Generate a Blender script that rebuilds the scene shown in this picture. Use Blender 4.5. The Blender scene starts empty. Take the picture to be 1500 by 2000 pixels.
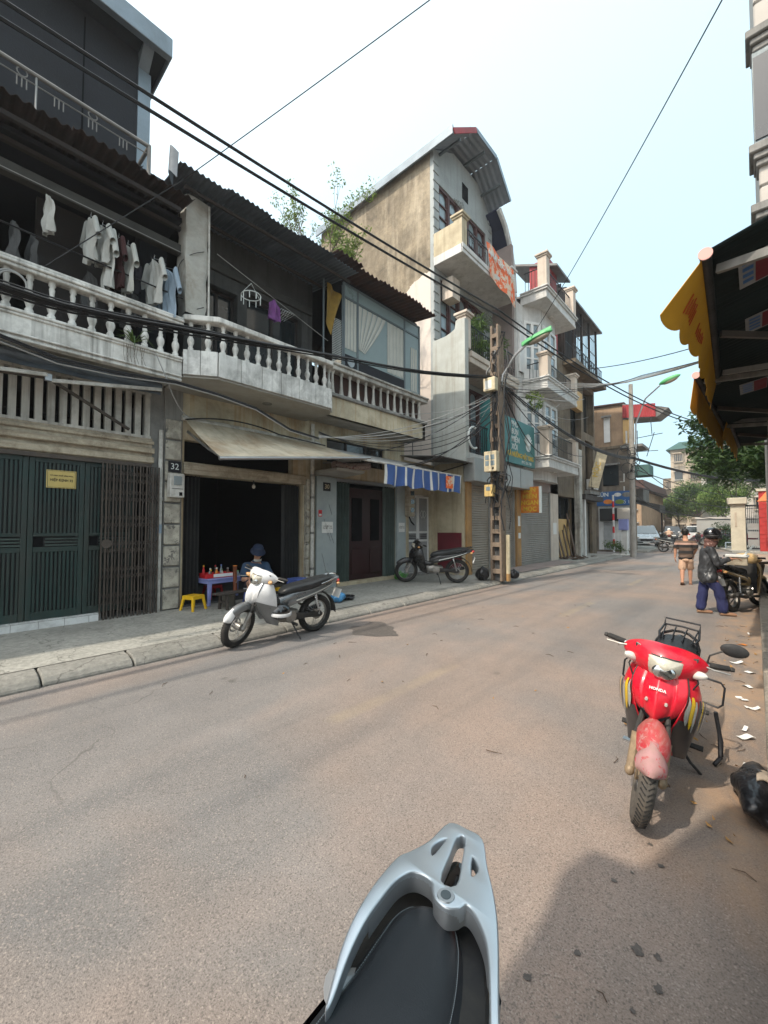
import bpy, bmesh, math, random
from mathutils import Vector, Matrix, Euler
import numpy as np
random.seed(7)
R = math.radians
scn = bpy.context.scene
col = scn.collection

# ---------------------------------------------------------------- camera, sky, sun, exposure
cam_d = bpy.data.cameras.new('camera')
cam_d.sensor_fit = 'VERTICAL'; cam_d.sensor_height = 36.0; cam_d.lens = 14.4
cam_d.clip_start = 0.02; cam_d.clip_end = 3000
cam = bpy.data.objects.new('camera', cam_d); col.objects.link(cam)
cam.location = (0, 0, 1.55)
cam.rotation_euler = (R(90 + 2.15), 0, math.atan2(725, 800))
scn.camera = cam

SUN = Vector((-0.10, -0.62, 0.78)).normalized()
wd = bpy.data.worlds.new('World'); scn.world = wd; wd.use_nodes = True
wn = wd.node_tree; wn.nodes.clear()
sky = wn.nodes.new('ShaderNodeTexSky'); sky.sky_type = 'NISHITA'; sky.sun_disc = False
sky.sun_elevation = math.asin(SUN.z); sky.sun_rotation = math.atan2(SUN.x, SUN.y)
sky.air_density = 1.0; sky.dust_density = 6.0; sky.ozone_density = 2.0; sky.altitude = 0
bgn = wn.nodes.new('ShaderNodeBackground'); bgn.inputs['Strength'].default_value = 0.15
wo = wn.nodes.new('ShaderNodeOutputWorld')
# thin bright haze over the whole sky, whiter on the sun's side
wt = wn.nodes.new('ShaderNodeTexCoord'); wdot = wn.nodes.new('ShaderNodeVectorMath'); wdot.operation = 'DOT_PRODUCT'; wdot.inputs[1].default_value = SUN
wm_ = wn.nodes.new('ShaderNodeMapRange'); wm_.inputs[1].default_value = -1; wm_.inputs[2].default_value = 1
wp_ = wn.nodes.new('ShaderNodeMath'); wp_.operation = 'POWER'; wp_.inputs[1].default_value = 3.0
wh0 = wn.nodes.new('ShaderNodeMix'); wh0.data_type = 'RGBA'; wh0.inputs[6].default_value = (2.80, 4.15, 4.6, 1); wh0.inputs[7].default_value = (9.0, 9.4, 9.4, 1)
wx = wn.nodes.new('ShaderNodeMix'); wx.data_type = 'RGBA'; wx.inputs[0].default_value = .68
wn.links.new(wt.outputs['Generated'], wdot.inputs[0]); wn.links.new(wdot.outputs['Value'], wm_.inputs[0]); wn.links.new(wm_.outputs[0], wp_.inputs[0]); wn.links.new(wp_.outputs[0], wh0.inputs[0])
wn.links.new(sky.outputs[0], wx.inputs[6]); wn.links.new(wh0.outputs[2], wx.inputs[7])
wn.links.new(wx.outputs[2], bgn.inputs[0]); wn.links.new(bgn.outputs[0], wo.inputs[0])
scn.cycles.max_bounces = 6; scn.cycles.diffuse_bounces = 3; scn.cycles.glossy_bounces = 3; scn.cycles.transmission_bounces = 4

sun_d = bpy.data.lights.new('sun', 'SUN'); sun_d.energy = 2.2; sun_d.angle = R(1.0); sun_d.color = (1.0, 0.90, 0.76)
sun = bpy.data.objects.new('sun', sun_d); col.objects.link(sun)
sun.rotation_euler = SUN.to_track_quat('Z', 'Y').to_euler(); sun.location = (-10, -60, 80)

scn.view_settings.view_transform = 'Standard'; scn.view_settings.look = 'None'
scn.view_settings.gamma = 1.0; scn.view_settings.use_curve_mapping = False
scn.view_settings.exposure = 1.0

# ---------------------------------------------------------------- helpers
ORG = {}
def setp(o, label=None, cat=None, group=None, kind=None):
    if label: o['label'] = label
    if cat: o['category'] = cat
    if group: o['group'] = group
    if kind: o['kind'] = kind
    return o
def thing(name, label, cat, loc=(0, 0, 0), rz=0, group=None, local=False):
    o = bpy.data.objects.new(name, None); col.objects.link(o)
    o.empty_display_size = 0.2
    o.location = loc; o.rotation_euler = (0, 0, rz)
    ORG[o.name] = Vector((0, 0, 0)) if local else Vector(loc)
    return setp(o, label, cat, group)
def origin_of(o):
    while o.parent: o = o.parent
    return ORG.get(o.name, Vector((0, 0, 0)))
def copy_tree(o, parent=None):
    c = o.copy(); col.objects.link(c); c.parent = parent
    for ch in o.children: copy_tree(ch, c)
    return c
def put(parent, name, src, loc, rz=0, rot=None, scale=None):
    """another copy of a piece, sharing its mesh"""
    o = bpy.data.objects.new(name, src); col.objects.link(o); o.parent = parent
    o.location = Vector(loc) - origin_of(parent)
    o.rotation_euler = rot if rot else (0, 0, rz)
    if scale: o.scale = scale
    return o

def V(*a): return Vector(a)
class MB:
    def __init__(s): s.v = []; s.f = []
    def add(s, vs, fs):
        b = len(s.v); s.v += [tuple(p) for p in vs]; s.f += [tuple(i + b for i in f) for f in fs]; return s
    def box(s, x0, x1, y0, y1, z0, z1):
        return s.add([(x0,y0,z0),(x1,y0,z0),(x1,y1,z0),(x0,y1,z0),(x0,y0,z1),(x1,y0,z1),(x1,y1,z1),(x0,y1,z1)],
                     [(0,3,2,1),(4,5,6,7),(0,1,5,4),(1,2,6,5),(2,3,7,6),(3,0,4,7)])
    def cbox(s, c, d, m=None):
        hx, hy, hz = d[0]/2, d[1]/2, d[2]/2
        vs = [V(x,y,z) for z in (-hz,hz) for (x,y) in ((-hx,-hy),(hx,-hy),(hx,hy),(-hx,hy))]
        if m: vs = [m @ p for p in vs]
        c = Vector(c)
        return s.add([p + c for p in vs], [(0,3,2,1),(4,5,6,7),(0,1,5,4),(1,2,6,5),(2,3,7,6),(3,0,4,7)])
    def bar(s, p0, p1, w, h=None, up=(0,0,1)):
        h = h or w; p0 = Vector(p0); p1 = Vector(p1); d = (p1 - p0).normalized()
        a = d.cross(Vector(up));  a = a.normalized() if a.length > 1e-4 else V(1,0,0)
        b = a.cross(d).normalized()
        vs = [q + a*sx*w/2 + b*sy*h/2 for q in (p0, p1) for (sx, sy) in ((-1,-1),(1,-1),(1,1),(-1,1))]
        return s.add(vs, [(0,3,2,1),(4,5,6,7),(0,1,5,4),(1,2,6,5),(2,3,7,6),(3,0,4,7)])
    def tube(s, pts, r, n=6, cap=True, flat=1.0):
        pts = [Vector(p) for p in pts]; rr = r if isinstance(r, (list, tuple)) else [r]*len(pts)
        rings = []; pa = None
        for i, p in enumerate(pts):
            d = (pts[min(i+1, len(pts)-1)] - pts[max(i-1, 0)]).normalized()
            if pa is None:
                pa = d.cross(V(0,0,1))
                if pa.length < 1e-3: pa = V(1,0,0)
                pa.normalize()
            a = (pa - d*pa.dot(d)).normalized(); pa = a; b = d.cross(a)
            rings.append([p + (a*math.cos(2*math.pi*k/n) + b*math.sin(2*math.pi*k/n)*flat)*rr[i] for k in range(n)])
        return s.loft(rings, cap)
    def loft(s, rings, cap=True, closed=True):
        n = len(rings[0]); vs = [p for r in rings for p in r]; fs = []
        for i in range(len(rings)-1):
            for k in range(n if closed else n-1):
                a = i*n+k; b = i*n+(k+1) % n
                fs.append((a, b, b+n, a+n))
        if cap and closed:
            fs.append(tuple(reversed(range(n)))); fs.append(tuple(range(len(vs)-n, len(vs))))
        return s.add(vs, fs)
    def cyl(s, p0, p1, r0, r1=None, n=12): return s.tube([p0, p1], [r0, r0 if r1 is None else r1], n)
    def lathe(s, prof, c=(0,0,0), n=10, axis='z', cap=True):
        rings = []
        for (r, h) in prof:
            ring = []
            for k in range(n):
                a = 2*math.pi*k/n; x, y = r*math.cos(a), r*math.sin(a)
                p = (x, y, h) if axis == 'z' else ((x, h, y) if axis == 'y' else (h, x, y))
                ring.append(V(*p) + Vector(c))
            rings.append(ring)
        return s.loft(rings, cap)
    def torus(s, c, Rr, r, n=24, m=8, axis='y', arc=(0, 2*math.pi), w=None):
        full = abs(arc[1]-arc[0]) > 6.28; rings = []; w = w or r
        cnt = n if full else n+1
        for i in range(cnt):
            a = arc[0] + (arc[1]-arc[0])*i/n; ring = []
            for k in range(m):
                b = 2*math.pi*k/m; q = Rr + r*math.cos(b); h = w*math.sin(b)
                p = {'y': (q*math.cos(a), h, q*math.sin(a)), 'z': (q*math.cos(a), q*math.sin(a), h), 'x': (h, q*math.cos(a), q*math.sin(a))}[axis]
                ring.append(V(*p) + Vector(c))
            rings.append(ring)
        if full: rings.append(rings[0])
        return s.loft(rings, not full)
    def ell(s, c, r, n=12, m=8, rot=None):
        rings = []
        for i in range(m+1):
            t = math.pi*i/m; ring = []
            for k in range(n):
                a = 2*math.pi*k/n
                p = V(r[0]*math.sin(t)*math.cos(a) + 1e-5*math.cos(a), r[1]*math.sin(t)*math.sin(a) + 1e-5*math.sin(a), -r[2]*math.cos(t))
                if rot: p = rot @ p
                ring.append(p + Vector(c))
            rings.append(ring)
        return s.loft(rings)
    def cap(s, p0, p1, r0, r1, n=10):
        """capsule with tapering radius"""
        p0 = Vector(p0); p1 = Vector(p1); d = (p1-p0).normalized()
        pts = []; rs = []
        for t in (-1, -.85, -.5): pts.append(p0 + d*r0*t); rs.append(r0*math.sqrt(max(1-t*t, .0025)))
        pts.append(p0); rs.append(r0); pts.append(p1); rs.append(r1)
        for t in (.5, .85, 1): pts.append(p1 + d*r1*t); rs.append(r1*math.sqrt(max(1-t*t, .0025)))
        return s.tube(pts, rs, n)
    def prism(s, poly, axis, a0, a1):
        """poly: 2D outline; axis x -> (y,z), y -> (x,z), z -> (x,y)"""
        def P(p, a): return (a, p[0], p[1]) if axis == 'x' else ((p[0], a, p[1]) if axis == 'y' else (p[0], p[1], a))
        n = len(poly); vs = [P(p, a0) for p in poly] + [P(p, a1) for p in poly]
        fs = [tuple(range(n)), tuple(range(2*n-1, n-1, -1))] + [(i, n+i, n+(i+1) % n, (i+1) % n) for i in range(n)]
        return s.add(vs, fs)
    def sheet(s, fn, nu, nv, th=0.0, nrm=None):
        """grid surface fn(u,v); th thickness along nrm"""
        g = [[Vector(fn(i/nu, j/nv)) for j in range(nv+1)] for i in range(nu+1)]
        w = nv+1; vs = [p for r in g for p in r]
        fs = [(i*w+j, (i+1)*w+j, (i+1)*w+j+1, i*w+j+1) for i in range(nu) for j in range(nv)]
        if th:
            N = len(vs); nr = Vector(nrm)
            vs = vs + [p + nr*th for p in vs]
            fs = fs + [tuple(N+k for k in reversed(f)) for f in fs]
            for i in range(nu):
                a, b = i*w, (i+1)*w; fs.append((b, a, a+N, b+N))
                a, b = i*w+nv, (i+1)*w+nv; fs.append((a, b, b+N, a+N))
            for j in range(nv):
                a, b = j, j+1; fs.append((a, b, b+N, a+N))
                a, b = nu*w+j, nu*w+j+1; fs.append((b, a, a+N, b+N))
        return s.add(vs, fs)
    def xf(s, m): s.v = [tuple(m @ Vector(p)) for p in s.v]; return s
    def mesh(s, name, m, off=V(0,0,0), smooth=False, bevel=0, bseg=1, sub=0, ang=35):
        me = bpy.data.meshes.new(name)
        me.from_pydata([(p[0]-off.x, p[1]-off.y, p[2]-off.z) for p in s.v], [], s.f)
        bm = bmesh.new(); bm.from_mesh(me)
        bmesh.ops.recalc_face_normals(bm, faces=bm.faces[:])
        if bevel:
            es = [e for e in bm.edges if len(e.link_faces) == 2 and e.calc_face_angle(0) > R(35)]
            bmesh.ops.bevel(bm, geom=es, offset=bevel, segments=bseg, affect='EDGES', profile=.6, clamp_overlap=True)
        if sub:
            for _ in range(sub): bmesh.ops.subdivide_edges(bm, edges=bm.edges[:], cuts=1, use_grid_fill=True, smooth=0.6)
        if smooth:
            for f in bm.faces: f.smooth = True
            for e in bm.edges:
                if len(e.link_faces) == 2 and e.calc_face_angle(0) > R(ang): e.smooth = False
        bm.to_mesh(me); bm.free()
        if m: me.materials.append(m)
        return me
    def build(s, name, m, parent=None, smooth=False, bevel=0, bseg=1, label=None, kind=None, sub=0, ang=35):
        off = origin_of(parent) if parent else V(0,0,0)
        o = bpy.data.objects.new(name, s.mesh(name, m, off, smooth, bevel, bseg, sub, ang)); col.objects.link(o)
        if parent: o.parent = parent
        return setp(o, label, None, None, kind)

def remeshed(mb, name, m, parent, vox=.01, it=4, sm=.5, fold=0.0, fd=(1,1,.35)):
    """one continuous skin over overlapping volumes"""
    o = mb.build(name, m, parent)
    md = o.modifiers.new('r', 'REMESH'); md.mode = 'VOXEL'; md.voxel_size = vox
    ms = o.modifiers.new('s', 'SMOOTH'); ms.factor = sm; ms.iterations = it
    dg = bpy.context.evaluated_depsgraph_get()
    me = bpy.data.meshes.new_from_object(o.evaluated_get(dg)); old = o.data
    o.modifiers.clear(); o.data = me; bpy.data.meshes.remove(old)
    me.name = name
    if not me.materials: me.materials.append(m)
    if fold:
        n = len(me.vertices); co = np.empty(n*3); me.vertices.foreach_get('co', co); co = co.reshape(-1,3); no = np.empty(n*3); me.vertices.foreach_get('normal', no); no = no.reshape(-1,3)
        rs = np.random.RandomState(len(name)); d = np.zeros(n)
        for k in range(9):
            w = rs.normal(size=3)*np.array(fd)*(14+6*k); d += np.sin(co @ w + rs.uniform(0,6.28) + 2.2*np.sin(co @ (rs.normal(size=3)*9)))/(1.2+.35*k)
        co += no*(d*fold*.5)[:,None]; me.vertices.foreach_set('co', co.ravel()); me.update()
    me.polygons.foreach_set('use_smooth', [True]*len(me.polygons))
    return o

def wall(mb, axis, a, t, u0, u1, z0, z1, holes=()):
    """wall slab with openings. axis 'x': plane x=a..a+t, u=y ; axis 'y': plane y=a..a+t, u=x. holes (u0,u1,z0,z1)"""
    us = sorted({u0, u1, *[h[i] for h in holes for i in (0, 1) if u0 < h[i] < u1]})
    zs = sorted({z0, z1, *[h[i] for h in holes for i in (2, 3) if z0 < h[i] < z1]})
    def solid(i, j):
        if i < 0 or j < 0 or i >= len(us)-1 or j >= len(zs)-1: return False
        c = ((us[i]+us[i+1])/2, (zs[j]+zs[j+1])/2)
        return not any(h[0] < c[0] < h[1] and h[2] < c[1] < h[3] for h in holes)
    def P(d, u, z): return (d, u, z) if axis == 'x' else (u, d, z)
    for i in range(len(us)-1):
        for j in range(len(zs)-1):
            if not solid(i, j): continue
            A, B, C, D = us[i], us[i+1], zs[j], zs[j+1]
            for d in (a, a+t): mb.add([P(d,A,C), P(d,B,C), P(d,B,D), P(d,A,D)], [(0,1,2,3)])
            if not solid(i-1, j): mb.add([P(a,A,C), P(a+t,A,C), P(a+t,A,D), P(a,A,D)], [(0,1,2,3)])
            if not solid(i+1, j): mb.add([P(a,B,C), P(a+t,B,C), P(a+t,B,D), P(a,B,D)], [(0,1,2,3)])
            if not solid(i, j-1): mb.add([P(a,A,C), P(a+t,A,C), P(a+t,B,C), P(a,B,C)], [(0,1,2,3)])
            if not solid(i, j+1): mb.add([P(a,A,D), P(a+t,A,D), P(a+t,B,D), P(a,B,D)], [(0,1,2,3)])
    return mb

def corr(mb, P, U, Vv, amp=.018, per=.09, th=.004, seg=6, nv=3, sag=0.0):
    """corrugated sheet: waves run across U, ridges along Vv"""
    P = Vector(P); U = Vector(U); Vv = Vector(Vv); N = U.cross(Vv).normalized(); L = U.length
    nu = max(6, int(L/per*seg))
    def fn(u, v): return P + U*u + Vv*v + N*(amp*math.sin(2*math.pi*u*L/per)) - V(0,0,1)*sag*math.sin(math.pi*v)
    return mb.sheet(fn, nu, nv, th, N)

def sag_pts(a, b, sag, n=16):
    a = Vector(a); b = Vector(b)
    return [a.lerp(b, i/n) - V(0,0,4*sag*(i/n)*(1-i/n)) for i in range(n+1)]

def text_mesh(txt, size, m, parent, loc, rot, depth=.004, align='CENTER', name='lettering', sx=1.0, bold=0.0):
    cu = bpy.data.curves.new(name, 'FONT'); cu.body = txt; cu.size = size; cu.extrude = depth/2; cu.align_x = align; cu.align_y = 'CENTER'
    cu.offset = bold; cu.resolution_u = 2; cu.space_line = .95
    o = bpy.data.objects.new(name+'_curve', cu); col.objects.link(o)
    dg = bpy.context.evaluated_depsgraph_get()
    me = bpy.data.meshes.new_from_object(o.evaluated_get(dg))
    bpy.data.objects.remove(o)
    me.materials.clear(); me.materials.append(m); me.name = name
    t = bpy.data.objects.new(name, me); col.objects.link(t); t.parent = parent
    t.location = Vector(loc) - origin_of(parent); t.rotation_euler = rot; t.scale = (sx, 1, 1)
    return t
FACE_X = (R(90), 0, R(90))      # lettering read from the street side (+X)
FACE_MY = (R(90), 0, 0)         # lettering read from -Y

# ---------------------------------------------------------------- materials
MAT = {}
def nd(nt, t, **kw):
    n = nt.nodes.new('ShaderNode'+t)
    for k, v in kw.items(): setattr(n, k, v)
    return n
def mapped(nt, sc=(1,1,1), coord='pos'):
    if coord == 'pos': src = nd(nt, 'NewGeometry').outputs['Position']
    else: src = nd(nt, 'TexCoord').outputs['Object']
    mp = nd(nt, 'Mapping'); mp.inputs['Scale'].default_value = sc
    nt.links.new(src, mp.inputs['Vector']); return mp.outputs[0]
def ramp(nt, fac, stops):
    r = nd(nt, 'ValToRGB'); e = r.color_ramp.elements
    e[0].position, e[0].color = stops[0][0], (*stops[0][1], 1) if len(stops[0][1]) == 3 else stops[0][1]
    e[1].position, e[1].color = stops[-1][0], (*stops[-1][1], 1)
    for p, c in stops[1:-1]:
        q = e.new(p); q.color = (*c, 1)
    nt.links.new(fac, r.inputs[0]); return r.outputs[0]
def mix(nt, fac, a, b, mode='MIX'):
    m = nd(nt, 'Mix', data_type='RGBA', blend_type=mode)
    for s, v in ((0, fac), (6, a), (7, b)):
        if isinstance(v, (int, float)): m.inputs[s].default_value = v
        elif isinstance(v, tuple): m.inputs[s].default_value = (*v, 1) if len(v) == 3 else v
        else: nt.links.new(v, m.inputs[s])
    return m.outputs[2]
def noise(nt, vec, scale, detail=5, rough=.6, dist=0):
    n = nd(nt, 'TexNoise'); n.inputs['Scale'].default_value = scale; n.inputs['Detail'].default_value = detail
    n.inputs['Roughness'].default_value = rough; n.inputs['Distortion'].default_value = dist
    nt.links.new(vec, n.inputs['Vector']); return n.outputs[0]
B3 = lambda v: (v, v, v)
def new_mat(name):
    m = bpy.data.materials.new(name); m.use_nodes = True; nt = m.node_tree; nt.nodes.clear()
    b = nd(nt, 'BsdfPrincipled'); o = nd(nt, 'OutputMaterial'); nt.links.new(b.outputs[0], o.inputs[0])
    MAT[name] = m; return m, nt, b
def mat(name, c, rough=.8, var=.18, sc=2.5, dirt=None, damt=.5, dsc=1.3, streak=None, samt=.5, ssc=(7,7,.35), bump=.15, bsc=30,
        metal=0, spec=.35, coat=0, trans=0, emit=None, coord='pos', chip=None, chsc=5, champ=.62, sheen=0):
    m, nt, b = new_mat(name); p = mapped(nt, coord=coord); L = nt.links.new
    n1 = noise(nt, p, sc, 4, .65)
    f = ramp(nt, n1, [(.25, B3(1-var)), (.75, B3(1+var*.6))])
    cc = mix(nt, 1.0, tuple(c), f, 'MULTIPLY')
    if chip:
        nc = noise(nt, p, chsc, 5, .7, .4)
        cc = mix(nt, ramp(nt, nc, [(champ, B3(0)), (champ+.03, B3(1))]), cc, tuple(chip))
    if dirt:
        n2 = noise(nt, p, dsc, 5, .7, .3)
        cc = mix(nt, ramp(nt, n2, [(.42, B3(0)), (.72, B3(damt))]), cc, tuple(dirt))
    if streak:
        ps = mapped(nt, ssc, coord); n3 = noise(nt, ps, 1.0, 4, .65, .2)
        cc = mix(nt, ramp(nt, n3, [(.48, B3(0)), (.72, B3(samt))]), cc, tuple(streak))
    L(cc, b.inputs['Base Color'])
    b.inputs['Roughness'].default_value = rough; b.inputs['Metallic'].default_value = metal
    b.inputs['Specular IOR Level'].default_value = spec
    if coat: b.inputs['Coat Weight'].default_value = coat; b.inputs['Coat Roughness'].default_value = .08
    if trans: b.inputs['Transmission Weight'].default_value = trans
    if sheen: b.inputs['Sheen Weight'].default_value = sheen
    if rough > .12 and var > 0:
        rr = ramp(nt, n1, [(.3, B3(max(0, rough-.12))), (.7, B3(min(1, rough+.1)))]); L(rr, b.inputs['Roughness'])
    if emit:
        b.inputs['Emission Color'].default_value = (*emit[:3], 1); b.inputs['Emission Strength'].default_value = emit[3]
    if bump:
        bp = nd(nt, 'Bump'); bp.inputs['Strength'].default_value = bump; bp.inputs['Distance'].default_value = .02
        L(noise(nt, p, bsc, 2, .7), bp.inputs['Height']); L(bp.outputs[0], b.inputs['Normal'])
    return m

mat('conc_white', (.68,.67,.63), .85, .2, 2, dirt=(.24,.23,.205), damt=.7, dsc=2.6, streak=(.13,.125,.11), samt=.75, ssc=(9,9,.5))
mat('conc_pale', (.50,.485,.44), .88, .25, 2, dirt=(.12,.115,.10), damt=.8, dsc=1.8, streak=(.09,.085,.07), samt=.7)
mat('conc_cream', (.54,.48,.35), .85, .2, 2, dirt=(.14,.11,.07), damt=.7, streak=(.30,.16,.05), samt=.65)
mat('conc_grey', (.24,.235,.22), .9, .25, 2, dirt=(.07,.07,.065), damt=.7, streak=(.06,.058,.05), samt=.6)
mat('conc_dark', (.085,.085,.085), .9, .3, 2, dirt=(.03,.03,.03), damt=.8)
mat('beam_shaded', (.07,.068,.062), .9, .3, 2, dirt=(.025,.025,.024), damt=.8)  # grey concrete darkened to paint in the shade under the roofs
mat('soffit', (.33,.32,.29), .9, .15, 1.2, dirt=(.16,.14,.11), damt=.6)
mat('beige', (.50,.43,.30), .85, .12, 1.5, dirt=(.20,.16,.10), damt=.55, streak=(.22,.18,.11), samt=.5)
mat('lintel', (.48,.42,.32), .9, .3, 3, dirt=(.10,.08,.055), damt=.9, dsc=3, streak=(.16,.12,.08), samt=.6, ssc=(3,1.2,18), bump=.5)
mat('block', (.44,.41,.34), .9, .3, 4, dirt=(.13,.12,.10), damt=.9, dsc=5, chip=(.14,.13,.12), chsc=6, champ=.60, bump=.5)
mat('green_door', (.008,.030,.026), .5, .3, 3, dirt=(.022,.020,.016), damt=.7, streak=(.035,.028,.02), samt=.5, bump=.05, spec=.5)
mat('gate_brown', (.085,.070,.060), .6, .4, 6, dirt=(.10,.08,.06), damt=.6, dsc=6, metal=.4)
mat('gate_black', (.016,.017,.018), .6, .3, 4, dirt=(.05,.045,.04), damt=.4)
mat('gate_green', (.05,.075,.065), .5, .3, 5, dirt=(.02,.02,.02), damt=.5)
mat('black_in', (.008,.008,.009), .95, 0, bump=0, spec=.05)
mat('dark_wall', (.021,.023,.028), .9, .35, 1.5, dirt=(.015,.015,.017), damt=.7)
mat('dark_wood', (.035,.028,.025), .7, .35, 3)
mat('tile_white', (.62,.63,.62), .3, .1, 5, dirt=(.25,.24,.22), damt=.5, dsc=4, bump=.03)
mat('tile_panel', (.64,.64,.61), .6, .25, 3, dirt=(.17,.17,.16), damt=.85, dsc=3.2, streak=(.15,.145,.13), samt=.7)
mat('shaded_sheet', (.032,.024,.022), .85, .4, 3, dirt=(.06,.035,.028), damt=.7, dsc=3)  # rusty sheet in a near-black copy, standing for under-roof shade
mat('rust_sheet', (.085,.045,.036), .8, .4, 3, dirt=(.05,.04,.04), damt=.8, dsc=4, metal=.2)
mat('roof_pale', (.24,.27,.30), .55, .2, 2, dirt=(.12,.13,.14), damt=.5, metal=.2)
mat('blue_sheet', (.13,.155,.18), .6, .25, 2, dirt=(.03,.035,.04), damt=.6, metal=.2)
mat('grey_sheet', (.17,.17,.165), .6, .3, 3, dirt=(.07,.05,.04), damt=.7, metal=.3)
mat('red_sheet', (.34,.035,.04), .6, .25, 2, dirt=(.10,.02,.02), damt=.6)
mat('poster_paper', (.22,.23,.24), .8, .2, 9, bump=0)
mat('poster_red', (.13,.012,.02), .8, .2, 9, bump=0)
mat('green_sheet', (.010,.018,.019), .75, .3, 2, dirt=(.006,.009,.009), damt=.6, spec=.2)
mat('metal_fascia', (.22,.26,.29), .45, .15, 2, dirt=(.12,.14,.15), damt=.6, metal=.5)
mat('steel', (.42,.43,.44), .4, .15, 8, metal=.9, bump=.02)
mat('pipe_white', (.55,.54,.50), .6, .2, 5, dirt=(.16,.14,.11), damt=.7, dsc=6)
mat('frame_grey', (.13,.155,.165), .5, .2, 5, metal=.3)
mat('rubber', (.018,.018,.018), .75, .3, 15, dirt=(.09,.075,.06), damt=.45, dsc=9, bump=.1, coord='obj')
mat('rubber_dusty', (.085,.076,.066), .9, .35, 18, dirt=(.17,.135,.10), damt=.6, dsc=8, bump=.15, coord='obj')
mat('rail_grey', (.20,.19,.175), .6, .25, 4, bump=0)
mat('cable', (.013,.014,.016), .6, .3, 4, bump=0)
mat('cable_grey', (.30,.30,.29), .6, .25, 4, bump=0)
mat('iron', (.022,.022,.025), .5, .3, 8, metal=.3)
mat('tarp', (.52,.46,.35), .85, .25, 2.5, dirt=(.26,.15,.07), damt=.75, dsc=1.6, streak=(.22,.18,.13), samt=.5, ssc=(2,9,2), bump=.1)
mat('tarp_grey', (.44,.43,.39), .75, .25, 2.5, dirt=(.20,.17,.13), damt=.7, dsc=2.5, bump=.25, bsc=9)
mat('curtain', (.42,.42,.38), .9, .12, 3, bump=.05)
mat('cloth_white', (.44,.44,.41), .95, .1, 4, bump=.2, bsc=25)
mat('cloth_blue', (.27,.34,.41), .95, .1, 4, bump=.2, bsc=25)
mat('cloth_grey', (.085,.085,.085), .95, .15, 4, bump=.2, bsc=25)
mat('cloth_dark', (.035,.032,.038), .95, .2, 4, bump=.2, bsc=25)
mat('cloth_maroon', (.055,.022,.022), .95, .2, 4, bump=.2, bsc=25)
mat('cloth_purple', (.14,.05,.17), .95, .2, 6, bump=.2, bsc=25)
mat('cloth_mustard', (.24,.15,.03), .9, .3, 6, bump=.2, bsc=25)
mat('marble', (.33,.37,.37), .35, .1, 1.5, dirt=(.22,.26,.27), damt=.7, dsc=2, bump=.02)
mat('red_door', (.024,.005,.006), .4, .3, 3, bump=.05)
mat('red_panel', (.13,.014,.022), .6, .2, 3, dirt=(.05,.01,.015), damt=.5)
mat('door_grey', (.30,.31,.31), .5, .15, 3, dirt=(.15,.15,.15), damt=.5)
mat('shutter', (.24,.22,.19), .5, .12, 2, dirt=(.13,.12,.10), damt=.5, metal=.1)
mat('shutter_tan', (.28,.24,.19), .5, .12, 2, dirt=(.15,.13,.10), damt=.5, metal=.1)
mat('orange_wall', (.42,.24,.09), .8, .2, 2, dirt=(.20,.12,.06), damt=.7, streak=(.20,.13,.07), samt=.6)
mat('teal', (.055,.215,.215), .5, .12, 2, dirt=(.04,.12,.12), damt=.5, bump=.03)
mat('sign_white', (.62,.66,.64), .6, .1, 5, bump=0)
mat('sign_yellow', (.62,.42,.04), .6, .1, 5, bump=0)
mat('sign_blue', (.03,.10,.26), .5, .15, 3, bump=0)
mat('sign_orange', (.60,.20,.025), .6, .2, 3, dirt=(.35,.08,.01), damt=.5, bump=0)
mat('brass', (.50,.38,.13), .4, .12, 6, metal=.2, bump=.02)
mat('ink', (.05,.035,.02), .7, 0, bump=0)
mat('alu', (.36,.37,.36), .45, .1, 2, dirt=(.24,.23,.21), damt=.5, metal=.35, bump=.02)
mat('wood_window', (.075,.026,.022), .5, .3, 4, bump=.1)
mat('glass', (.20,.25,.27), .08, .1, 2, bump=0, spec=.8)
mat('glass_dark', (.02,.025,.028), .06, .1, 2, bump=0, spec=.8)
mat('glass_frost', (.20,.255,.255), .35, .15, 1.2, bump=0, spec=.5)
mat('white_frame', (.66,.66,.64), .5, .1, 4, bump=.03)
mat('paint_white', (.60,.60,.58), .8, .12, 2, dirt=(.34,.33,.31), damt=.5, streak=(.28,.27,.25), samt=.5)
mat('paint_pink', (.58,.51,.43), .8, .15, 2, dirt=(.35,.26,.20), damt=.5, streak=(.28,.21,.16), samt=.5)
mat('pinkbrown', (.27,.22,.20), .85, .15, 2, dirt=(.16,.13,.12), damt=.5)
mat('navy_tarp', (.035,.040,.075), .8, .2, 2)
mat('ply', (.52,.34,.14), .75, .15, 3, dirt=(.36,.22,.08), damt=.6, streak=(.36,.22,.09), samt=.5, ssc=(20,20,.8))
mat('plank', (.10,.065,.045), .85, .35, 3, streak=(.035,.025,.02), samt=.7, ssc=(18,18,.6), bump=.3)
mat('bench_wood', (.055,.045,.038), .8, .3, 5, bump=.3)
mat('pole_conc', (.25,.19,.14), .92, .25, 3, dirt=(.10,.08,.06), damt=.7, dsc=3, streak=(.09,.07,.055), samt=.6, bump=.4)
mat('pole_conc2', (.30,.28,.25), .92, .2, 3, dirt=(.14,.13,.12), damt=.6, bump=.3)
mat('box_cream', (.58,.50,.34), .55, .12, 5, dirt=(.28,.22,.14), damt=.6, dsc=6, bump=.03)
mat('box_yellow', (.60,.43,.17), .55, .12, 5, dirt=(.28,.2,.1), damt=.5, bump=.03)
mat('lamp_green', (.08,.36,.13), .5, .15, 3, dirt=(.2,.3,.18), damt=.4, bump=.03)
mat('lamp_glass', (.32,.27,.20), .3, .2, 4, bump=0)
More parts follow.
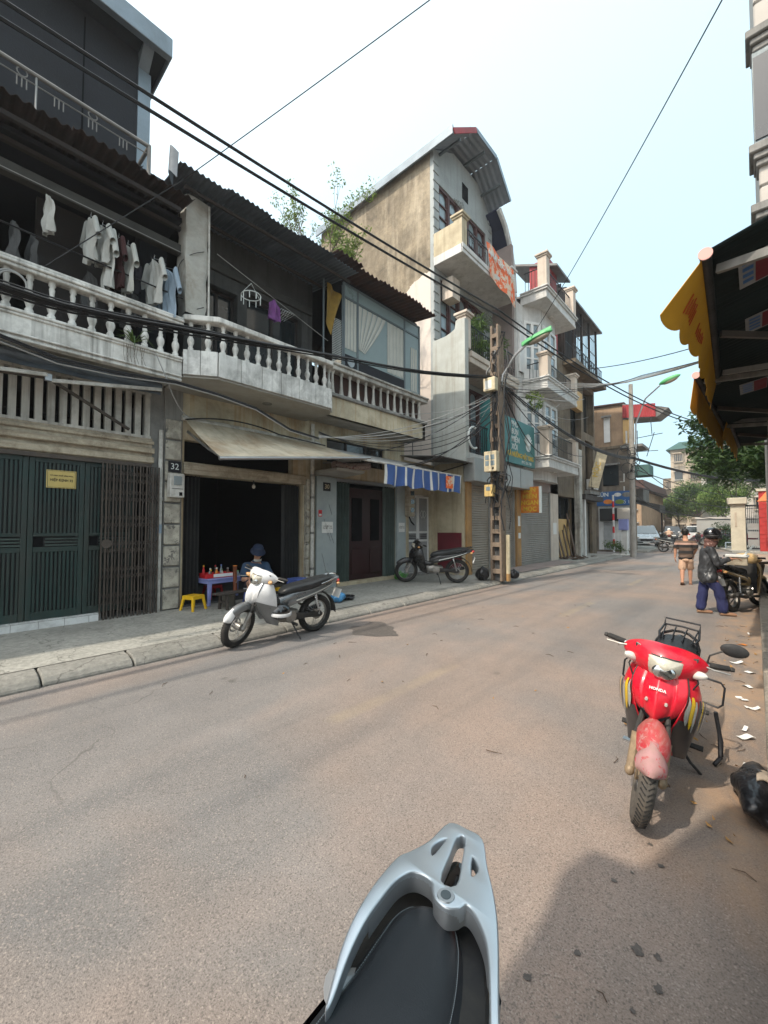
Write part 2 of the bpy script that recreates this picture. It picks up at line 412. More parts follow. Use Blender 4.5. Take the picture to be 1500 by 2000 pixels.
mat('banner', (.62,.50,.38), .7, .1, 3, chip=(.72,.13,.03), chsc=3.2, champ=.47, bump=.1)
mat('plastic_yellow', (.70,.42,.015), .35, .08, 6, bump=.02)
mat('plastic_blue', (.10,.16,.48), .4, .1, 6, bump=.02)
mat('plastic_violet', (.23,.26,.52), .4, .1, 6, bump=.02)
mat('plastic_red', (.50,.02,.025), .4, .1, 6, bump=.02)
mat('bag_blue', (.07,.26,.50), .3, .25, 8, bump=.4, bsc=20, spec=.6)
mat('bag_black', (.012,.012,.014), .35, .3, 8, bump=.6, bsc=14, spec=.6)
mat('bag_green', (.08,.32,.05), .4, .25, 8, bump=.4, bsc=16)
mat('bamboo', (.12,.035,.015), .35, .3, 5)
mat('pot', (.22,.21,.18), .45, .3, 6, dirt=(.06,.05,.04), damt=.7, metal=.5)
mat('paper', (.66,.66,.63), .9, .06, 6, bump=0)
mat('skin', (.42,.22,.14), .6, .12, 10, bump=.05, bsc=60)
mat('lens_clear', (.55,.53,.48), .08, .2, 14, bump=.1, spec=.8)
mat('skin_d', (.33,.16,.10), .6, .12, 10, bump=.05, bsc=60)
mat('hair', (.012,.010,.009), .5, .3, 30, bump=.3, bsc=90)
mat('shirt_blue', (.030,.058,.105), .95, .15, 12, bump=.15, bsc=40)
mat('hat_navy', (.012,.02,.045), .9, .2, 12, bump=.2)
mat('jacket', (.038,.040,.044), .42, .25, 8, bump=.35, bsc=18, spec=.5)
mat('trouser_blue', (.022,.026,.085), .95, .2, 7, bump=.3, bsc=14)
mat('shorts', (.50,.33,.23), .95, .15, 6, bump=.2, bsc=14)
mat('scarf', (.13,.065,.055), .95, .5, 30, chip=(.36,.26,.22), chsc=26, champ=.60, bump=.3)
mat('sandal', (.16,.09,.06), .8, .2, 8)
mat('shoe_tan', (.26,.15,.09), .8, .2, 8)
mat('gloss_black', (.008,.008,.009), .12, .1, 5, bump=0, spec=.6, coat=.6, coord='obj')
mat('bk_black', (.014,.014,.015), .3, .3, 6, dirt=(.07,.06,.05), damt=.35, dsc=5, bump=.02, spec=.5, coord='obj')
mat('bk_plastic', (.022,.022,.023), .6, .3, 8, dirt=(.08,.07,.055), damt=.4, dsc=6, bump=.08, coord='obj')
mat('bk_white', (.60,.60,.60), .25, .06, 5, bump=0, coat=.5, dirt=(.42,.40,.37), damt=.4, dsc=3, coord='obj')
mat('bk_grey', (.20,.21,.215), .32, .08, 5, bump=0, metal=.55, coat=.4, dirt=(.16,.15,.14), damt=.5, coord='obj')
mat('bk_red', (.58,.008,.026), .32, .08, 4, bump=0, coat=.3, dirt=(.40,.06,.055), damt=.55, dsc=6, coord='obj')
mat('bk_redfade', (.40,.03,.04), .5, .2, 5, bump=.03, chip=(.40,.19,.18), chsc=18, champ=.58, dirt=(.30,.16,.12), damt=.7, dsc=7, streak=(.42,.24,.23), samt=.6, ssc=(3,60,60), coord='obj')
mat('bk_pinkfade', (.36,.19,.19), .65, .25, 8, dirt=(.26,.17,.13), damt=.7, dsc=9, bump=.03, chip=(.38,.07,.08), chsc=20, champ=.56, coord='obj')
mat('bk_cream', (.52,.36,.17), .45, .15, 4, dirt=(.26,.17,.08), damt=.6, dsc=4, coat=.2, coord='obj')
mat('decal_yellow', (.72,.46,.02), .35, .05, 5, bump=0)
mat('decal_silver', (.48,.48,.44), .35, .1, 5, bump=0, metal=.3)
mat('decal_dark', (.05,.045,.045), .4, .15, 5, bump=0)
mat('decal_orange', (.66,.24,.02), .35, .05, 5, bump=0)
mat('chrome', (.58,.58,.57), .18, .1, 8, metal=1.0, bump=0, coord='obj')
mat('alloy', (.34,.33,.31), .5, .25, 10, metal=.7, dirt=(.16,.12,.08), damt=.6, dsc=8, bump=.05, coord='obj')
mat('fork_dirty', (.30,.22,.14), .6, .3, 12, metal=.3, dirt=(.16,.11,.07), damt=.7, dsc=10, coord='obj')
mat('lens', (.46,.43,.35), .06, .3, 9, bump=.1, bsc=60, spec=.9, coord='obj')
mat('lens_amber', (.55,.30,.12), .1, .1, 14, bump=.1, spec=.8)
mat('lens_red', (.40,.015,.012), .12, .1, 14, bump=.1, spec=.8)
mat('seat_black', (.018,.020,.022), .5, .12, 6, bump=.12, bsc=220, spec=.4, coord='obj')
mat('seat_leather', (.019,.022,.026), .44, .1, 5, bump=.10, bsc=420, spec=.4)
mat('silver_paint', (.62,.66,.69), .34, 0, 3, metal=.75, bump=0, coat=.15)
mat('silver_satin', (.50,.51,.52), .42, 0, 3, metal=.85, bump=0)
mat('thread', (.26,.30,.32), .8, .1, 30, bump=0)
mat('mirror', (.7,.7,.7), .03, 0, metal=1, bump=0)
mat('car_silver', (.42,.44,.45), .25, .05, 3, metal=.5, coat=.5, bump=0)
mat('car_white', (.62,.62,.61), .25, .05, 3, coat=.5, bump=0)
mat('car_dark', (.05,.055,.06), .25, .05, 3, coat=.5, bump=0)
mat('car_maroon', (.14,.03,.04), .25, .05, 3, coat=.5, bump=0)
mat('bark', (.12,.095,.075), .95, .3, 8, bump=.6, bsc=14)
mat('far_grey', (.33,.33,.31), .9, .15, .6, dirt=(.22,.21,.19), damt=.5, dsc=.5)
mat('far_tan', (.44,.37,.29), .9, .2, .6, dirt=(.22,.17,.12), damt=.7, dsc=.7, streak=(.20,.15,.10), samt=.6, ssc=(1.5,1.5,.15))
mat('far_pale', (.48,.45,.41), .9, .15, .6, dirt=(.32,.28,.24), damt=.6, dsc=.5)
mat('far_green', (.06,.13,.12), .7, .2, 1)
mat('mould_wall', (.25,.20,.15), .92, .25, 1.2, dirt=(.06,.058,.052), damt=.9, dsc=.6, streak=(.05,.048,.044), samt=.8, ssc=(1.6,1.6,.2))
mat('tan_wall', (.36,.25,.16), .92, .2, 1.2, dirt=(.18,.12,.08), damt=.7, dsc=1, streak=(.15,.10,.07), samt=.5)
mat('burnt', (.040,.030,.027), .9, .4, 2, dirt=(.09,.06,.045), damt=.5)
mat('burnt_tan', (.18,.14,.095), .9, .3, 1.5, dirt=(.05,.04,.03), damt=.8, streak=(.04,.035,.03), samt=.7)
mat('red_brick', (.42,.035,.03), .75, .2, 5, dirt=(.22,.02,.02), damt=.5)
mat('flap', (.26,.21,.16), .8, .3, 20, bump=.3)
mat('gate_wall', (.50,.46,.36), .88, .12, 1.5, dirt=(.28,.25,.19), damt=.5)
mat('orange_par', (.75,.20,.06), .7, .1, 3, bump=0)
mat('valance', (.55,.29,.020), .8, .12, 3, dirt=(.40,.19,.015), damt=.5, bump=.1)
mat('val_text', (.42,.06,.012), .8, .1, 3, bump=0)
mat('pink_cap', (.62,.32,.28), .6, .1, 3, bump=0)
mat('soil', (.05,.035,.025), .95, .3, 10)
mat('litter', (.70,.70,.67), .9, .08, 6, bump=0)
mat('leaf_dry', (.36,.20,.07), .8, .3, 9, bump=0)
mat('rail_edge', (.42,.44,.46), .38, 0, metal=.85, bump=0)
mat('stripe_blue', (.045,.095,.26), .75, .15, 5, bump=.1)
mat('stripe_white', (.58,.58,.55), .8, .12, 5, dirt=(.35,.33,.3), damt=.4, bump=.1)
mat('awn_grey', (.40,.39,.37), .85, .15, 2, dirt=(.24,.22,.2), damt=.5)
mat('fabric_pattern', (.24,.19,.17), .9, .3, 8, chip=(.10,.03,.03), chsc=18, champ=.55)
def leaf_mat(name, c1, c2, rough=.55):
    m, nt, b = new_mat(name); L = nt.links.new
    g = nd(nt, 'NewGeometry'); r = ramp(nt, g.outputs['Random Per Island'], [(0, c1), (1, c2)]); L(r, b.inputs['Base Color'])
    b.inputs['Roughness'].default_value = rough; b.inputs['Specular IOR Level'].default_value = .3
    b.inputs['Transmission Weight'].default_value = 0
    tr = nd(nt, 'BsdfTranslucent'); L(r, tr.inputs[0]); ms = nd(nt, 'MixShader'); ms.inputs[0].default_value = .35
    out = [n for n in nt.nodes if n.type == 'OUTPUT_MATERIAL'][0]
    L(b.outputs[0], ms.inputs[1]); L(tr.outputs[0], ms.inputs[2]); L(ms.outputs[0], out.inputs[0]); return m
leaf_mat('leaf_dark', (.020,.050,.014), (.055,.10,.025))
leaf_mat('leaf_mid', (.05,.10,.030), (.13,.20,.05))
leaf_mat('leaf_light', (.10,.17,.035), (.22,.29,.07))
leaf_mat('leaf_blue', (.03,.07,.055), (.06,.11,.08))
leaf_mat('leaf_pale', (.10,.13,.08), (.20,.22,.13))
# ---------------------------------------------------------------- setting: ground, road, pavements
def road_mat():
    m, nt, b = new_mat('asphalt'); L = nt.links.new; p = mapped(nt)
    big = noise(nt, p, .22, 4, .6, .5); mid = noise(nt, p, 1.4, 6, .7); fine = noise(nt, p, 130, 2, .8)
    base = mix(nt, ramp(nt, big, [(.42, B3(0)), (.58, B3(1))]), (.248,.196,.165), (.186,.174,.166))
    base = mix(nt, .8, base, ramp(nt, mid, [(.25, B3(.80)), (.78, B3(1.12))]), 'MULTIPLY')
    trk = noise(nt, mapped(nt, (1.5,.13,1)), 1.0, 5, .6, .3)
    base = mix(nt, 1, base, ramp(nt, trk, [(.30, (.76,.79,.82)), (.52, B3(1)), (.70, (1.14,1.10,1.08))]), 'MULTIPLY')
    base = mix(nt, 1, base, ramp(nt, fine, [(.33, B3(.64)), (.48, B3(.97)), (.70, B3(1.18))]), 'MULTIPLY')
    # pale and dark aggregate
    vo = nd(nt, 'TexVoronoi'); vo.inputs['Scale'].default_value = 165; L(p, vo.inputs['Vector'])
    sepc = nd(nt, 'SeparateColor'); L(vo.outputs['Color'], sepc.inputs[0])
    base = mix(nt, ramp(nt, sepc.outputs[0], [(.90, B3(0)), (.93, B3(.42))]), base, (.36,.31,.27))
    base = mix(nt, ramp(nt, sepc.outputs[1], [(.84, B3(0)), (.88, B3(.5))]), base, (.075,.067,.062))
    # dust swept towards both kerbs
    sx = nd(nt, 'SeparateXYZ'); L(p, sx.inputs[0])
    def sub(a, bb, op='SUBTRACT'):
        q = nd(nt, 'Math', operation=op)
        for i, v in enumerate((a, bb)):
            if isinstance(v, (int, float)): q.inputs[i].default_value = v
            else: L(v, q.inputs[i])
        return q.outputs[0]
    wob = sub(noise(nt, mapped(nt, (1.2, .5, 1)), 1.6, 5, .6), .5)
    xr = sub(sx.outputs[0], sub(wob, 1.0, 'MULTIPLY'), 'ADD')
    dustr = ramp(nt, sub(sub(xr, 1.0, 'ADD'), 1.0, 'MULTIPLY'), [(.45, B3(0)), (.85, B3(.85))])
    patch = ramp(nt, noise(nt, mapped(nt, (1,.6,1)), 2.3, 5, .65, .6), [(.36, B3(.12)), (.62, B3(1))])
    yr = ramp(nt, sub(sub(sx.outputs[1], sub(wob, .9, 'MULTIPLY'), 'ADD'), .25, 'MULTIPLY'), [(.50, B3(.10)), (.66, B3(1))])  # shade's greyer tone painted in: warm dust held back near the camera
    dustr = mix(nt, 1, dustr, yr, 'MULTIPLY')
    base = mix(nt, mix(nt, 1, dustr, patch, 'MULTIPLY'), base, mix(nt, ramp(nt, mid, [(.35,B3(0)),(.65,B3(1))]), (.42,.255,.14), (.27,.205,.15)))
    # faded tyre-worn centre stripe, darker wheel tracks
    cl = sub(sub(sx.outputs[0], sub(wob, .10, 'MULTIPLY'), 'ADD'), 2.55, 'ADD'); ab = sub(cl, 0, 'SUBTRACT')
    q = nd(nt, 'Math', operation='ABSOLUTE'); L(ab, q.inputs[0])
    stripe = ramp(nt, q.outputs[0], [(.04, B3(.34)), (.10, B3(0))])
    ds = nd(nt, 'Math', operation='SINE'); L(sub(sub(sx.outputs[1], 1.8), 1.208, 'MULTIPLY'), ds.inputs[0])
    broken = mix(nt, 1, ramp(nt, ds.outputs[0], [(.38, B3(0)), (.52, B3(1))]), ramp(nt, mid, [(.35, B3(.25)), (.6, B3(1))]), 'MULTIPLY')
    base = mix(nt, mix(nt, 1, stripe, broken, 'MULTIPLY'), base, (.30,.24,.15))
    # oil and water spots
    oil = noise(nt, p, 2.1, 3, .5, .2)
    base = mix(nt, ramp(nt, oil, [(.70, B3(0)), (.76, B3(.55))]), base, (.07,.065,.06))
    # cracks
    cr = nd(nt, 'TexVoronoi', feature='DISTANCE_TO_EDGE'); cr.inputs['Scale'].default_value = .55
    wp = nd(nt, 'VectorMath', operation='ADD'); nz = nd(nt, 'TexNoise'); nz.inputs['Scale'].default_value = 1.8; L(p, nz.inputs['Vector'])
    L(p, wp.inputs[0]); L(nz.outputs['Color'], wp.inputs[1]); L(wp.outputs[0], cr.inputs['Vector'])
    crk = mix(nt, 1, ramp(nt, cr.outputs['Distance'], [(.002, B3(.6)), (.006, B3(0))]), ramp(nt, big, [(.56, B3(0)), (.66, B3(.8))]), 'MULTIPLY')
    base = mix(nt, crk, base, (.05,.045,.042))
    L(base, b.inputs['Base Color']); b.inputs['Roughness'].default_value = .82; b.inputs['Specular IOR Level'].default_value = .3
    bp = nd(nt, 'Bump'); bp.inputs['Strength'].default_value = .55; bp.inputs['Distance'].default_value = .006
    L(fine, bp.inputs['Height']); L(bp.outputs[0], b.inputs['Normal'])
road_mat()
def pave_mat(name, c1, c2, cs=1.1):
    m, nt, b = new_mat(name); L = nt.links.new; p = mapped(nt)
    n1 = noise(nt, p, 1.1, 5, .65, .4); n2 = noise(nt, p, 18, 3, .7); n3 = noise(nt, p, .5, 3)
    base = mix(nt, ramp(nt, n1, [(.35, B3(0)), (.68, B3(1))]), c1, c2)
    base = mix(nt, 1, base, ramp(nt, n2, [(.3, B3(.72)), (.7, B3(1.12))]), 'MULTIPLY')
    base = mix(nt, ramp(nt, n3, [(.55, B3(0)), (.72, B3(.6))]), base, (.085,.08,.07))
    cr = nd(nt, 'TexVoronoi', feature='DISTANCE_TO_EDGE'); cr.inputs['Scale'].default_value = cs
    wp = nd(nt, 'VectorMath', operation='ADD'); nz = nd(nt, 'TexNoise'); nz.inputs['Scale'].default_value = 2.5; nz.inputs['Detail'].default_value = 5; L(p, nz.inputs['Vector'])
    L(p, wp.inputs[0]); L(nz.outputs['Color'], wp.inputs[1]); L(wp.outputs[0], cr.inputs['Vector'])
    base = mix(nt, ramp(nt, cr.outputs['Distance'], [(.003, B3(.6)), (.009, B3(0))]), base, (.06,.056,.05))
    L(base, b.inputs['Base Color']); b.inputs['Roughness'].default_value = .88; b.inputs['Specular IOR Level'].default_value = .3
    bp = nd(nt, 'Bump'); bp.inputs['Strength'].default_value = .5; bp.inputs['Distance'].default_value = .02
    L(n2, bp.inputs['Height']); L(bp.outputs[0], b.inputs['Normal'])
pave_mat('pave', (.275,.27,.24), (.35,.34,.305))
pave_mat('kerb', (.19,.185,.165), (.265,.255,.23), .8)
pave_mat('pave_right', (.24,.21,.17), (.30,.27,.225), .7)
pave_mat('dirt_ground', (.15,.13,.11), (.22,.19,.16), .4)

def struct(mb, name, m, parent=None, **k):
    o = mb.build(name, MAT[m], parent, **k)
    if not parent: o['kind'] = 'structure'
    return o
struct(MB().add([(-900,-900,-.03),(900,-900,-.03),(900,900,-.03),(-900,900,-.03)], [(0,1,2,3)]), 'ground', 'dirt_ground')
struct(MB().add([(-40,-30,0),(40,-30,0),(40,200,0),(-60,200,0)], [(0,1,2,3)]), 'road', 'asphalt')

def kerb_len(o, y0, y1, x=-5.15, zt=.12):
    """rolled kerb stones, each its own piece"""
    y = y0; i = 0
    while y < y1 - .05:
        L = min(random.uniform(.75, 1.1), y1-y); j = random.uniform(-.012, .012); z = zt + random.uniform(-.01, .008)
        g = .008
        pr = [(x+j, -.02), (x+j, .03), (x-.05+j, .075), (x-.16+j, z-.012), (x-.34, z), (x-.36, -.02)]
        MB().prism(pr, 'y', y+g, y+L-g).build('kerb_stone', MAT['kerb'], o, bevel=.012)
        y += L; i += 1
# left pavement with gentle undulation
def slab_fn(x0, x1, y0, y1, z0, z1):
    def fn(u, v):
        x = x0+(x1-x0)*u; y = y0+(y1-y0)*v
        return (x, y, z0+(z1-z0)*u + .008*math.sin(y*2.1+x)*math.sin(x*1.7))
    return fn
pl = MB().sheet(slab_fn(-7.62, -5.49, -6, 24.2, .145, .118), 14, 120)
pl = struct(pl, 'pavement_left', 'pave', smooth=True)
kerb_len(pl, -6, 24.2)
rp = MB().sheet(slab_fn(-6.35, -5.52, 12.6, 18.0, .150, .128), 3, 10, .006, (0,0,1)).build('red_paving', MAT['pinkbrown'], pl)
# right pavement beside the camera and the far corner pavements
pr = MB().box(.055, 6, -8, 14.5, -.02, .22)
pr = struct(pr, 'pavement_right', 'pave_right', bevel=.015)
y = -6
while y < 14.4:
    L = random.uniform(.8, 1.1); MB().box(.02+random.uniform(-.004,.004), .16, y+.006, y+L-.006, -.02, .228+random.uniform(-.004,.004)).build('kerb_stone', MAT['pave_right'], pr, bevel=.014); y += L
fp = MB().prism([(-16,28.2),(-4.95,29.6),(-4.85,33.0),(-8.0,46.5),(-16,80),(-30,80)], 'z', -.02, .13)
struct(fp, 'pavement_far_left', 'pave', bevel=.02)
fr = MB().prism([(-1.1,33.0),(3,31.5),(14,31.5),(14,120),(-12,100),(-6.2,62),(-4.2,49)], 'z', -.02, .13)
struct(fr, 'pavement_far_right', 'pave', bevel=.02)

# ---------------------------------------------------------------- shared pieces
bal_prof = [(.042,0),(.042,.05),(.028,.075),(.034,.10),(.052,.165),(.050,.20),(.026,.255),(.032,.275),(.022,.31),(.030,.40),(.022,.425),(.036,.45),(.036,.50)]
me_bal = MB().lathe(bal_prof, n=8).mesh('baluster', MAT['conc_white'], smooth=True, ang=50)
bal_prof2 = [(.052,0),(.052,.03),(.044,.05),(.030,.19),(.026,.30),(.024,.42),(.044,.46),(.044,.50)]
me_bal2 = MB().lathe(bal_prof2, n=8).mesh('baluster', MAT['conc_pale'], smooth=True, ang=50)

def slat_panel(y0, y1, z0, z1, x, pitch=.045):
    mb = MB(); n = max(2, int((y1-y0)/pitch)); p = (y1-y0)/n
    for i in range(n): mb.box(x-.010, x+.014, y0+i*p+p*.22, y0+i*p+p*.78, z0, z1)
    return mb
def fold_gate(mb, y0, y1, z0, z1, x, n, dx=.05, w=.014):
    """concertina metal gate: zig-zag leaves"""
    p = (y1-y0)/n
    for i in range(n+1): mb.box(x-w/2+(dx if i % 2 else 0), x+w/2+(dx if i % 2 else 0), y0+i*p-w/2, y0+i*p+w/2, z0, z1)
    for i in range(n): mb.bar((x+(dx if i % 2 else 0), y0+i*p, (z0+z1)/2), (x+(0 if i % 2 else dx), y0+(i+1)*p, (z0+z1)/2), .006, z1-z0-.04)
    return mb

# ---------------------------------------------------------------- house with the green door (leftmost)
hA = thing('shophouse', 'dark two-storey shophouse with green metal doors and laundry on its balcony', 'house', (-7.5, 0, .12))
YA0, YA1 = -3.2, 2.63
m = MB(); wall(m, 'x', -7.75, .25, YA0, YA1, .05, 4.1, [(YA0+.2, 2.45, .15, 2.60), (YA0+.2, 2.40, 3.06, 3.78)])
wl = m.build('wall', MAT['conc_grey'], hA)
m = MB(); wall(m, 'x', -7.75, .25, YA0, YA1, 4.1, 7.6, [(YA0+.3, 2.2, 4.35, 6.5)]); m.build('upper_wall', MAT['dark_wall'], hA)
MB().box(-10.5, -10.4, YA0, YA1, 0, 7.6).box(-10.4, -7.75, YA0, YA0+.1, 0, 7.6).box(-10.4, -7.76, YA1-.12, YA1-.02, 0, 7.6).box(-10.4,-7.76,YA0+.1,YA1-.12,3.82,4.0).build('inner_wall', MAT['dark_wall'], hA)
MB().box(-7.5, -7.47, YA0+.15, 2.45, 2.60, 3.04).build('lintel', MAT['lintel'], hA, bevel=.006)
MB().box(-7.47, -7.42, YA0+.15, 2.47, 2.62, 2.72).box(-7.47, -7.40, YA0+.15, 2.47, 2.78, 2.87).box(-7.47,-7.435, YA0+.15, 2.47, 2.93, 2.99).build('moulding', MAT['lintel'], hA, bevel=.012)
MB().box(-7.52,-7.44, YA0+.15, 2.44, 2.545, 2.602).build('door_rail', MAT['gate_brown'], hA)
# vent of upright bars
y = YA0+.25
mv = MB().box(-.055,.055,-.043,.043,0,.74).mesh('vent_bar', MAT['conc_pale'], bevel=.006)
while y < 2.42:
    if y > -1.2: put(hA, 'vent_bar', mv, (-7.53, y, 3.05), random.uniform(-.02,.02))
    y += .14
MB().box(-7.56,-7.46, YA0+.2, 2.42, 3.03, 3.07).box(-7.56,-7.46,YA0+.2,2.42,3.76,3.80).build('vent_frame', MAT['conc_pale'], hA)
# door leaves
for i, (a, b) in enumerate(((-1.06,-.41),(-.41,.24),(.24,.89),(.89,1.54),(1.54,2.19))):
    lf = MB().box(-7.57,-7.545,a+.004,b-.004,.25,2.56).build('door_leaf', MAT['gate_black'], hA)
    fr_ = MB()
    for (p, q, r_, s_) in ((a+.004,a+.065,.25,2.56),(b-.065,b-.004,.25,2.56),(a+.065,b-.065,2.48,2.56),(a+.065,b-.065,.25,.36),(a+.065,b-.065,1.20,1.27),(a+.065,b-.065,1.42,1.47)):
        fr_.box(-7.545,-7.505,p,q,r_,s_)
    fr_.build('frame', MAT['green_door'], lf, bevel=.004)
    slat_panel(a+.065,b-.065,1.47,2.48,-7.522).build('slats', MAT['green_door'], lf, kind='stuff')
    slat_panel(a+.065,b-.065,.36,1.20,-7.522).build('slats', MAT['green_door'], lf, kind='stuff')
    lv = MB()
    for k in range(3): lv.box(-7.528,-7.512,a+.20,b-.065,1.285+k*.045,1.305+k*.045)
    lv.build('louvre', MAT['gate_green'], lf, kind='stuff')
    MB().box(-7.529,-7.522,a+.075,a+.18,1.28,1.41).build('letter_slot', MAT['black_in'], lf)
st = MB().box(-7.62,-7.40,YA0,1.76,.10,.243).build('step', MAT['conc_grey'], hA)
y = -1.0
while y < 1.74:
    L = min(.29, 1.755-y)
    MB().box(-7.402,-7.394,y+.003,y+L-.003,.128,.236).build('tile', MAT['tile_white'], st); MB().box(-7.52,-7.398,y+.003,y+L-.003,.243,.249).build('tile', MAT['tile_white'], st); y += .29
# concertina gate drawn to the right side
g = MB(); n = 17; y0, y1 = 1.74, 2.53; p = (y1-y0)/n
for i in range(n+1):
    xx = -7.40 + (.03 if i % 2 else 0); g.box(xx-.008, xx+.008, y0+i*p-.010, y0+i*p+.010, .13, 2.55)
gt = g.build('folding_gate', MAT['gate_brown'], hA, kind='stuff')
g = MB()
for zc in (.45,.85,1.25,1.65,2.05,2.35):
    for i in range(n-1):
        s = .11
        g.bar((-7.375,y0+i*p,zc-s),(-7.375,y0+(i+2)*p,zc+s),.005,.016,(1,0,0)); g.bar((-7.383,y0+i*p,zc+s),(-7.383,y0+(i+2)*p,zc-s),.005,.016,(1,0,0))
g.build('lattice', MAT['gate_brown'], gt, kind='stuff')
MB().cyl((-7.365,1.80,1.30),(-7.350,1.80,1.30),.07,n=14).build('lock_plate', MAT['gate_brown'], gt, smooth=True)
# balcony
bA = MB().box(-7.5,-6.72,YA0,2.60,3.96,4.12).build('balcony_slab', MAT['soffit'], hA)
MB().box(-6.80,-6.70,YA0,2.60,3.90,4.17).build('fascia', MAT['conc_white'], bA)
MB().box(-6.82,-6.675,YA0,2.602,4.17,4.205).box(-6.81,-6.655,YA0,2.602,4.205,4.245).build('moulding', MAT['conc_white'], bA, bevel=.01)
MB().box(-6.81,-6.685,YA0,2.602,3.865,3.90).box(-6.79,-6.668,YA0,2.602,3.925,3.95).build('moulding', MAT['conc_white'], bA, bevel=.008)
MB().box(-6.80,-6.64,YA0,2.602,4.745,4.79).box(-6.82,-6.615,YA0,2.602,4.79,4.83).box(-6.81,-6.63,YA0,2.602,4.83,4.872).build('handrail', MAT['conc_white'], bA, bevel=.01)
y = .09
while y < 2.6:
    put(bA, 'baluster', me_bal, (-6.73, y, 4.245), 0, scale=(1.12,1.12,1.0)); y += .22
y = -.13
while y > -1.6: put(bA, 'baluster', me_bal, (-6.73, y, 4.245), 0, scale=(1.12,1.12,1)); y -= .22
# upper room, beam and rusty roof
MB().box(-6.98,-6.84,YA0,2.62,6.02,6.17).build('beam', MAT['beam_shaded'], hA, bevel=.01)
for y in (-1.8, .9): MB().box(-7.78,-7.68,y,y+.9,4.3,6.4).build('door', MAT['dark_wood'], hA)
MB().box(-8.3,-6.85,YA0,2.62,6.55,6.62).build('ceiling', MAT['dark_wall'], hA)
rf = MB().box(-6.9,-6.84,YA0,2.6,6.40,6.46).box(-6.5,-6.44,YA0,2.45,6.42,6.48).build('roof_purlin', MAT['dark_wood'], hA)
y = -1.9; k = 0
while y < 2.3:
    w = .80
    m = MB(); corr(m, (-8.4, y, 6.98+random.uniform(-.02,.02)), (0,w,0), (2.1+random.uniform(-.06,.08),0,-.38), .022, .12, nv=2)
    m.build('roof_sheet', MAT['shaded_sheet'], hA, smooth=True, ang=60); y += .74; k += 1
# terrace railing with rings, set-back top storey with metal fascia
rl = MB().tube([(-7.2,YA0,7.78),(-7.2,2.22,7.78)],.030,8).tube([(-7.2,YA0,7.64),(-7.2,2.22,7.64)],.010,5).tube([(-7.2,2.22,7.1),(-7.2,2.22,7.80)],.03,8).tube([(-7.2,2.22,7.78),(-8.5,2.22,7.78)],.03,8)
rl = rl.build('terrace_railing', MAT['rail_grey'], hA, smooth=True)
y = -1.35; i = 0
while y < 2.2:
    o = MB()
    for d in (-.05,0,.05): o.tube([(-7.2,y+d,7.64),(-7.2,y+d,7.50)],.008,5)
    if i % 2: o.torus((-7.2,y,7.71),.055,.008,14,5,'x')
    o.build('ornament', MAT['rail_grey'], rl, smooth=True); y += .40; i += 1
for y in (-1.0, .8, 2.22): MB().tube([(-7.2,y,7.0),(-7.2,y,7.78)],.012,5).build('post', MAT['cable_grey'], rl)
up = MB().box(-12,-8.5,YA0-2,2.60,6.8,10.6).build('top_storey', MAT['dark_wall'], hA)
MB().box(-8.62,-8.47,2.40,2.615,7.2,10.3).build('corner_post', MAT['metal_fascia'], up)
for y in (-1.2,.35,1.55): MB().box(-8.5,-8.485,y,y+.02,7.0,10.5).build('panel_seam', MAT['black_in'], up)
MB().box(-12.2,-8.15,YA0-2.2,2.80,10.60,10.66).build('roof_deck', MAT['dark_wall'], up)
MB().box(-8.15,-8.02,YA0-2.2,2.84,10.50,10.88).box(-12.2,-8.15,2.80,2.84,10.50,10.88).build('roof_fascia', MAT['metal_fascia'], up, bevel=.01)
MB().prism([(-8.5,10.3),(-8.15,10.6),(-8.5,10.6)],'y',2.40,2.58).build('bracket', MAT['metal_fascia'], up)
# plaque on the green door
pq = thing('plaque', 'small brass-yellow plaque with dark lettering on green metal door', 'plaque', (-7.50, 1.25, 2.13))
MB().box(-7.503,-7.492,1.08,1.43,2.12,2.38).build('plate', MAT['brass'], pq, bevel=.003)
MB().box(-7.492,-7.490,1.092,1.418,2.13,2.134).box(-7.492,-7.490,1.092,1.418,2.366,2.370).box(-7.492,-7.490,1.092,1.096,2.134,2.366).box(-7.492,-7.490,1.414,1.418,2.134,2.366).build('border', MAT['ink'], pq)
text_mesh('TỔ DÂN PHỐ VĂN HÓA', .025, MAT['ink'], pq, (-7.490,1.255,2.30), FACE_X, .002, bold=.0006)
text_mesh('HIỆP ĐỊNH 32', .050, MAT['ink'], pq, (-7.490,1.255,2.235), FACE_X, .002, bold=.001, sx=.85)
for s_ in (-.15,.15):
    for zz in (2.14,2.36): MB().cyl((-7.492,1.255+s_,zz),(-7.486,1.255+s_,zz),.005,n=6).build('screw', MAT['steel'], pq)
# folded awning frame hanging under the balcony
aw = thing('folded_awning', 'folded grey-blue awning with white steel arms under the leftmost balcony', 'awning', (-7.3, 1, 3.5))
MB().tube([(-7.05,YA0+.4,3.80),(-7.05,2.42,3.80)],.07,10).build('rolled_tarp', MAT['blue_sheet'], aw, smooth=True)
MB().sheet(lambda u, v: (-7.10+.10*u+.02*math.sin(v*40), -1.6+4.0*v, 3.86-.20*u), 3, 40, .006, (1,0,.3)).build('tarp', MAT['blue_sheet'], aw, smooth=True)
MB().bar((-6.95,1.02,3.52),(-6.95,2.40,3.74),.03,.05).build('arm', MAT['pipe_white'], aw, bevel=.004)
MB().bar((-6.93,.2,3.50),(-6.93,.98,3.58),.03,.05).build('arm', MAT['pipe_white'], aw, bevel=.004)
MB().bar((-7.05,.95,3.60),(-7.40,2.08,3.12),.03,.04).build('strut', MAT['gate_brown'], aw)
MB().bar((-7.0,-.2,3.45),(-7.0,.98,3.56),.03,.04).build('strut', MAT['gate_brown'], aw)
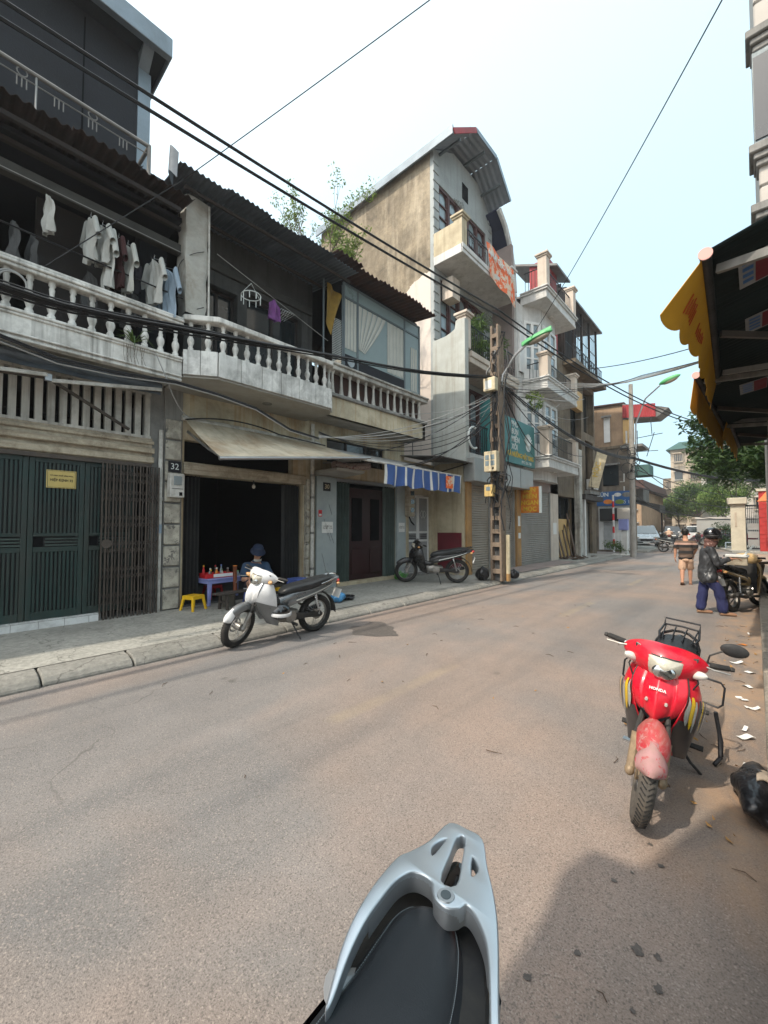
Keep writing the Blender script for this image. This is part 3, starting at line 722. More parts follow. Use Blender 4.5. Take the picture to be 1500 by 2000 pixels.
MB().cbox((-6.95,.99,3.55),(.06,.07,.09)).build('bracket', MAT['steel'], aw)

# ---------------------------------------------------------------- shared pilaster with blocks, number 32, meter, pipe
hB = thing('shophouse', 'two-storey shophouse with open dark shop front and chamfered tiled balcony', 'house', (-7.5, 4.3, .12))
pil = MB().box(-7.75,-7.46,2.63,2.93,.05,4.0).build('pilaster', MAT['conc_grey'], hB)
z = .15
while z < 3.3:
    MB().box(-7.462,-7.415-random.uniform(0,.008),2.645,2.905,z+.012,z+.345).build('block', MAT['block'], pil, bevel=.012); z += .365
nm = thing('house_number', 'dark number plate reading 32 above the meter box', 'number plate', (-7.41,2.79,2.5))
MB().box(-7.413,-7.403,2.685,2.895,2.50,2.69).build('plate', MAT['dark_wall'], nm, bevel=.003)
text_mesh('32', .15, MAT['sign_white'], nm, (-7.401,2.79,2.595), FACE_X, .003, sx=.95)
mt = thing('meter_box', 'pale grey electricity meter box on the pilaster under number 32', 'meter box', (-7.40,2.79,2.1))
MB().box(-7.41,-7.27,2.67,2.91,2.06,2.47).build('case', MAT['pipe_white'], mt, bevel=.02, bseg=2)
MB().box(-7.272,-7.262,2.73,2.86,2.27,2.42).build('window', MAT['glass'], mt, bevel=.004)
MB().box(-7.272,-7.264,2.82,2.87,2.09,2.15).build('socket', MAT['black_in'], mt)
MB().box(-7.272,-7.266,2.70,2.88,2.20,2.215).build('seam', MAT['conc_grey'], mt)
dp = thing('drainpipe', 'weathered white drainpipe left of the block pilaster', 'pipe', (-7.42,2.57,.12))
MB().tube([(-7.44,2.575,.12),(-7.44,2.575,3.2)],.035,10).build('pipe', MAT['pipe_white'], dp, smooth=True)
MB().tube([(-7.44,2.575,1.45),(-7.44,2.575,1.60)],.038,10).build('blue_patch', MAT['cloth_blue'], dp, smooth=True)
MB().tube([(-7.44,2.575,2.0),(-7.44,2.575,2.06)],.041,10).tube([(-7.44,2.575,.7),(-7.44,2.575,.76)],.041,10).build('collar', MAT['pipe_white'], dp, smooth=True)

# ---------------------------------------------------------------- house 32
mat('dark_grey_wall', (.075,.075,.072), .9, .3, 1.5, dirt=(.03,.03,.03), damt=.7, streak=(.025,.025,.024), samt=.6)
YB0, YB1 = 2.93, 5.80
m = MB(); wall(m, 'x', -7.75, .25, YB0, YB1, .05, 4.1, [(2.98, 5.58, .05, 2.50), (2.98,5.3,2.72,3.12)])
m.build('wall', MAT['conc_cream'], hB)
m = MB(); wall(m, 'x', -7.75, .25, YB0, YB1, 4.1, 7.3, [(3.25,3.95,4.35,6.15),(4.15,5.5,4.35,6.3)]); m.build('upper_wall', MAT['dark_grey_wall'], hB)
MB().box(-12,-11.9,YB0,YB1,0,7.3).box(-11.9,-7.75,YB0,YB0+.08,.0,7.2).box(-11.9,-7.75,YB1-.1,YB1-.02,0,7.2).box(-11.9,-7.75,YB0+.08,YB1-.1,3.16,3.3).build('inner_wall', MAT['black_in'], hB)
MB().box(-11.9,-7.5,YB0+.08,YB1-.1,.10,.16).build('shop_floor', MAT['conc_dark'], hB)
MB().box(-7.5,-7.44,2.96,5.62,2.50,2.70).build('lintel', MAT['lintel'], hB, bevel=.008)
MB().box(-7.70,-7.68,2.98,5.3,2.74,3.12).build('fanlight', MAT['black_in'], hB)
gl = MB(); fold_gate(gl, 2.99, 3.30, .15, 2.49, -7.66, 9, .06); gl.build('folding_gate', MAT['gate_black'], hB)
gl = MB(); fold_gate(gl, 5.12, 5.55, .15, 2.49, -7.66, 12, .06); gl.build('folding_gate', MAT['gate_black'], hB)
pl2 = MB().box(-7.74,-7.44,5.60,5.68,.06,2.62).build('pilaster', MAT['block'], hB)
z = .14
while z < 2.4:
    MB().box(-7.445,-7.40,5.605,5.69,z+.01,z+.33).build('block', MAT['block'], pl2, bevel=.01); z += .36
# chamfered balcony
out = [(-7.5,2.62),(-6.70,2.62),(-6.40,3.05),(-6.40,5.42),(-6.62,5.62),(-7.5,5.62)]
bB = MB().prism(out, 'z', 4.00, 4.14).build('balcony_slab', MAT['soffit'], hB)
edge = [(-6.70,2.62),(-6.40,3.05),(-6.40,5.42),(-6.62,5.62)]
def panels(parent, a, b, n, z0, z1, m_, th=.03):
    a = V(*a,0); b = V(*b,0); d = (b-a); nn = V(d.y,-d.x,0).normalized()
    for i in range(n):
        p = a + d*(i/n) + d.normalized()*.004; q = a + d*((i+1)/n) - d.normalized()*.004
        MB().add([p+V(0,0,z0),q+V(0,0,z0),q+V(0,0,z1),p+V(0,0,z1)]+[x+nn*th for x in (p+V(0,0,z0),q+V(0,0,z0),q+V(0,0,z1),p+V(0,0,z1))],
                 [(0,1,2,3),(7,6,5,4),(0,4,5,1),(1,5,6,2),(2,6,7,3),(3,7,4,0)]).build('panel', m_, parent, bevel=.004)
MB().prism([(-7.5,2.63),(-6.705,2.63),(-6.405,3.06),(-6.405,5.41),(-6.62,5.61),(-7.5,5.61)],'z',3.95,4.0).prism([(-6.8,2.64),(-6.71,2.64),(-6.42,3.06),(-6.42,5.41),(-6.62,5.60),(-6.72,5.60),(-6.5,5.38),(-6.5,3.09)],'z',4.14,4.385).build('edge_beam', MAT['soffit'], bB)
panels(bB, edge[0], edge[1], 2, 3.985, 4.385, MAT['tile_panel']); panels(bB, edge[1], edge[2], 6, 3.985, 4.385, MAT['tile_panel']); panels(bB, edge[2], edge[3], 1, 3.985, 4.385, MAT['tile_panel'])
for s_ in range(3):
    a, b = V(*edge[s_],0), V(*edge[s_+1],0); n = max(1, round((b-a).length/.21)); inn = V(-.06,0,0)
    for i in range(n):
        put(bB, 'baluster', me_bal, a.lerp(b,(i+.5)/n)+inn+V(0,0,4.385), 0, scale=(1.05,1.05,.96))
rail = [(-6.84,2.60),(-6.66,2.60),(-6.34,3.03),(-6.34,5.45),(-6.58,5.66),(-6.72,5.56),(-6.53,5.38),(-6.53,3.08)]
MB().prism(rail,'z',4.865,4.955).build('handrail', MAT['conc_white'], bB, bevel=.012)
MB().cyl((-6.95,4.3,3.945),(-6.95,4.3,3.935),.09,n=16).build('ceiling_lamp', MAT['conc_grey'], bB)
# arched dark windows above, beam, roof
for (a, b, zt) in ((3.25,3.95,6.15),(4.15,5.5,6.3)):
    MB().box(-7.74,-7.70,a,b,4.36,zt).build('window', MAT['glass_dark'], hB)
    fr_ = MB()
    for q in (a, (a+b)/2-.025, b-.05): fr_.box(-7.70,-7.66,q,q+.05,4.36,zt)
    fr_.box(-7.70,-7.66,a+.05,b-.05,zt-.06,zt).box(-7.70,-7.66,a+.05,b-.05,5.5,5.55).build('window_frame', MAT['dark_wood'], hB)
MB().box(-7.5,-7.44,YB0,5.75,6.42,6.58).build('cornice', MAT['beam_shaded'], hB, bevel=.01)
MB().tube([(-7.0,2.7,6.88),(-7.0,6.0,6.88)],.03,6).tube([(-6.45,2.5,6.86),(-6.45,6.0,6.92)],.03,6).build('roof_purlin', MAT['dark_wood'], hB)
y = 2.34
while y < 5.9:
    m = MB(); corr(m, (-8.6, y, 7.30+random.uniform(-.012,.012)), (0,.80,0), (2.42+random.uniform(-.04,.05),0,-.28), .016, .09, nv=2)
    m.build('roof_sheet', MAT['blue_sheet'], hB, smooth=True, ang=60); y += .72
MB().sheet(lambda u,v: (-6.35+.2*u-.05*v, 2.30-.10*math.sin(u*3), 7.06+.12*math.sin(u*3.1)-.35*v), 8, 4, .004,(0,1,0)).build('bent_flashing', MAT['blue_sheet'], hB, smooth=True)
# wrapped column between the balconies
cw = thing('wrapped_column', 'balcony column wrapped in dirty white plastic sheet and string', 'column', (-6.8,2.8,4.9))
def colf(u, v):
    a = 2*math.pi*u; sx = .17*max(-1, min(1, 1.35*math.cos(a))); sy = .19*max(-1, min(1, 1.35*math.sin(a)))
    w = 1+.05*math.sin(v*17+3*math.cos(a*2))+.03*math.sin(v*41+a*5); t = 1-.12*v*0 - .16*(1-v)**3
    return (-6.84+sx*w*t, 2.80+sy*w*t, 5.02+1.93*v)
MB().sheet(colf, 32, 30).build('plastic_sheet', MAT['tarp_grey'], cw, smooth=True)
MB().box(-6.96,-6.74,2.70,2.90,4.9,7.1).build('core', MAT['conc_dark'], cw)
st_ = MB(); pts = []
for i in range(40): a = i*.30; pts.append((-6.84+.19*math.cos(a), 2.80+.215*math.sin(a), 5.1+i*.045))
st_.tube(pts,.006,4); st_.build('string', MAT['cable'], cw)
MB().tube([(-6.62,2.98,4.95),(-6.63,2.97,6.9)],.016,6).build('conduit', MAT['pipe_white'], cw, smooth=True)
# cream roll-out awning
aB = thing('roll_out_awning', 'stained cream fabric awning pulled down over the open shop front', 'awning', (-7.4,4.4,3.4))
def awf(u, v):
    y = 2.95+u*3.05; x0, z0 = -7.42, 3.46; x1, z1 = -5.92+.05*u, 2.60+.38*u
    return (x0+(x1-x0)*v, y-(.06*v if u < .5 else -.0), z0+(z1-z0)*v-.10*math.sin(math.pi*v)*(.6+.4*math.sin(u*9))*.6)
MB().sheet(awf, 40, 14, .004, (.5,0,.8)).build('fabric', MAT['tarp'], aB, smooth=True)
MB().tube([(-5.92,2.86,2.585),(-5.87,6.05,2.985)],.028,8).build('front_bar', MAT['steel'], aB, smooth=True)
MB().tube([(-7.44,2.9,3.48),(-7.44,6.0,3.48)],.045,8).build('roller', MAT['pipe_white'], aB, smooth=True)
MB().bar((-7.42,5.9,3.30),(-6.6,5.85,2.98),.03,.04).bar((-6.6,5.85,2.98),(-5.9,6.0,2.97),.03,.04).build('folding_arm', MAT['steel'], aB)
MB().bar((-7.42,3.0,3.25),(-6.7,3.05,2.86),.03,.04).bar((-6.7,3.05,2.86),(-5.95,2.95,2.60),.03,.04).build('folding_arm', MAT['steel'], aB)
# bulb in the shop opening
bu = thing('light_bulb', 'unlit bulb hanging in the dark shop opening', 'bulb', (-7.5,4.35,2.35))
MB().tube([(-7.5,4.35,2.50),(-7.5,4.35,2.42)],.012,6).build('holder', MAT['bk_black'], bu); MB().ell((-7.5,4.35,2.375),(.035,.035,.045)).build('globe', MAT['lens'], bu, smooth=True)

# ---------------------------------------------------------------- house 30
h30 = thing('shophouse', 'house number 30 with marble pillars, red door and glazed upper bay', 'house', (-7.5,7.4,.12))
m = MB(); wall(m, 'x', -7.75, .25, 5.80, 9.15, .05, 4.4, [(6.52,8.72,.05,2.72),(6.25,8.3,3.12,3.68)])
m.build('wall', MAT['conc_cream'], h30)
MB().box(-11,-10.9,5.8,9.15,0,7).box(-10.9,-7.75,5.82,5.9,0,7.0).box(-10.9,-7.75,9.05,9.13,0,7).build('inner_wall', MAT['dark_wall'], h30)
MB().box(-7.50,-7.42,5.90,6.50,.12,2.74).build('marble_pillar', MAT['marble'], h30, bevel=.006)
MB().box(-7.50,-7.42,8.74,9.12,.12,2.74).build('marble_pillar', MAT['marble'], h30, bevel=.006)
ve = MB()
for k in range(7):
    y = 5.95+random.random()*.35; z = .3+random.random()*2.1
    ve.bar((-7.418,y,z+.25*random.random()),(-7.418,y+.18*random.random()+.05,z-.18),.002,.012,(1,0,0))
ve.build('vein', MAT['conc_grey'], h30, kind='stuff')
MB().box(-7.62,-7.56,6.95,8.30,.2,2.55).build('door', MAT['red_door'], h30)
for (a,b) in ((7.0,7.6),(7.68,8.25)):
    MB().box(-7.56,-7.545,a+.12,b-.12,1.2,2.3).build('door_glass', MAT['black_in'], h30)
    MB().box(-7.56,-7.54,a+.10,b-.10,.35,1.0).build('door_panel', MAT['red_door'], h30, bevel=.008)
gl = MB(); fold_gate(gl, 6.54, 6.96, .16, 2.66, -7.56, 9, .07); gl.build('folding_gate', MAT['gate_green'], h30)
gl = MB(); fold_gate(gl, 8.28, 8.70, .16, 2.66, -7.56, 9, .07); gl.build('folding_gate', MAT['gate_green'], h30)
MB().box(-7.60,-7.46,6.52,8.72,2.66,2.74).build('gate_track', MAT['steel'], h30)
MB().box(-7.7,-7.36,6.52,8.72,.10,.22).build('step', MAT['beige'], h30, bevel=.01)
MB().box(-7.64,-7.62,6.25,8.3,3.12,3.68).build('strip_window', MAT['glass_dark'], h30)
fr_ = MB()
for y in (6.25,6.93,7.61,8.26): fr_.box(-7.62,-7.58,y,y+.04,3.12,3.68)
fr_.build('window_frame', MAT['dark_wood'], h30)
# balcony
b30 = MB().box(-7.5,-6.82,5.72,9.2,4.0,4.14).build('balcony_slab', MAT['soffit'], h30)
MB().box(-6.92,-6.80,5.72,9.22,4.0,4.42).box(-6.80,-7.5,9.10,9.22,4.0,4.42).build('fascia', MAT['conc_cream'], b30)
MB().box(-6.95,-6.74,5.72,9.26,4.42,4.50).box(-7.5,-6.95,9.06,9.26,4.42,4.50).build('moulding', MAT['conc_grey'], b30, bevel=.015)
MB().box(-7.02,-6.98,5.75,9.12,4.5,5.05).build('brick_backing', MAT['rust_sheet'], b30)
y = 5.86
while y < 9.2: put(b30, 'baluster', me_bal2, (-6.85, y, 4.50), 0, scale=(1.15,1.15,1.04)); y += .262
MB().box(-7.0,-6.74,5.72,9.28,5.02,5.12).box(-6.98,-6.70,5.72,9.30,5.12,5.17).build('handrail', MAT['conc_pale'], b30, bevel=.014)
# glazed bay
for y in (6.22,6.66,8.42,9.07): MB().box(-6.94,-6.89,y,y+.05,5.17,7.22).build('mullion', MAT['frame_grey'], h30, bevel=.004)
for z in (5.17,6.86,7.17): MB().box(-6.938,-6.892,6.27,9.07,z,z+.05).build('transom', MAT['frame_grey'], h30, bevel=.004)
MB().box(-7.5,-6.945,9.07,9.11,5.17,7.2).build('side_panel', MAT['frame_grey'], h30)
for (a,b,z0,z1) in ((6.27,6.66,5.55,6.86),(6.71,8.42,5.50,6.86),(8.47,9.07,5.22,6.86),(6.27,6.66,6.91,7.17),(6.71,8.42,6.91,7.17),(8.47,9.07,6.91,7.17)):
    MB().box(-6.920,-6.912,a,b,z0,z1).build('pane', MAT['glass_frost'], h30)
MB().box(-6.925,-6.90,6.27,6.66,5.22,5.55).box(-6.925,-6.90,6.71,8.42,5.22,5.50).build('kick_panel', MAT['dark_wall'], h30)
MB().cyl((-6.90,6.46,5.385),(-6.885,6.46,5.385),.11,n=16).build('fan_vent', MAT['steel'], h30, smooth=True)
def cur(u, v):
    w = 1-.75*v*v if True else 1
    return (-6.905+.012*math.sin(u*34), 6.72+.95*u*(1-.78*v**1.2), 6.84-1.05*v-.05*u*v)
MB().sheet(cur, 40, 14, .003, (1,0,0)).build('tied_curtain', MAT['curtain'], h30, smooth=True)
MB().sheet(lambda u,v:(-6.905+.012*math.sin(u*22), 6.28+.36*u, 6.84-1.15*v), 20, 4, .003,(1,0,0)).build('net_curtain', MAT['curtain'], h30, smooth=True)
MB().sheet(lambda u,v:(-6.906+.010*math.sin(u*30), 7.75+.66*u, 6.84-1.3*v), 24, 4, .003,(1,0,0)).build('net_curtain', MAT['curtain'], h30, smooth=True)
MB().sheet(lambda u,v:(-6.906+.012*math.sin(u*18), 8.72+.30*u, 6.5-1.2*v), 16, 4, .003,(1,0,0)).build('net_curtain', MAT['curtain'], h30, smooth=True)
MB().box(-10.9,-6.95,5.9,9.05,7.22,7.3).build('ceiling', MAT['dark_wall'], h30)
y = 5.55
while y < 8.9:
    m = MB(); w = .80; corr(m, (-8.6, y, 7.58+random.uniform(-.02,.02)+(0 if y > 6 else .05)), (0,w,0), (2.28+random.uniform(-.05,.08),0,-.24), .028, .14, nv=2)
    m.build('roof_sheet', MAT['rust_sheet'], h30, smooth=True, ang=60); y += .70
# mesh screen and mustard cloth at the end of the balcony
ms = thing('mesh_screen', 'white wire mesh screen beside the glazed bay', 'screen', (-6.9,6.05,5.2))
mm = MB()
for i in range(9):
    mm.bar((-6.88,5.88+.035*i,5.25),(-6.88,5.88+.035*i,6.25),.005)
for i in range(26): mm.bar((-6.88,5.88,5.25+.04*i),(-6.88,6.16,5.25+.04*i),.005)
mm.build('mesh', MAT['sign_white'], ms, kind='stuff')
MB().bar((-6.88,6.17,5.15),(-6.88,6.17,7.1),.03).bar((-6.88,5.62,5.1),(-6.88,5.62,7.0),.03).build('post', MAT['frame_grey'], ms)
cm = MB().sheet(lambda u,v:(-6.86+.04*math.sin(u*9+v*2), 5.70+.42*u-.22*u*v-.05*v, 6.95-.15*u-.95*v+.12*math.sin(u*7)*v), 14, 12, .005, (1,0,0)).build('hanging_cloth', MAT['cloth_mustard'], smooth=True)
setp(cm, 'mustard yellow cloth hanging beside the wire mesh screen', 'cloth')
# blue and white striped awning
a30 = thing('striped_awning', 'pale awning with ruffled blue and white striped valance', 'awning', (-7.4,8,3.4))
MB().sheet(lambda u,v:(-7.42+1.26*v, 5.98+4.06*u, 3.42-.42*v-.03*math.sin(math.pi*v)), 24, 6, .005,(0,0,1)).build('fabric', MAT['awn_grey'], a30, smooth=True)
MB().tube([(-6.16,5.98,2.995),(-6.16,10.05,3.0)],.024,8).build('front_bar', MAT['pipe_white'], a30, smooth=True)
n = 46
for i in range(n):
    a = 6.80+3.22*i/n; b = 6.80+3.22*(i+1)/n; k = i % 5
    ph = i*.9
    MB().sheet(lambda u,v,a=a,b=b,ph=ph:(-6.145+.035*math.sin((a+(b-a)*u)*11)*(.25+v), a+(b-a)*u+.02*math.sin(v*3+ph*.2), 2.985-(.47+.02*math.sin(a*9))*v), 3, 5, .004,(1,0,0)).build('valance_strip', MAT['stripe_white' if k in (0,) else 'stripe_blue'], a30, smooth=True)
MB().box(-6.09,-6.085,9.18,9.52,2.60,2.93).build('printed_patch', MAT['banner'], a30)
MB().bar((-7.44,6.1,3.05),(-6.2,6.1,2.97),.03).bar((-7.44,9.9,3.05),(-6.2,9.95,2.97),.03).build('arm', MAT['steel'], a30)
sh = thing('shop_canopy', 'small flat concrete canopy with patterned fabric roll above the marble pillar', 'canopy', (-7.2,6.3,2.8))
MB().prism([(-7.5,2.76),(-6.75,2.80),(-6.70,2.86),(-7.5,2.86)],'y',5.88,6.75).build('slab', MAT['soffit'], sh, bevel=.01)
MB().tube([(-6.85,5.9,2.93),(-6.80,6.3,2.92),(-6.55,6.75,2.96)],.085,10).build('fabric_roll', MAT['fabric_pattern'], sh, smooth=True)
n3 = thing('house_number', 'dark number plate reading 30 on the marble pillar', 'number plate', (-7.42,6.2,2.4))
MB().box(-7.42,-7.41,6.08,6.30,2.40,2.60).build('plate', MAT['dark_wall'], n3, bevel=.003)
text_mesh('30', .15, MAT['box_cream'], n3, (-7.408,6.19,2.50), FACE_X, .003)
nt_ = thing('paper_notice', 'white paper notice on the left marble pillar', 'notice', (-7.42,6.2,1.4))
MB().box(-7.42,-7.415,6.05,6.38,1.42,1.68).build('sheet', MAT['paper'], nt_); text_mesh('CẤM ĐỖ XE\nTRƯỚC CỬA', .05, MAT['ink'], nt_, (-7.413,6.215,1.55), FACE_X, .001)
nt2 = thing('paper_notice', 'white paper notice on the right marble pillar', 'notice', (-7.42,8.9,1.4))
MB().box(-7.42,-7.415,8.80,9.06,1.42,1.68).build('sheet', MAT['paper'], nt2); text_mesh('CẤM ĐỖ XE\nTRƯỚC CỬA', .042, MAT['ink'], nt2, (-7.413,8.93,1.55), FACE_X, .001)
rs = thing('red_sticker', 'small red and white sticker on the left marble pillar', 'sticker', (-7.42,6.0,1.8))
MB().box(-7.42,-7.416,5.95,6.05,1.80,1.95).build('paper_backing', MAT['plastic_red'], rs); MB().box(-7.416,-7.414,5.965,6.035,1.82,1.86).build('print', MAT['paper'], rs)
dp2 = thing('drainpipe', 'pale grey drainpipe between the open shop front and the marble pillar', 'pipe', (-7.42,5.76,.12))
MB().tube([(-7.42,5.77,.12),(-7.42,5.77,3.9)],.045,10).build('pipe', MAT['pipe_white'], dp2, smooth=True)
for z in (.6,1.4,2.2,2.7): MB().tube([(-7.42,5.77,z),(-7.42,5.77,z+.05)],.052,10).build('collar', MAT['conc_grey'], dp2, smooth=True)

# ---------------------------------------------------------------- narrow low house with white metal door
hn = thing('narrow_house', 'narrow low beige frontage with grey metal door under corrugated canopy', 'house', (-7.5,9.9,.12))
m = MB(); wall(m, 'x', -7.75, .25, 9.15, 10.62, .05, 3.5, [(9.32,10.42,.05,2.55)]); m.build('wall', MAT['beige'], hn)
MB().box(-7.5,-7.46,9.16,9.30,.1,2.7).box(-7.5,-7.46,10.43,10.60,.1,2.7).build('jamb', MAT['beige'], hn)
for (a,b) in ((9.33,9.86),(9.88,10.41)):
    dl = MB().box(-7.62,-7.58,a,b,.15,2.5).build('door_leaf', MAT['door_grey'], hn)
    MB().box(-7.58,-7.56,a,a+.05,.15,2.5).box(-7.58,-7.56,b-.05,b,.15,2.5).box(-7.58,-7.56,a+.05,b-.05,1.12,1.18).box(-7.58,-7.56,a+.05,b-.05,1.38,1.43).box(-7.58,-7.56,a+.05,b-.05,2.44,2.5).box(-7.58,-7.56,a+.05,b-.05,.15,.22).build('frame', MAT['white_frame'], dl)
    lv = MB()
    for k in range(3): lv.box(-7.575,-7.560,a+.12,b-.10,1.21+k*.05,1.23+k*.05)
    lv.build('louvre', MAT['gate_black'], dl, kind='stuff')
    c = (a+b)/2; dm = MB()
    for dd in (-.06,.06):
        q = [(c+dd-.10,1.95),(c+dd,2.07),(c+dd+.10,1.95),(c+dd,1.83)]
        for i in range(4): dm.bar((-7.572,*q[i]),(-7.572,*q[(i+1)%4]),.008,.008)
    dm.build('diamond_ornament', MAT['white_frame'], dl)
MB().box(-7.7,-7.35,9.2,10.6,.10,.20).build('step', MAT['conc_grey'], hn, bevel=.01)
m = MB(); corr(m, (-7.55,8.95,3.62), (0,1.85,0), (1.45,0,-.18), .014,.08); m.build('canopy_sheet', MAT['grey_sheet'], hn, smooth=True, ang=60)
for y in (9.1,10.5): MB().bar((-7.5,y,3.2),(-6.2,y,3.42),.03).build('canopy_bracket', MAT['gate_brown'], hn)
mb2 = thing('meter_box', 'tall brown meter box with black windows beside the grey metal door', 'meter box', (-7.4,9.2,1.9))
MB().box(-7.46,-7.25,9.08,9.34,1.86,2.72).build('case', MAT['lintel'], mb2, bevel=.02)
for z in (1.98,2.22,2.46): MB().box(-7.252,-7.244,9.13,9.29,z,z+.13).build('window', MAT['glass_dark'], mb2)
MB().tube([(-7.36,9.2,1.86),(-7.30,9.22,1.70),(-7.22,9.25,1.62),(-7.25,9.15,1.72)],.02,6).build('cable', MAT['cable'], mb2, smooth=True)
# ---------------------------------------------------------------- tall house with the weathered gable side
def side_mat():
    m, nt, b = new_mat('old_render'); L = nt.links.new; p = mapped(nt)
    n1 = noise(nt, p, .9, 6, .68, .5); st = noise(nt, mapped(nt, (2.2,2.2,.22)), 1.0, 7, .7, .4); n2 = noise(nt, p, 7, 6, .7)
    br = mix(nt, ramp(nt, n1, [(.34, B3(0)), (.64, B3(1))]), (.31,.255,.18), (.135,.113,.085))
    br = mix(nt, ramp(nt, st, [(.50, B3(0)), (.70, B3(.75))]), br, (.42,.36,.27))
    br = mix(nt, 1, br, ramp(nt, n2, [(.3, B3(.75)), (.7, B3(1.15))]), 'MULTIPLY')
    pk = mix(nt, n1, (.66,.57,.50), (.56,.51,.46)); pk = mix(nt, ramp(nt, st, [(.55,B3(0)),(.75,B3(.5))]), pk, (.30,.26,.22))
    sx = nd(nt, 'SeparateXYZ'); L(p, sx.inputs[0])
    # newer pale plaster below a ragged line that drops towards the back
    a = nd(nt, 'Math', operation='MULTIPLY_ADD'); L(sx.outputs[0], a.inputs[0]); a.inputs[1].default_value = -.62; a.inputs[2].default_value = -14.75
    c = nd(nt, 'Math', operation='ADD'); L(sx.outputs[2], c.inputs[0]); L(a.outputs[0], c.inputs[1])
    w = nd(nt, 'Math', operation='MULTIPLY_ADD'); L(n1, w.inputs[0]); w.inputs[1].default_value = 1.6; w.inputs[2].default_value = -.8
    d = nd(nt, 'Math', operation='ADD'); L(c.outputs[0], d.inputs[0]); L(w.outputs[0], d.inputs[1])
    f = ramp(nt, d.outputs[0], [(.0, B3(1)), (.03, B3(0))])
    L(mix(nt, f, br, pk), b.inputs['Base Color']); b.inputs['Roughness'].default_value = .92; b.inputs['Specular IOR Level'].default_value = .2
    bp = nd(nt, 'Bump'); bp.inputs['Strength'].default_value = .5; bp.inputs['Distance'].default_value = .03; L(n2, bp.inputs['Height']); L(bp.outputs[0], b.inputs['Normal'])
side_mat()
mat('front_grey', (.36,.385,.38), .85, .12, 1.2, dirt=(.24,.255,.25), damt=.6, streak=(.20,.20,.19), samt=.45, bump=.1)
mat('fin_render', (.44,.46,.43), .88, .14, 1.0, dirt=(.30,.29,.25), damt=.6, dsc=1.6, streak=(.24,.21,.16), samt=.6)

hC = thing('tall_house', 'four-storey house with weathered brown side wall and blue metal gable roof', 'house', (-7.5,12.7,.12))
C0, C1 = 10.65, 14.70
MB().box(-13.2,-7.62,C0,C0+.2,0,13.85).build('side_wall', MAT['old_render'], hC)
m = MB(); holes = [(10.98,14.15,10.55,12.95),(11.05,13.95,7.1,9.75),(10.95,14.2,3.9,6.55)]
wall(m, 'x', -7.70, .2, C0+.004, C1, 3.4, 13.9, holes)
m.prism([(C0+.004,13.9),(C1,13.9),(13.5,14.62),(11.9,14.62)],'x',-7.70,-7.5)
m.build('front_wall', MAT['front_grey'], hC)
z = 4.2
while z < 13.6:
    MB().box(-7.505,-7.47,C0+.002,C0+.30,z,z+.26).build('quoin', MAT['front_grey'], hC, bevel=.008)
    if z > 7: MB().box(-7.505,-7.47,C1-.36,C1-.08,z,z+.26).build('quoin', MAT['front_grey'], hC, bevel=.008)
    z += .31
# roof sheets on the four-sided gable
g = [(10.48,13.78),(11.88,14.84),(13.32,14.88),(14.42,13.92)]
for i in range(3):
    (ya,za),(yb,zb) = g[i],g[i+1]; n = V(0,-(zb-za),yb-ya).normalized()
    x = -13.3
    while x < -6.7:
        w = min(1.7, -6.6-x); mm = MB(); corr(mm, (x,ya,za), (w,0,0), (0,yb-ya,zb-za), .02,.2,.004,5,2); mm.build('roof_sheet', MAT['roof_pale' if x > -8.4 else 'metal_fascia'], hC, smooth=True, ang=60); x += 1.68
    a = V(-6.6,ya,za); b = V(-6.6,yb,zb)
    MB().bar(a+V(.02,0,0), b+V(.02,0,0), .03, .16, n).build('barge_board', MAT['red_sheet' if i == 0 else 'metal_fascia'], hC)
MB().box(-13.3,-6.6,10.42,10.48,13.68,13.96).build('eave_fascia', MAT['metal_fascia'], hC)
for (y,zz) in ((11.0,14.05),(12.6,14.76),(13.8,14.35)): MB().box(-8.5,-6.7,y,y+.06,zz-.12,zz-.04).build('purlin', MAT['frame_grey'], hC)
MB().tube([(-7.0,12.2,14.8),(-7.0,12.2,15.5)],.012,5).build('lightning_rod', MAT['steel'], hC)
MB().box(-7.51,-7.49,12.45,12.85,13.35,13.95).build('attic_slot', MAT['black_in'], hC)
rv = MB()
for i in range(5): rv.tube([(-7.485,11.9+.14*i,13.0+.05*i),(-7.485,12.15+.12*i,12.9+.08*math.sin(i)),(-7.485,12.3+.11*i,13.15-.05*i)],.022,5)
rv.build('stucco_relief', MAT['front_grey'], hC, smooth=True)
def wood_window(parent, y0, y1, z0, z1, n, x=-7.60):
    w = MB().box(x-.05,x,y0,y1,z0,z1).build('window', MAT['glass'], parent)
    f = MB(); pw = (y1-y0)/n
    f.box(x,x+.07,y0,y1,z1-.10,z1); f.box(x,x+.07,y0,y1,z0,z0+.08)
    for i in range(n+1): f.box(x,x+.07,y0+i*pw-.05*(i > 0),y0+i*pw+.05*(i < n),z0+.08,z1-.10)
    f.build('frame', MAT['wood_window'], w)
    for i in range(n):
        a = y0+i*pw+.05; b = a+pw-.10; s = MB()
        s.box(x,x+.05,a,a+.05,z0+.08,z1-.1).box(x,x+.05,b-.05,b,z0+.08,z1-.1)
        for k in range(1,5): zz = z0+.08+(z1-z0-.2)*k/5; s.box(x,x+.045,a+.05,b-.05,zz-.022,zz+.022)
        s.torus((x+.02,(a+b)/2,z1-.32),(b-a)/2-.05,.02,8,4,'x',(0,math.pi))
        s.build('sash', MAT['wood_window'], w)
    return w
wood_window(hC,10.98,14.15,10.55,12.95,5); wood_window(hC,11.05,13.95,7.1,9.75,5); wood_window(hC,10.95,14.2,3.9,6.55,5)
MB().box(-13,-7.75,C0+.25,C1,0,13.7).build('inner_core', MAT['dark_wall'], hC)
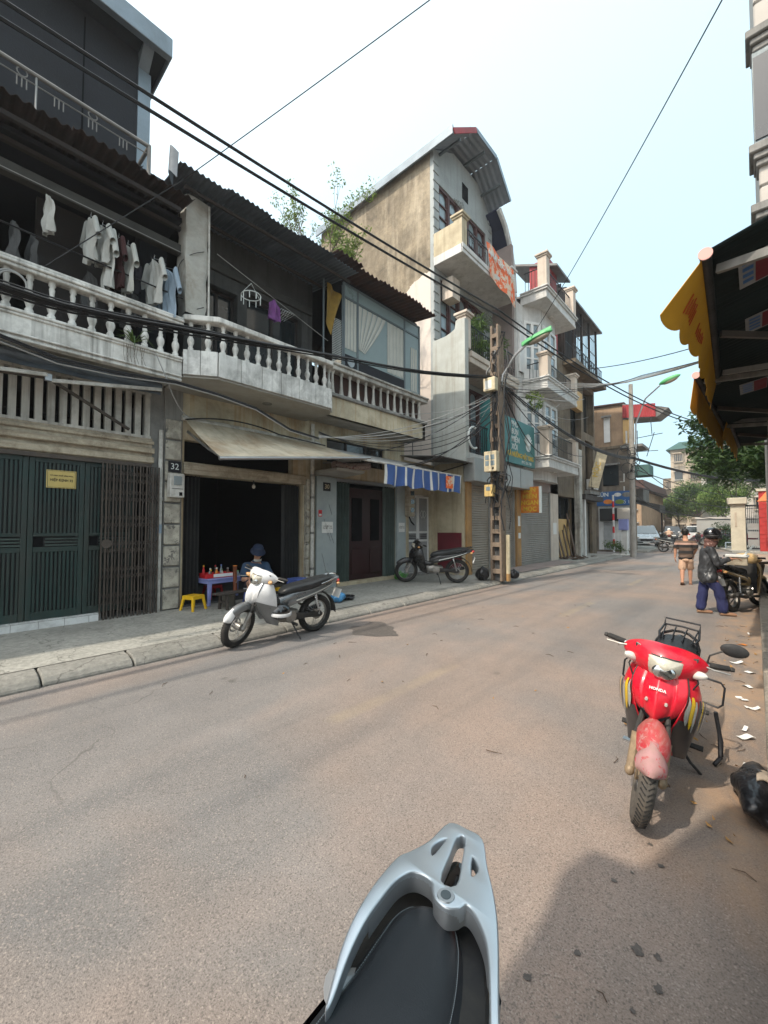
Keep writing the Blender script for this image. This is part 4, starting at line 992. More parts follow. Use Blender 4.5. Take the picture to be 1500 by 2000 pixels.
# window air conditioner under the top balcony
MB().box(-7.5,-7.1,11.15,11.6,9.05,9.75).build('shutter_box', MAT['paint_pink'], hC)
# upper balcony
ub = MB().box(-7.47,-6.45,C0+.002,14.4,9.98,10.20).build('upper_balcony', MAT['paint_white'], hC)
MB().box(-7.47,-6.42,C0-.02,C0+.10,10.20,11.02).build('side_parapet', MAT['beige'], ub)
MB().box(-7.47,-6.40,C0-.03,C0+.0,9.96,10.24).box(-6.45,-6.38,C0-.03,14.45,10.10,10.25).box(-6.45,-6.41,C0-.03,14.45,9.98,10.10).build('moulding', MAT['paint_white'], ub, bevel=.01)
def cap_pillar(parent, x, y, z0, z1, m_, w=.30):
    p = MB().box(x-w/2,x+w/2,y-w/2,y+w/2,z0,z1).build('pillar', MAT[m_], parent, bevel=.008)
    MB().box(x-w/2-.04,x+w/2+.04,y-w/2-.04,y+w/2+.04,z1,z1+.06).box(x-w/2-.08,x+w/2+.08,y-w/2-.08,y+w/2+.08,z1+.06,z1+.14).build('cap', MAT[m_], p, bevel=.01)
cap_pillar(ub,-6.58,10.80,10.22,11.10,'beige'); cap_pillar(ub,-6.58,14.22,10.22,11.0,'paint_white')
def iron_rail(parent, x, y0, y1, z0, z1, step=.13, mname='iron'):
    r = MB().box(x-.015,x+.015,y0,y1,z1-.03,z1).box(x-.01,x+.01,y0,y1,z0+.06,z0+.085).build('railing', MAT[mname], parent)
    b = MB(); y = y0+.05; i = 0
    while y < y1:
        b.box(x-.008,x+.008,y-.008,y+.008,z0+.0,z1-.03)
        if i % 3 == 0 and y+step < y1: b.torus((x,y+step/2,(z0+z1)/2+.12*(1 if i % 2 else -1)),step/2-.01,.008,10,4,'x')
        y += step; i += 1
    b.build('baluster_bars', MAT[mname], r, kind='stuff'); return r
iron_rail(ub,-6.52,10.96,14.05,10.25,11.0)
bn = thing('cloth_banner', 'orange and white printed banner hung over the top balcony railing', 'banner', (-6.4,13,10.2))
MB().sheet(lambda u,v:(-6.36+.03*math.sin(u*8+v*3), 12.05+2.0*u+.25*v, 11.0-.02*u-1.05*v-.25*u*v+.03*math.sin(u*12)), 20, 8, .004, (1,0,0)).build('cloth', MAT['banner'], bn, smooth=True)
text_mesh('NHÀ CHO THUÊ', .26, MAT['sign_white'], bn, (-6.31,13.1,10.66), (R(90),R(2),R(90)), .004, bold=.006)
# middle balcony with tall side fin
mbal = MB().box(-7.47,-6.40,C0+.002,14.4,6.70,6.9).build('middle_balcony', MAT['paint_pink'], hC)
MB().box(-6.42,-6.30,C0+.3,14.4,6.80,6.98).box(-6.42,-6.34,C0+.3,14.4,6.62,6.80).build('moulding', MAT['paint_pink'], mbal, bevel=.015)
fin = [(-7.47,3.5),(-6.30,3.5),(-6.30,7.85),(-6.62,7.85),(-6.66,7.60),(-6.85,7.52),(-7.0,7.48),(-7.47,7.46)]
MB().prism(fin,'y',C0-.10,C0+.12).build('side_fin', MAT['fin_render'], mbal, bevel=.012)
cap_pillar(mbal,-6.46,10.78,7.0,7.95,'paint_pink',.30)
iron_rail(mbal,-6.42,10.95,14.3,6.98,7.85)
lbal = MB().box(-7.47,-6.30,C0+.13,14.6,3.62,3.80).build('lower_balcony', MAT['paint_white'], hC)
iron_rail(lbal,-6.36,10.8,14.5,3.80,4.75,.12)
# ground floor shop: side wall, pillars, shutters, aluminium fascia box
gw = MB().box(-7.46,-6.44,C0-.06,C0+.08,.05,3.5).build('shop_side_wall', MAT['beige'], hC)
MB().box(-7.34,-6.48,C0-.075,C0-.06,.30,1.39).build('red_panel', MAT['red_panel'], gw)
def roll_shutter(parent, x, y0, y1, z0, z1, m_):
    s = MB(); n = int((z1-z0)/.075); p = (z1-z0)/n
    def fn(u, v):
        k = v*n; fr = k-math.floor(k); return (x+.018*math.sin(math.pi*min(1,fr*1.15)), y0+(y1-y0)*u, z0+(z1-z0)*v)
    s.sheet(fn, 1, n*5, .004, (-1,0,0))
    o = s.build('roller_shutter', MAT[m_], parent, smooth=True, ang=50)
    MB().box(x-.02,x+.05,y0,y1,z0-.02,z0+.05).build('bottom_rail', MAT[m_], o); MB().box(x-.02,x+.06,y0-.05,y0,z0,z1).box(x-.02,x+.06,y1,y1+.05,z0,z1).build('guide', MAT['alu'], o); return o
MB().box(-6.9,-6.38,10.74,11.02,.05,3.2).build('orange_pillar', MAT['orange_wall'], hC)
MB().box(-6.9,-6.38,14.2,14.55,.05,3.2).build('orange_pillar', MAT['orange_wall'], hC)
MB().box(-6.9,-6.40,12.35,12.60,.05,3.2).build('pillar', MAT['beige'], hC)
roll_shutter(hC,-6.52,11.07,12.30,.15,2.95,'shutter_tan'); roll_shutter(hC,-6.52,12.65,14.15,.15,2.95,'shutter')
fb = MB().box(-6.42,-6.05,10.62,14.9,2.92,3.62).build('fascia_box', MAT['alu'], hC, bevel=.012)
y = 11.7
while y < 14.8: MB().box(-6.052,-6.042,y,y+.012,2.93,3.61).build('seam', MAT['conc_grey'], fb); y += 1.05
MB().prism([(-6.9,2.7),(-6.42,2.92),(-6.42,3.3),(-6.9,3.3)],'y',10.66,14.6).build('shop_head', MAT['alu'], hC)
# teal signboard
ts = thing('signboard', 'teal noodle shop signboard with white lettering and yellow line', 'sign', (-6.0,13.8,3.7))
MB().box(-6.10,-6.0,12.45,14.95,3.72,5.25).build('board', MAT['teal'], ts, bevel=.008)
for i, (s_, zz) in enumerate((('PHỞ',5.06),('BÚN',4.80),('MIẾN',4.54),('XÔI',4.28))): text_mesh(s_, .26, MAT['sign_white'], ts, (-5.995,13.0,zz), FACE_X, .006, 'LEFT', bold=.006)
text_mesh('GÀ NƯỚNG MẬT ONG', .235, MAT['sign_yellow'], ts, (-5.995,13.75,4.02), FACE_X, .006, bold=.005, sx=.86)
text_mesh('☎ 0912 356 788' if False else '0912 356 788', .15, MAT['sign_white'], ts, (-5.995,14.2,3.83), FACE_X, .005)
ch = MB()
for i in range(9):
    a = -1.1+i*.28; ch.tube([(-5.99,14.35,4.45),(-5.99,14.35+.38*math.sin(a),4.45+.45*math.cos(a))],[.05,.012],5)
ch.ell((-5.99,14.35,4.42),(.006,.22,.16)); ch.build('bird_emblem', MAT['sign_white'], ts, smooth=True)
ts2 = thing('signboard', 'narrow teal side board behind the concrete pole', 'sign', (-6.1,12,3.7))
MB().box(-6.62,-6.15,12.02,12.08,3.72,5.7).build('board', MAT['teal'], ts2, bevel=.006)
os_ = thing('hanging_sign', 'orange hanging sign with yellow lettering above the big shutter', 'sign', (-6.0,15,2.1))
MB().box(-6.40,-5.72,14.58,14.68,2.08,3.02).build('board', MAT['sign_orange'], os_, bevel=.01)
MB().box(-5.72,-5.66,14.57,14.69,2.07,3.03).build('edge', MAT['sign_white'], os_)
for s_, zz in (('BÚN',2.90),('MIẾN',2.67),('NGAN',2.44),('MỌC',2.21)): text_mesh(s_, .22, MAT['sign_yellow'], os_, (-6.06,14.575,zz), FACE_MY, .004, bold=.006)
for (y, z0, lb) in ((14.3,1.6,'upper white paper taped on the orange pillar'),(14.32,1.15,'lower small white paper taped on the orange pillar')):
    o = thing('paper_notice', lb, 'notice', (-6.37,y,z0)); MB().box(-6.38,-6.374,y-.02,y+.17,z0,z0+(.36 if z0 > 1.5 else .2)).build('sheet', MAT['paper'], o)

# ---------------------------------------------------------------- white house with balconies
hD = thing('balcony_house', 'white house with stacked overhanging balconies and iron railings', 'house', (-6.5,16.7,.12))
D0, D1 = 14.75, 18.6
bay = [(-12,D0),(-6.55,D0),(-6.55,15.25),(-6.12,15.95),(-6.12,17.6),(-6.55,18.3),(-6.55,D1),(-12,D1)]
MB().prism(bay,'z',3.4,10.2).build('wall', MAT['paint_white'], hD)
MB().box(-7.5,-6.65,14.60,14.76,3.3,12.4).build('wing_wall', MAT['pinkbrown'], hD)
MB().box(-6.9,-6.45,17.70,18.60,.05,3.5).build('ground_pillar', MAT['paint_pink'], hD)
MB().box(-9,-6.45,14.6,18.6,3.0,3.45).build('ground_head', MAT['pinkbrown'], hD)
roll_shutter(hD,-6.52,14.62,17.65,.15,3.02,'shutter')
o = thing('paper_notice', 'white paper on the pillar right of the big roller shutter', 'notice', (-6.44,18,1.3)); MB().box(-6.45,-6.444,17.95,18.35,1.25,1.75).build('sheet', MAT['paper'], o)
def french(parent, a, b, z0, z1):
    a = V(*a,0); b = V(*b,0); d = b-a; L = d.length; n = V(d.y,-d.x,0).normalized(); M_ = Matrix.Translation(a) @ Matrix(((d.x/L,n.x,0,0),(d.y/L,n.y,0,0),(0,0,1,0),(0,0,0,1)))
    w = MB().box(.06,L-.06,0,.02,z0,z1).xf(M_).build('window', MAT['glass'], parent)
    f = MB()
    for q in (.0,.06+.0,L/2-.06,L/2+.0,L-.12,L-.06): f.box(q,q+.06,.0,.07,z0,z1)
    f.box(.12,L-.12,.0,.068,z1-.10,z1); f.box(.12,L-.12,0,.068,z0,z0+.5)
    for k in (1,2,3): zz = z0+.5+(z1-z0-.6)*k/4; f.box(.12,L-.12,.0,.05,zz-.03,zz+.03)
    f.xf(M_).build('frame', MAT['white_frame'], w)
for (z0, z1) in ((7.2,9.6),(4.3,6.5)):
    french(hD,(-6.54,15.27),(-6.13,15.93),z0,z1); french(hD,(-6.11,16.1),(-6.11,17.5),z0,z1); french(hD,(-6.54,14.85),(-6.54,15.2),z0+.3,z1-.2)
for i, (z0, zt, zp) in enumerate(((3.78,5.15,5.2),(6.75,7.85,8.0),(10.2,11.5,11.8))):
    Y0, Y1, X1 = 15.25, 18.6, -5.6
    s = MB().box(-6.6,X1,Y0,Y1,z0+.14,z0+.32).build('balcony', MAT['paint_white'], hD)
    MB().box(-6.6,X1+.06,Y0-.06,Y1+.06,z0+.32,z0+.40).box(-6.6,X1+.02,Y0-.02,Y1+.02,z0,z0+.14).box(-6.6,X1+.10,Y0-.10,Y1+.10,z0+.40,z0+.46).build('moulding', MAT['paint_white'], s, bevel=.012)
    cap_pillar(s,X1-.14,Y0+.14,z0+.46,zp,'paint_pink',.34); cap_pillar(s,X1-.14,Y1-.14,z0+.46,zp,'paint_pink',.34)
    iron_rail(s,X1-.12,Y0+.33,Y1-.33,z0+.50,zt)
    r = MB().box(-6.5,X1-.32,Y0+.10,Y0+.13,zt-.03,zt).build('side_railing', MAT['iron'], s); b_ = MB(); x = -6.45
    while x < X1-.3: b_.box(x-.008,x+.008,Y0+.107,Y0+.123,z0+.46,zt); x += .13
    b_.build('baluster_bars', MAT['iron'], r, kind='stuff')
    MB().cbox((-6.1,16.9,z0-.012),(.3,.3,.03)).build('ceiling_lamp', MAT['conc_white'], s)
# curved dark canopy at the top left
arc = [(14.2,13.7),(14.75,13.3),(15.15,12.7),(15.42,11.9),(15.52,11.0)]
for i in range(4):
    (ya,za),(yb,zb) = arc[i],arc[i+1]
    MB().add([(-11,ya,za),(-6.95,ya,za),(-6.95,yb,zb),(-11,yb,zb),(-11,ya,za+.05),(-6.95,ya,za+.05),(-6.95,yb+.05,zb+.02),(-11,yb+.05,zb+.02)],[(0,1,2,3),(4,7,6,5),(0,4,5,1),(1,5,6,2),(2,6,7,3),(3,7,4,0)]).build('canopy_sheet', MAT['navy_tarp'], hD)
MB().tube([(-6.93,y_-.05,z_-.05) for y_,z_ in arc],.10,6).build('canopy_rib', MAT['paint_white'], hD)
MB().box(-11,-7.1,14.76,15.45,10.2,11.2).build('parapet', MAT['paint_white'], hD)
pp = thing('balcony_plants', 'leafy potted plants behind the middle balcony railing', 'plant', (-6.6,12.6,6.9))

# ---------------------------------------------------------------- burnt-looking house with cage, plywood doorway
hE = thing('caged_house', 'dark soot-stained house with a barred timber cage on top', 'house', (-6.6,21.8,.12))
m = MB(); wall(m,'x',-6.9,.3,18.62,25,0,9.6,[(18.65,21.3,0,3.0),(22.1,24.2,0,2.9),(20.9,22.6,5.4,8.4),(23.2,24.6,3.6,6.2),(23.0,24.8,6.6,9.0)]); m.build('wall', MAT['burnt_tan'], hE)
MB().box(-12,-7.3,18.65,25,0,9.6).build('inner_core', MAT['burnt'], hE)
MB().box(-12,-6.9,24.7,25,0,9.6).build('end_wall', MAT['burnt_tan'], hE)
MB().box(-6.75,-6.35,21.3,21.75,.05,5.4).build('concrete_pillar', MAT['conc_pale'], hE)
MB().box(-6.7,-6.3,21.9,22.1,.05,3.0).build('white_post', MAT['paint_white'], hE)
roll_shutter(hE,-6.8,22.15,24.2,.14,2.85,'shutter')
MB().box(-6.92,-6.2,21.7,24.9,2.95,3.2).build('shop_canopy', MAT['dark_wood'], hE)
MB().box(-7.1,-7.0,18.65,21.3,1.9,3.0).build('transom_panel', MAT['glass_dark'], hE)
ca = MB().box(-11,-6.55,19.9,25.4,9.6,9.75).build('cage_floor', MAT['burnt'], hE)
MB().prism([(-11,13.6),(-6.3,12.75),(-6.3,12.85),(-11,13.7)],'y',19.7,25.8).build('cage_roof', MAT['grey_sheet'], hE)
for y in (19.95,21.3,22.7,24.0,25.3): MB().box(-6.6,-6.5,y,y+.1,9.75,12.8).build('cage_post', MAT['burnt'], hE)
cg = MB(); y = 20.1
while y < 25.3: cg.box(-6.565,-6.545,y-.012,y+.012,9.75,12.8); y += .22
for z in (10.5,11.3,12.1): cg.box(-6.57,-6.54,19.95,25.35,z,z+.03)
cg.build('cage_bars', MAT['iron'], hE, kind='stuff')
MB().box(-10.8,-7.6,20,25.3,9.75,13.0).build('cage_room', MAT['burnt'], hE)
MB().box(-10.8,-6.6,19.86,19.92,9.75,13.2).build('cage_side', MAT['burnt'], hE)
x = -8.6
while x < -6.6: MB().box(x,x+.03,19.83,19.86,9.75,13.0).build('side_bar', MAT['grey_sheet'], hE); x += .3
MB().box(-6.62,-6.35,20.5,22.0,7.4,8.3).build('timber_hoarding', MAT['ply'], hE)
MB().box(-6.62,-6.30,22.9,24.8,3.3,3.5).build('ledge', MAT['conc_grey'], hE); MB().box(-6.62,-6.0,19.9,25.2,9.25,9.45).build('ledge', MAT['burnt_tan'], hE)
iron_rail(hE,-6.25,22.9,24.8,3.5,4.4); iron_rail(hE,-6.2,20.2,25.1,9.5,10.3)
for (a,b,z0,z1) in ((23.3,24.5,3.7,6.1),(23.1,24.7,6.7,8.9),(21.0,22.5,5.5,8.3)): MB().box(-7.0,-6.95,a,b,z0,z1).build('window', MAT['glass_dark'], hE)
MB().box(-7.6,-6.7,18.62,19.6,9.6,13.9).build('red_cladding', MAT['red_sheet'], hE)
MB().prism([(-8.5,14.2),(-6.3,13.3),(-6.3,13.4),(-8.5,14.3)],'y',18.5,20.3).build('side_roof', MAT['grey_sheet'], hE)
hs = thing('tilted_signboard', 'tilted pale signboard with ornate yellow lettering on the soot-stained house', 'sign', (-6.0,23.4,4.2))
MB().cbox((-6.0,23.2,4.55),(.50,.10,1.9),Euler((0,R(14),R(20))).to_matrix()).build('board', MAT['box_cream'], hs, bevel=.01)
text_mesh('MỘC', .36, MAT['sign_yellow'], hs, (-6.02,23.12,4.55), (R(90),R(-76),R(20)), .006)
acu = thing('air_conditioner', 'white air conditioner unit on the wall under the tilted signboard', 'air conditioner', (-6.3,23.6,3.3))
MB().box(-6.58,-6.2,23.2,24.0,3.55,4.1).build('case', MAT['white_frame'], acu, bevel=.02); MB().torus((-6.19,23.5,3.82),.2,.015,16,5,'x').build('fan_grille', MAT['conc_grey'], acu)
py = thing('plywood_sheet', 'tan plywood sheet closing the doorway behind leaning planks', 'plywood', (-6.9,19.9,.12))
MB().box(-6.86,-6.82,18.7,21.25,.14,1.95).build('sheet', MAT['ply'], py)
for i, (y, L, w, lean, lb) in enumerate(((18.75,1.35,.16,.30,'shortest brown plank at the left of the leaning planks'),(19.2,1.25,.20,.35,'wide brown plank second from left, leaning by the plywood'),(19.7,1.3,.14,.3,'brown plank in the middle of the leaning planks'),(20.25,1.55,.12,.4,'thin brown plank second from right, leaning by the plywood'),(20.75,2.1,.22,.45,'tallest dark plank leaning at the right of the plywood'))):
    o = MB().bar((-6.40,y,.13),(-6.40-lean,y+.15,.13+L),w,.03,(1,0,0)).build('plank', MAT['plank'], bevel=.003); setp(o, lb, 'plank', 'planks leaning by the plywood')
dbs = MB()
for i in range(26): dbs.cbox((-6.1+random.uniform(-.5,.4),19.8+random.uniform(-1,1.6),.16+random.uniform(0,.04)),(random.uniform(.05,.4),random.uniform(.05,.25),.03),Euler((random.uniform(-.2,.2),random.uniform(-.2,.2),random.uniform(0,3))).to_matrix())
o = dbs.build('debris', MAT['plank'], kind='stuff'); setp(o, 'wood scraps and debris on the pavement under the planks', 'debris')

# ---------------------------------------------------------------- corner building past the side lane
hF = thing('corner_building', 'mould-streaked corner building with red metal awning past the side lane', 'building', (-6,31,.13))
MB().prism([(-13,29),(-5.60,29),(-5.65,30.5),(-7.9,38),(-13,38)],'z',0,6.6).build('wall', MAT['mould_wall'], hF)
MB().prism([(-13,29.05),(-5.95,29.05),(-6.0,30.5),(-8.2,38),(-13,38)],'z',6.6,9.35).build('top_storey', MAT['tan_wall'], hF)
MB().prism([(-13,28.95),(-5.5,28.95),(-5.55,30.5),(-7.8,38),(-13,38)],'z',6.55,6.72).build('string_course', MAT['burnt_tan'], hF)
MB().prism([(-13,9.75),(-5.9,9.40),(-5.9,9.32),(-13,9.66)],'y',28.9,31).build('roof', MAT['rust_sheet'], hF)
rw = MB(); corr(rw,(-6.0,28.85,9.2),(1.75,0,-.22),(0,0,-.80),.02,.15); rw.build('red_awning_side', MAT['red_sheet'], hF, smooth=True, ang=60)
MB().prism([(-6.0,9.30),(-4.0,8.75),(-3.6,8.6),(-4.2,8.15),(-6.0,8.3)],'y',28.9,30.4).build('awning_roof', MAT['grey_sheet'], hF)
MB().box(-6.0,-5.4,28.95,29.0,6.8,8.3).build('shuttered_window', MAT['ply'], hF)
for (x,z,w,h) in ((-7.1,7.0,.35,1.6),(-7.2,4.2,.9,1.3)):
    q = MB().box(x,x+w,28.97,29.02,z,z+h).build('window', MAT['white_frame' if w < .5 else 'glass_dark'], hF); MB().box(x-.1,x+w+.1,28.75,29.0,z+h,z+h+.1).build('hood', MAT['conc_grey'], q)
for x in (-5.8,-5.62): MB().box(x,x+.08,28.6,28.7,6.72,7.5).build('terrace_baluster', MAT['conc_white'], hF)
MB().box(-6.1,-4.9,28.5,30.5,6.45,6.6).build('terrace_slab', MAT['conc_grey'], hF)
MB().box(-5.6,-4.7,29.2,30.6,4.75,5.4).build('teal_shade', MAT['far_green'], hF)
for z in (3.6,4.4): MB().tube([(-6.2,28.9,z),(-6.0,28.9,z),(-6.0,28.9,z+.5)],.04,6).build('vent_pipe', MAT['pipe_white'], hF)
MB().box(-7.5,-5.65,28.93,29.0,.13,2.9).build('white_shop_front', MAT['paint_white'], hF); MB().box(-7.2,-6.6,28.88,28.93,.13,1.9).build('metal_door', MAT['door_grey'], hF); MB().box(-7.35,-6.3,28.6,28.93,1.95,2.75).build('dark_canopy', MAT['gate_black'], hF)
bb = thing('shop_banner', 'blue shop banner with food pictures above the white shop front', 'banner', (-6.6,28.8,3))
MB().box(-7.55,-5.55,28.80,28.86,2.92,3.82).build('board', MAT['sign_blue'], bb)
text_mesh('BÚN', .34, MAT['sign_white'], bb, (-7.2,28.795,3.62), FACE_MY, .004, bold=.006); text_mesh('số 18', .28, MAT['sign_white'], bb, (-5.85,28.795,3.12), FACE_MY, .004)
for (x,z,r_,c_) in ((-6.9,3.17,.2,'sign_orange'),(-6.35,3.6,.16,'paint_white'),(-6.25,3.15,.2,'leaf_light'),(-5.85,3.58,.2,'conc_grey')):
    MB().ell((x,28.795,z),(r_*1.3,.008,r_*.75)).build('dish_picture', MAT[c_], bb, smooth=True)
xb = thing('lean_to', 'black tarpaulin lean-to on thin posts beside the corner building', 'awning', (-4.9,33,.13))
MB().prism([(-5.7,3.35),(-4.35,2.95),(-4.35,2.45),(-4.7,2.7),(-5.7,3.2)],'y',30.3,32.3).build('tarpaulin', MAT['gate_black'], xb); MB().tube([(-4.55,32.2,.0),(-4.55,32.2,2.8)],.04,6).build('post', MAT['iron'], xb)
MB().box(-6.6,-5.35,31.0,33,3.2,4.1).build('tin_side', MAT['grey_sheet'], xb)
sp = thing('striped_post', 'thin red and white striped post standing at the side lane', 'post', (-6.1,26.7,.12))
for i in range(9): MB().cyl((-6.13,26.7,.12+i*.37),(-6.13,26.7,.12+(i+1)*.37),.055,n=8).build('band', MAT['plastic_red' if i % 2 else 'paint_white'], sp, smooth=True)
cb = thing('electric_cabinet', 'pale electric cabinet with violet panel at the foot of the far pole', 'cabinet', (-5.2,25.6,.0))
MB().box(-5.45,-5.15,25.3,25.6,0,1.4).build('base', MAT['paint_white'], cb, bevel=.02); MB().box(-5.6,-5.0,25.2,25.6,2.0,2.6).build('case', MAT['far_pale'], cb, bevel=.02); MB().box(-5.55,-5.1,25.2,25.5,1.4,2.0).build('violet_panel', MAT['plastic_violet'], cb, bevel=.02)
MB().box(-5.9,-4.9,25.1,25.9,0,.10).build('plinth', MAT['conc_white'], cb, bevel=.03)

# ---------------------------------------------------------------- far blocks
def block(name, label, x0, x1, y0, y1, h, m_, storeys, nwx, roof=None, face='y', cages=0):
    b = thing(name, label, 'building', ((x0+x1)/2,(y0+y1)/2,0))
    MB().box(x0,x1,y0,y1,0,h).build('wall', MAT[m_], b)
    if roof: MB().prism([(x0-.5,h),(x1+.5,h),(x1+.3,h+1.0),(x0+1.2,h+1.0)],'y',y0-.8,y1).build('roof', MAT[roof], b)
    for s_ in range(storeys):
        z = h*(s_+.3)/storeys
        for i in range(nwx):
            x = x0+(x1-x0)*(i+.5)/nwx; w = (x1-x0)/nwx*.25; hh = h/storeys*.45
            q = MB().box(x-w,x+w,y0-.03,y0+.02,z,z+hh).build('window', MAT['glass_dark'], b)
            MB().box(x-w-.1,x+w+.1,y0-.18,y0-.03,z-.12,z).build('sill', MAT['conc_pale'], q); MB().box(x-w-.15,x+w+.15,y0-.45,y0-.03,z+hh+.02,z+hh+.12).build('hood', MAT['conc_pale'], q)
            if random.random() < cages:
                c_ = MB().box(x-w*1.4,x+w*1.4,y0-.9,y0-.5,z-.1,z).box(x-w*1.4,x+w*1.4,y0-1.0,y0-.1,z+hh,z+hh+.1)
                for k in range(7): c_.box(x-w*1.4+k*w*.45,x-w*1.4+k*w*.45+.04,y0-.94,y0-.9,z,z+hh)
                c_.build('balcony_cage', MAT[random.choice(['rust_sheet','burnt_tan','far_tan'])], q)
    return b
block('apartment_block','tan apartment block with green metal roof and caged balconies far down the street',-9.3,-1.5,75,90,13.2,'far_tan',5,4,'far_green',cages=.9)
block('apartment_block','pale four-storey block half hidden behind the street trees',-4.4,3.5,58,70,10.6,'far_pale',4,4,None,cages=.4)
block('apartment_block','dark narrow block left of the green-roofed apartment block',-11.0,-9.4,80,95,9.5,'burnt_tan',4,1,None,cages=1)
block('office_building','low pale grey building closing the end of the street',-26,-14.5,128,140,10.2,'far_grey',3,6,None)
block('office_building','wide low building with reddish roof at the far end of street',-40,-27,118,130,8.5,'far_pale',3,6,'red_sheet')
block('row_house','low ochre house past the black lean-to on the left side',-13,-8.3,47,60,5.2,'tan_wall',2,3,'rust_sheet')
block('row_house','narrow grey house behind the ochre house on the left side',-20,-11.2,62,80,6.5,'far_grey',2,3,None)
bw = thing('brick_wall', 'long low pinkish wall behind the parked cars', 'wall', (-8,95,0))
MB().box(-19,-4,100,100.3,0,2.6).build('wall', MAT['pinkbrown'], bw); MB().box(-19.1,-3.9,99.9,100.4,2.6,2.75).build('coping', MAT['far_tan'], bw)
cw2 = thing('compound_wall', 'grey compound wall behind the parked motorbikes on the right', 'wall', (-1.5,46,0))
MB().box(-3.9,.2,46,46.25,0,2.3).build('wall', MAT['far_grey'], cw2); MB().box(-4.0,.3,45.9,46.35,2.3,2.45).build('coping', MAT['far_pale'], cw2)
# gate house, iron gate, red pillar
gh = thing('gate_house', 'cream gate pillar block with flat coping beside an iron gate', 'gate house', (-.8,34.5,.13))
MB().box(-1.15,-.45,33.8,36.5,.1,3.0).build('wall', MAT['gate_wall'], gh); MB().box(-1.3,-.35,33.6,36.6,3.0,3.4).build('coping', MAT['gate_wall'], gh, bevel=.03); MB().box(-.95,-.85,33.77,33.8,1.6,2.5).build('plaque', MAT['far_tan'], gh)
ig = thing('iron_gate', 'dark iron gate with grey plates between cream and red pillars', 'gate', (-.2,34.2,.13))
g = MB()
for i in range(8): g.box(-.44+i*.085,-.41+i*.085,34.1,34.13,.2,2.9)
g.box(-.44,.2,34.09,34.14,.2,.3).box(-.44,.2,34.09,34.14,2.85,2.95).build('bars', MAT['iron'], ig, kind='stuff')
for z in (.4,.9,1.4): MB().box(-.36,.16,34.06,34.09,z,z+.4).build('plate', MAT['alu'], ig)
rp_ = thing('red_pillar', 'red brick gate pillar at the right edge of the junction', 'pillar', (.6,33.4,.13))
MB().box(.18,1.3,33.0,33.9,.1,3.7).build('core', MAT['red_brick'], rp_)
for r_ in range(14):
    for i in range(4):
        x = .18+i*.28+(.14 if r_ % 2 else 0)
        if x+.25 < 1.32: MB().box(x+.01,x+.26,32.97,33.0,.15+r_*.25,.37+r_*.25).build('brick', MAT['red_brick'], rp_)
MB().box(.08,1.4,32.9,34.0,3.7,3.85).build('cap', MAT['gate_wall'], rp_)
um = thing('parasol', 'orange market parasol at the right edge of the junction', 'parasol', (1.1,31,.0))
MB().lathe([(1.15,3.0),(.6,3.75),(.05,4.15)],(1.25,31,0),8).build('canopy', MAT['orange_par'], um); MB().cyl((1.25,31,0),(1.25,31,3.9),.03,n=6).build('pole', MAT['steel'], um)
# ---------------------------------------------------------------- concrete H-pole with ladder recesses, lamp, boxes
PX, PY = -5.22, 10.38
po = thing('utility_pole', 'concrete utility pole with recessed rungs carrying tangled cables and green lamp', 'utility pole', (PX,PY,.12))
def taper(z): return .15-.006*z
for s in (-1,1):
    w0, w1, t = taper(.1)+.02, taper(7.15)+.01, .06; a0, a1 = (PX+s*w0-t, PX+s*w0) if s > 0 else (PX-w0, PX-w0+t), (PX+w1-t, PX+w1) if s > 0 else (PX-w1, PX-w1+t)
    MB().loft([[V(a0[0],PY-.12,.1),V(a0[1],PY-.12,.1),V(a0[1],PY+.12,.1),V(a0[0],PY+.12,.1)],[V(a1[0],PY-.10,7.15),V(a1[1],PY-.10,7.15),V(a1[1],PY+.10,7.15),V(a1[0],PY+.10,7.15)]]).build('flange', MAT['pole_conc'], po, bevel=.012)
MB().box(PX-.09,PX+.09,PY-.0,PY+.03,.1,7.1).build('web', MAT['conc_dark'], po)
z = .3
while z < 6.9:
    MB().box(PX-.122+.006*z,PX+.122-.006*z,PY-.105,PY+.10,z,z+.12).build('rung', MAT['pole_conc'], po, bevel=.006); z += .36
MB().tube([(PX+.24,PY+.12,.1),(PX+.24,PY+.12,1.35)],.055,10).build('conduit', MAT['box_cream'], po, smooth=True)
MB().tube([(PX+.24,PY+.12,.1),(PX+.24,PY+.12,.3)],.058,10).build('conduit_rust', MAT['orange_wall'], po, smooth=True)
MB().tube([(PX+.06,PY+.22,0.1),(PX+.05,PY+.2,6.9)],.075,8).build('steel_post', MAT['pole_conc'], po, smooth=True)
la = [(PX+.05,PY+.1,5.2),(PX+.15,PY+.1,5.75),(PX+.50,PY+.1,6.2),(PX+.85,PY+.1,6.42)]
MB().tube(la,.035,8).build('lamp_arm', MAT['steel'], po, smooth=True)
lh = MB()
rings = []
for t in np.linspace(0,1,9):
    w = .13*math.sin(math.pi*min(1,max(.06,t*.92+.05)))**.6; c = V(PX+.72+.78*t,PY+.1,6.38+.20*t)
    rings.append([c+V(-.02*math.sin(a),w*math.cos(a),(.13 if math.sin(a) > 0 else .02)*math.sin(a)) for a in np.linspace(0,2*math.pi,12,endpoint=False)])
lamp = lh.loft(rings).build('lamp_head', MAT['lamp_green'], po, smooth=True)
MB().ell((PX+1.17,PY+.1,6.455),(.30,.095,.07),rot=Euler((0,R(-14),0)).to_matrix()).build('lamp_lens', MAT['lamp_glass'], lamp, smooth=True)
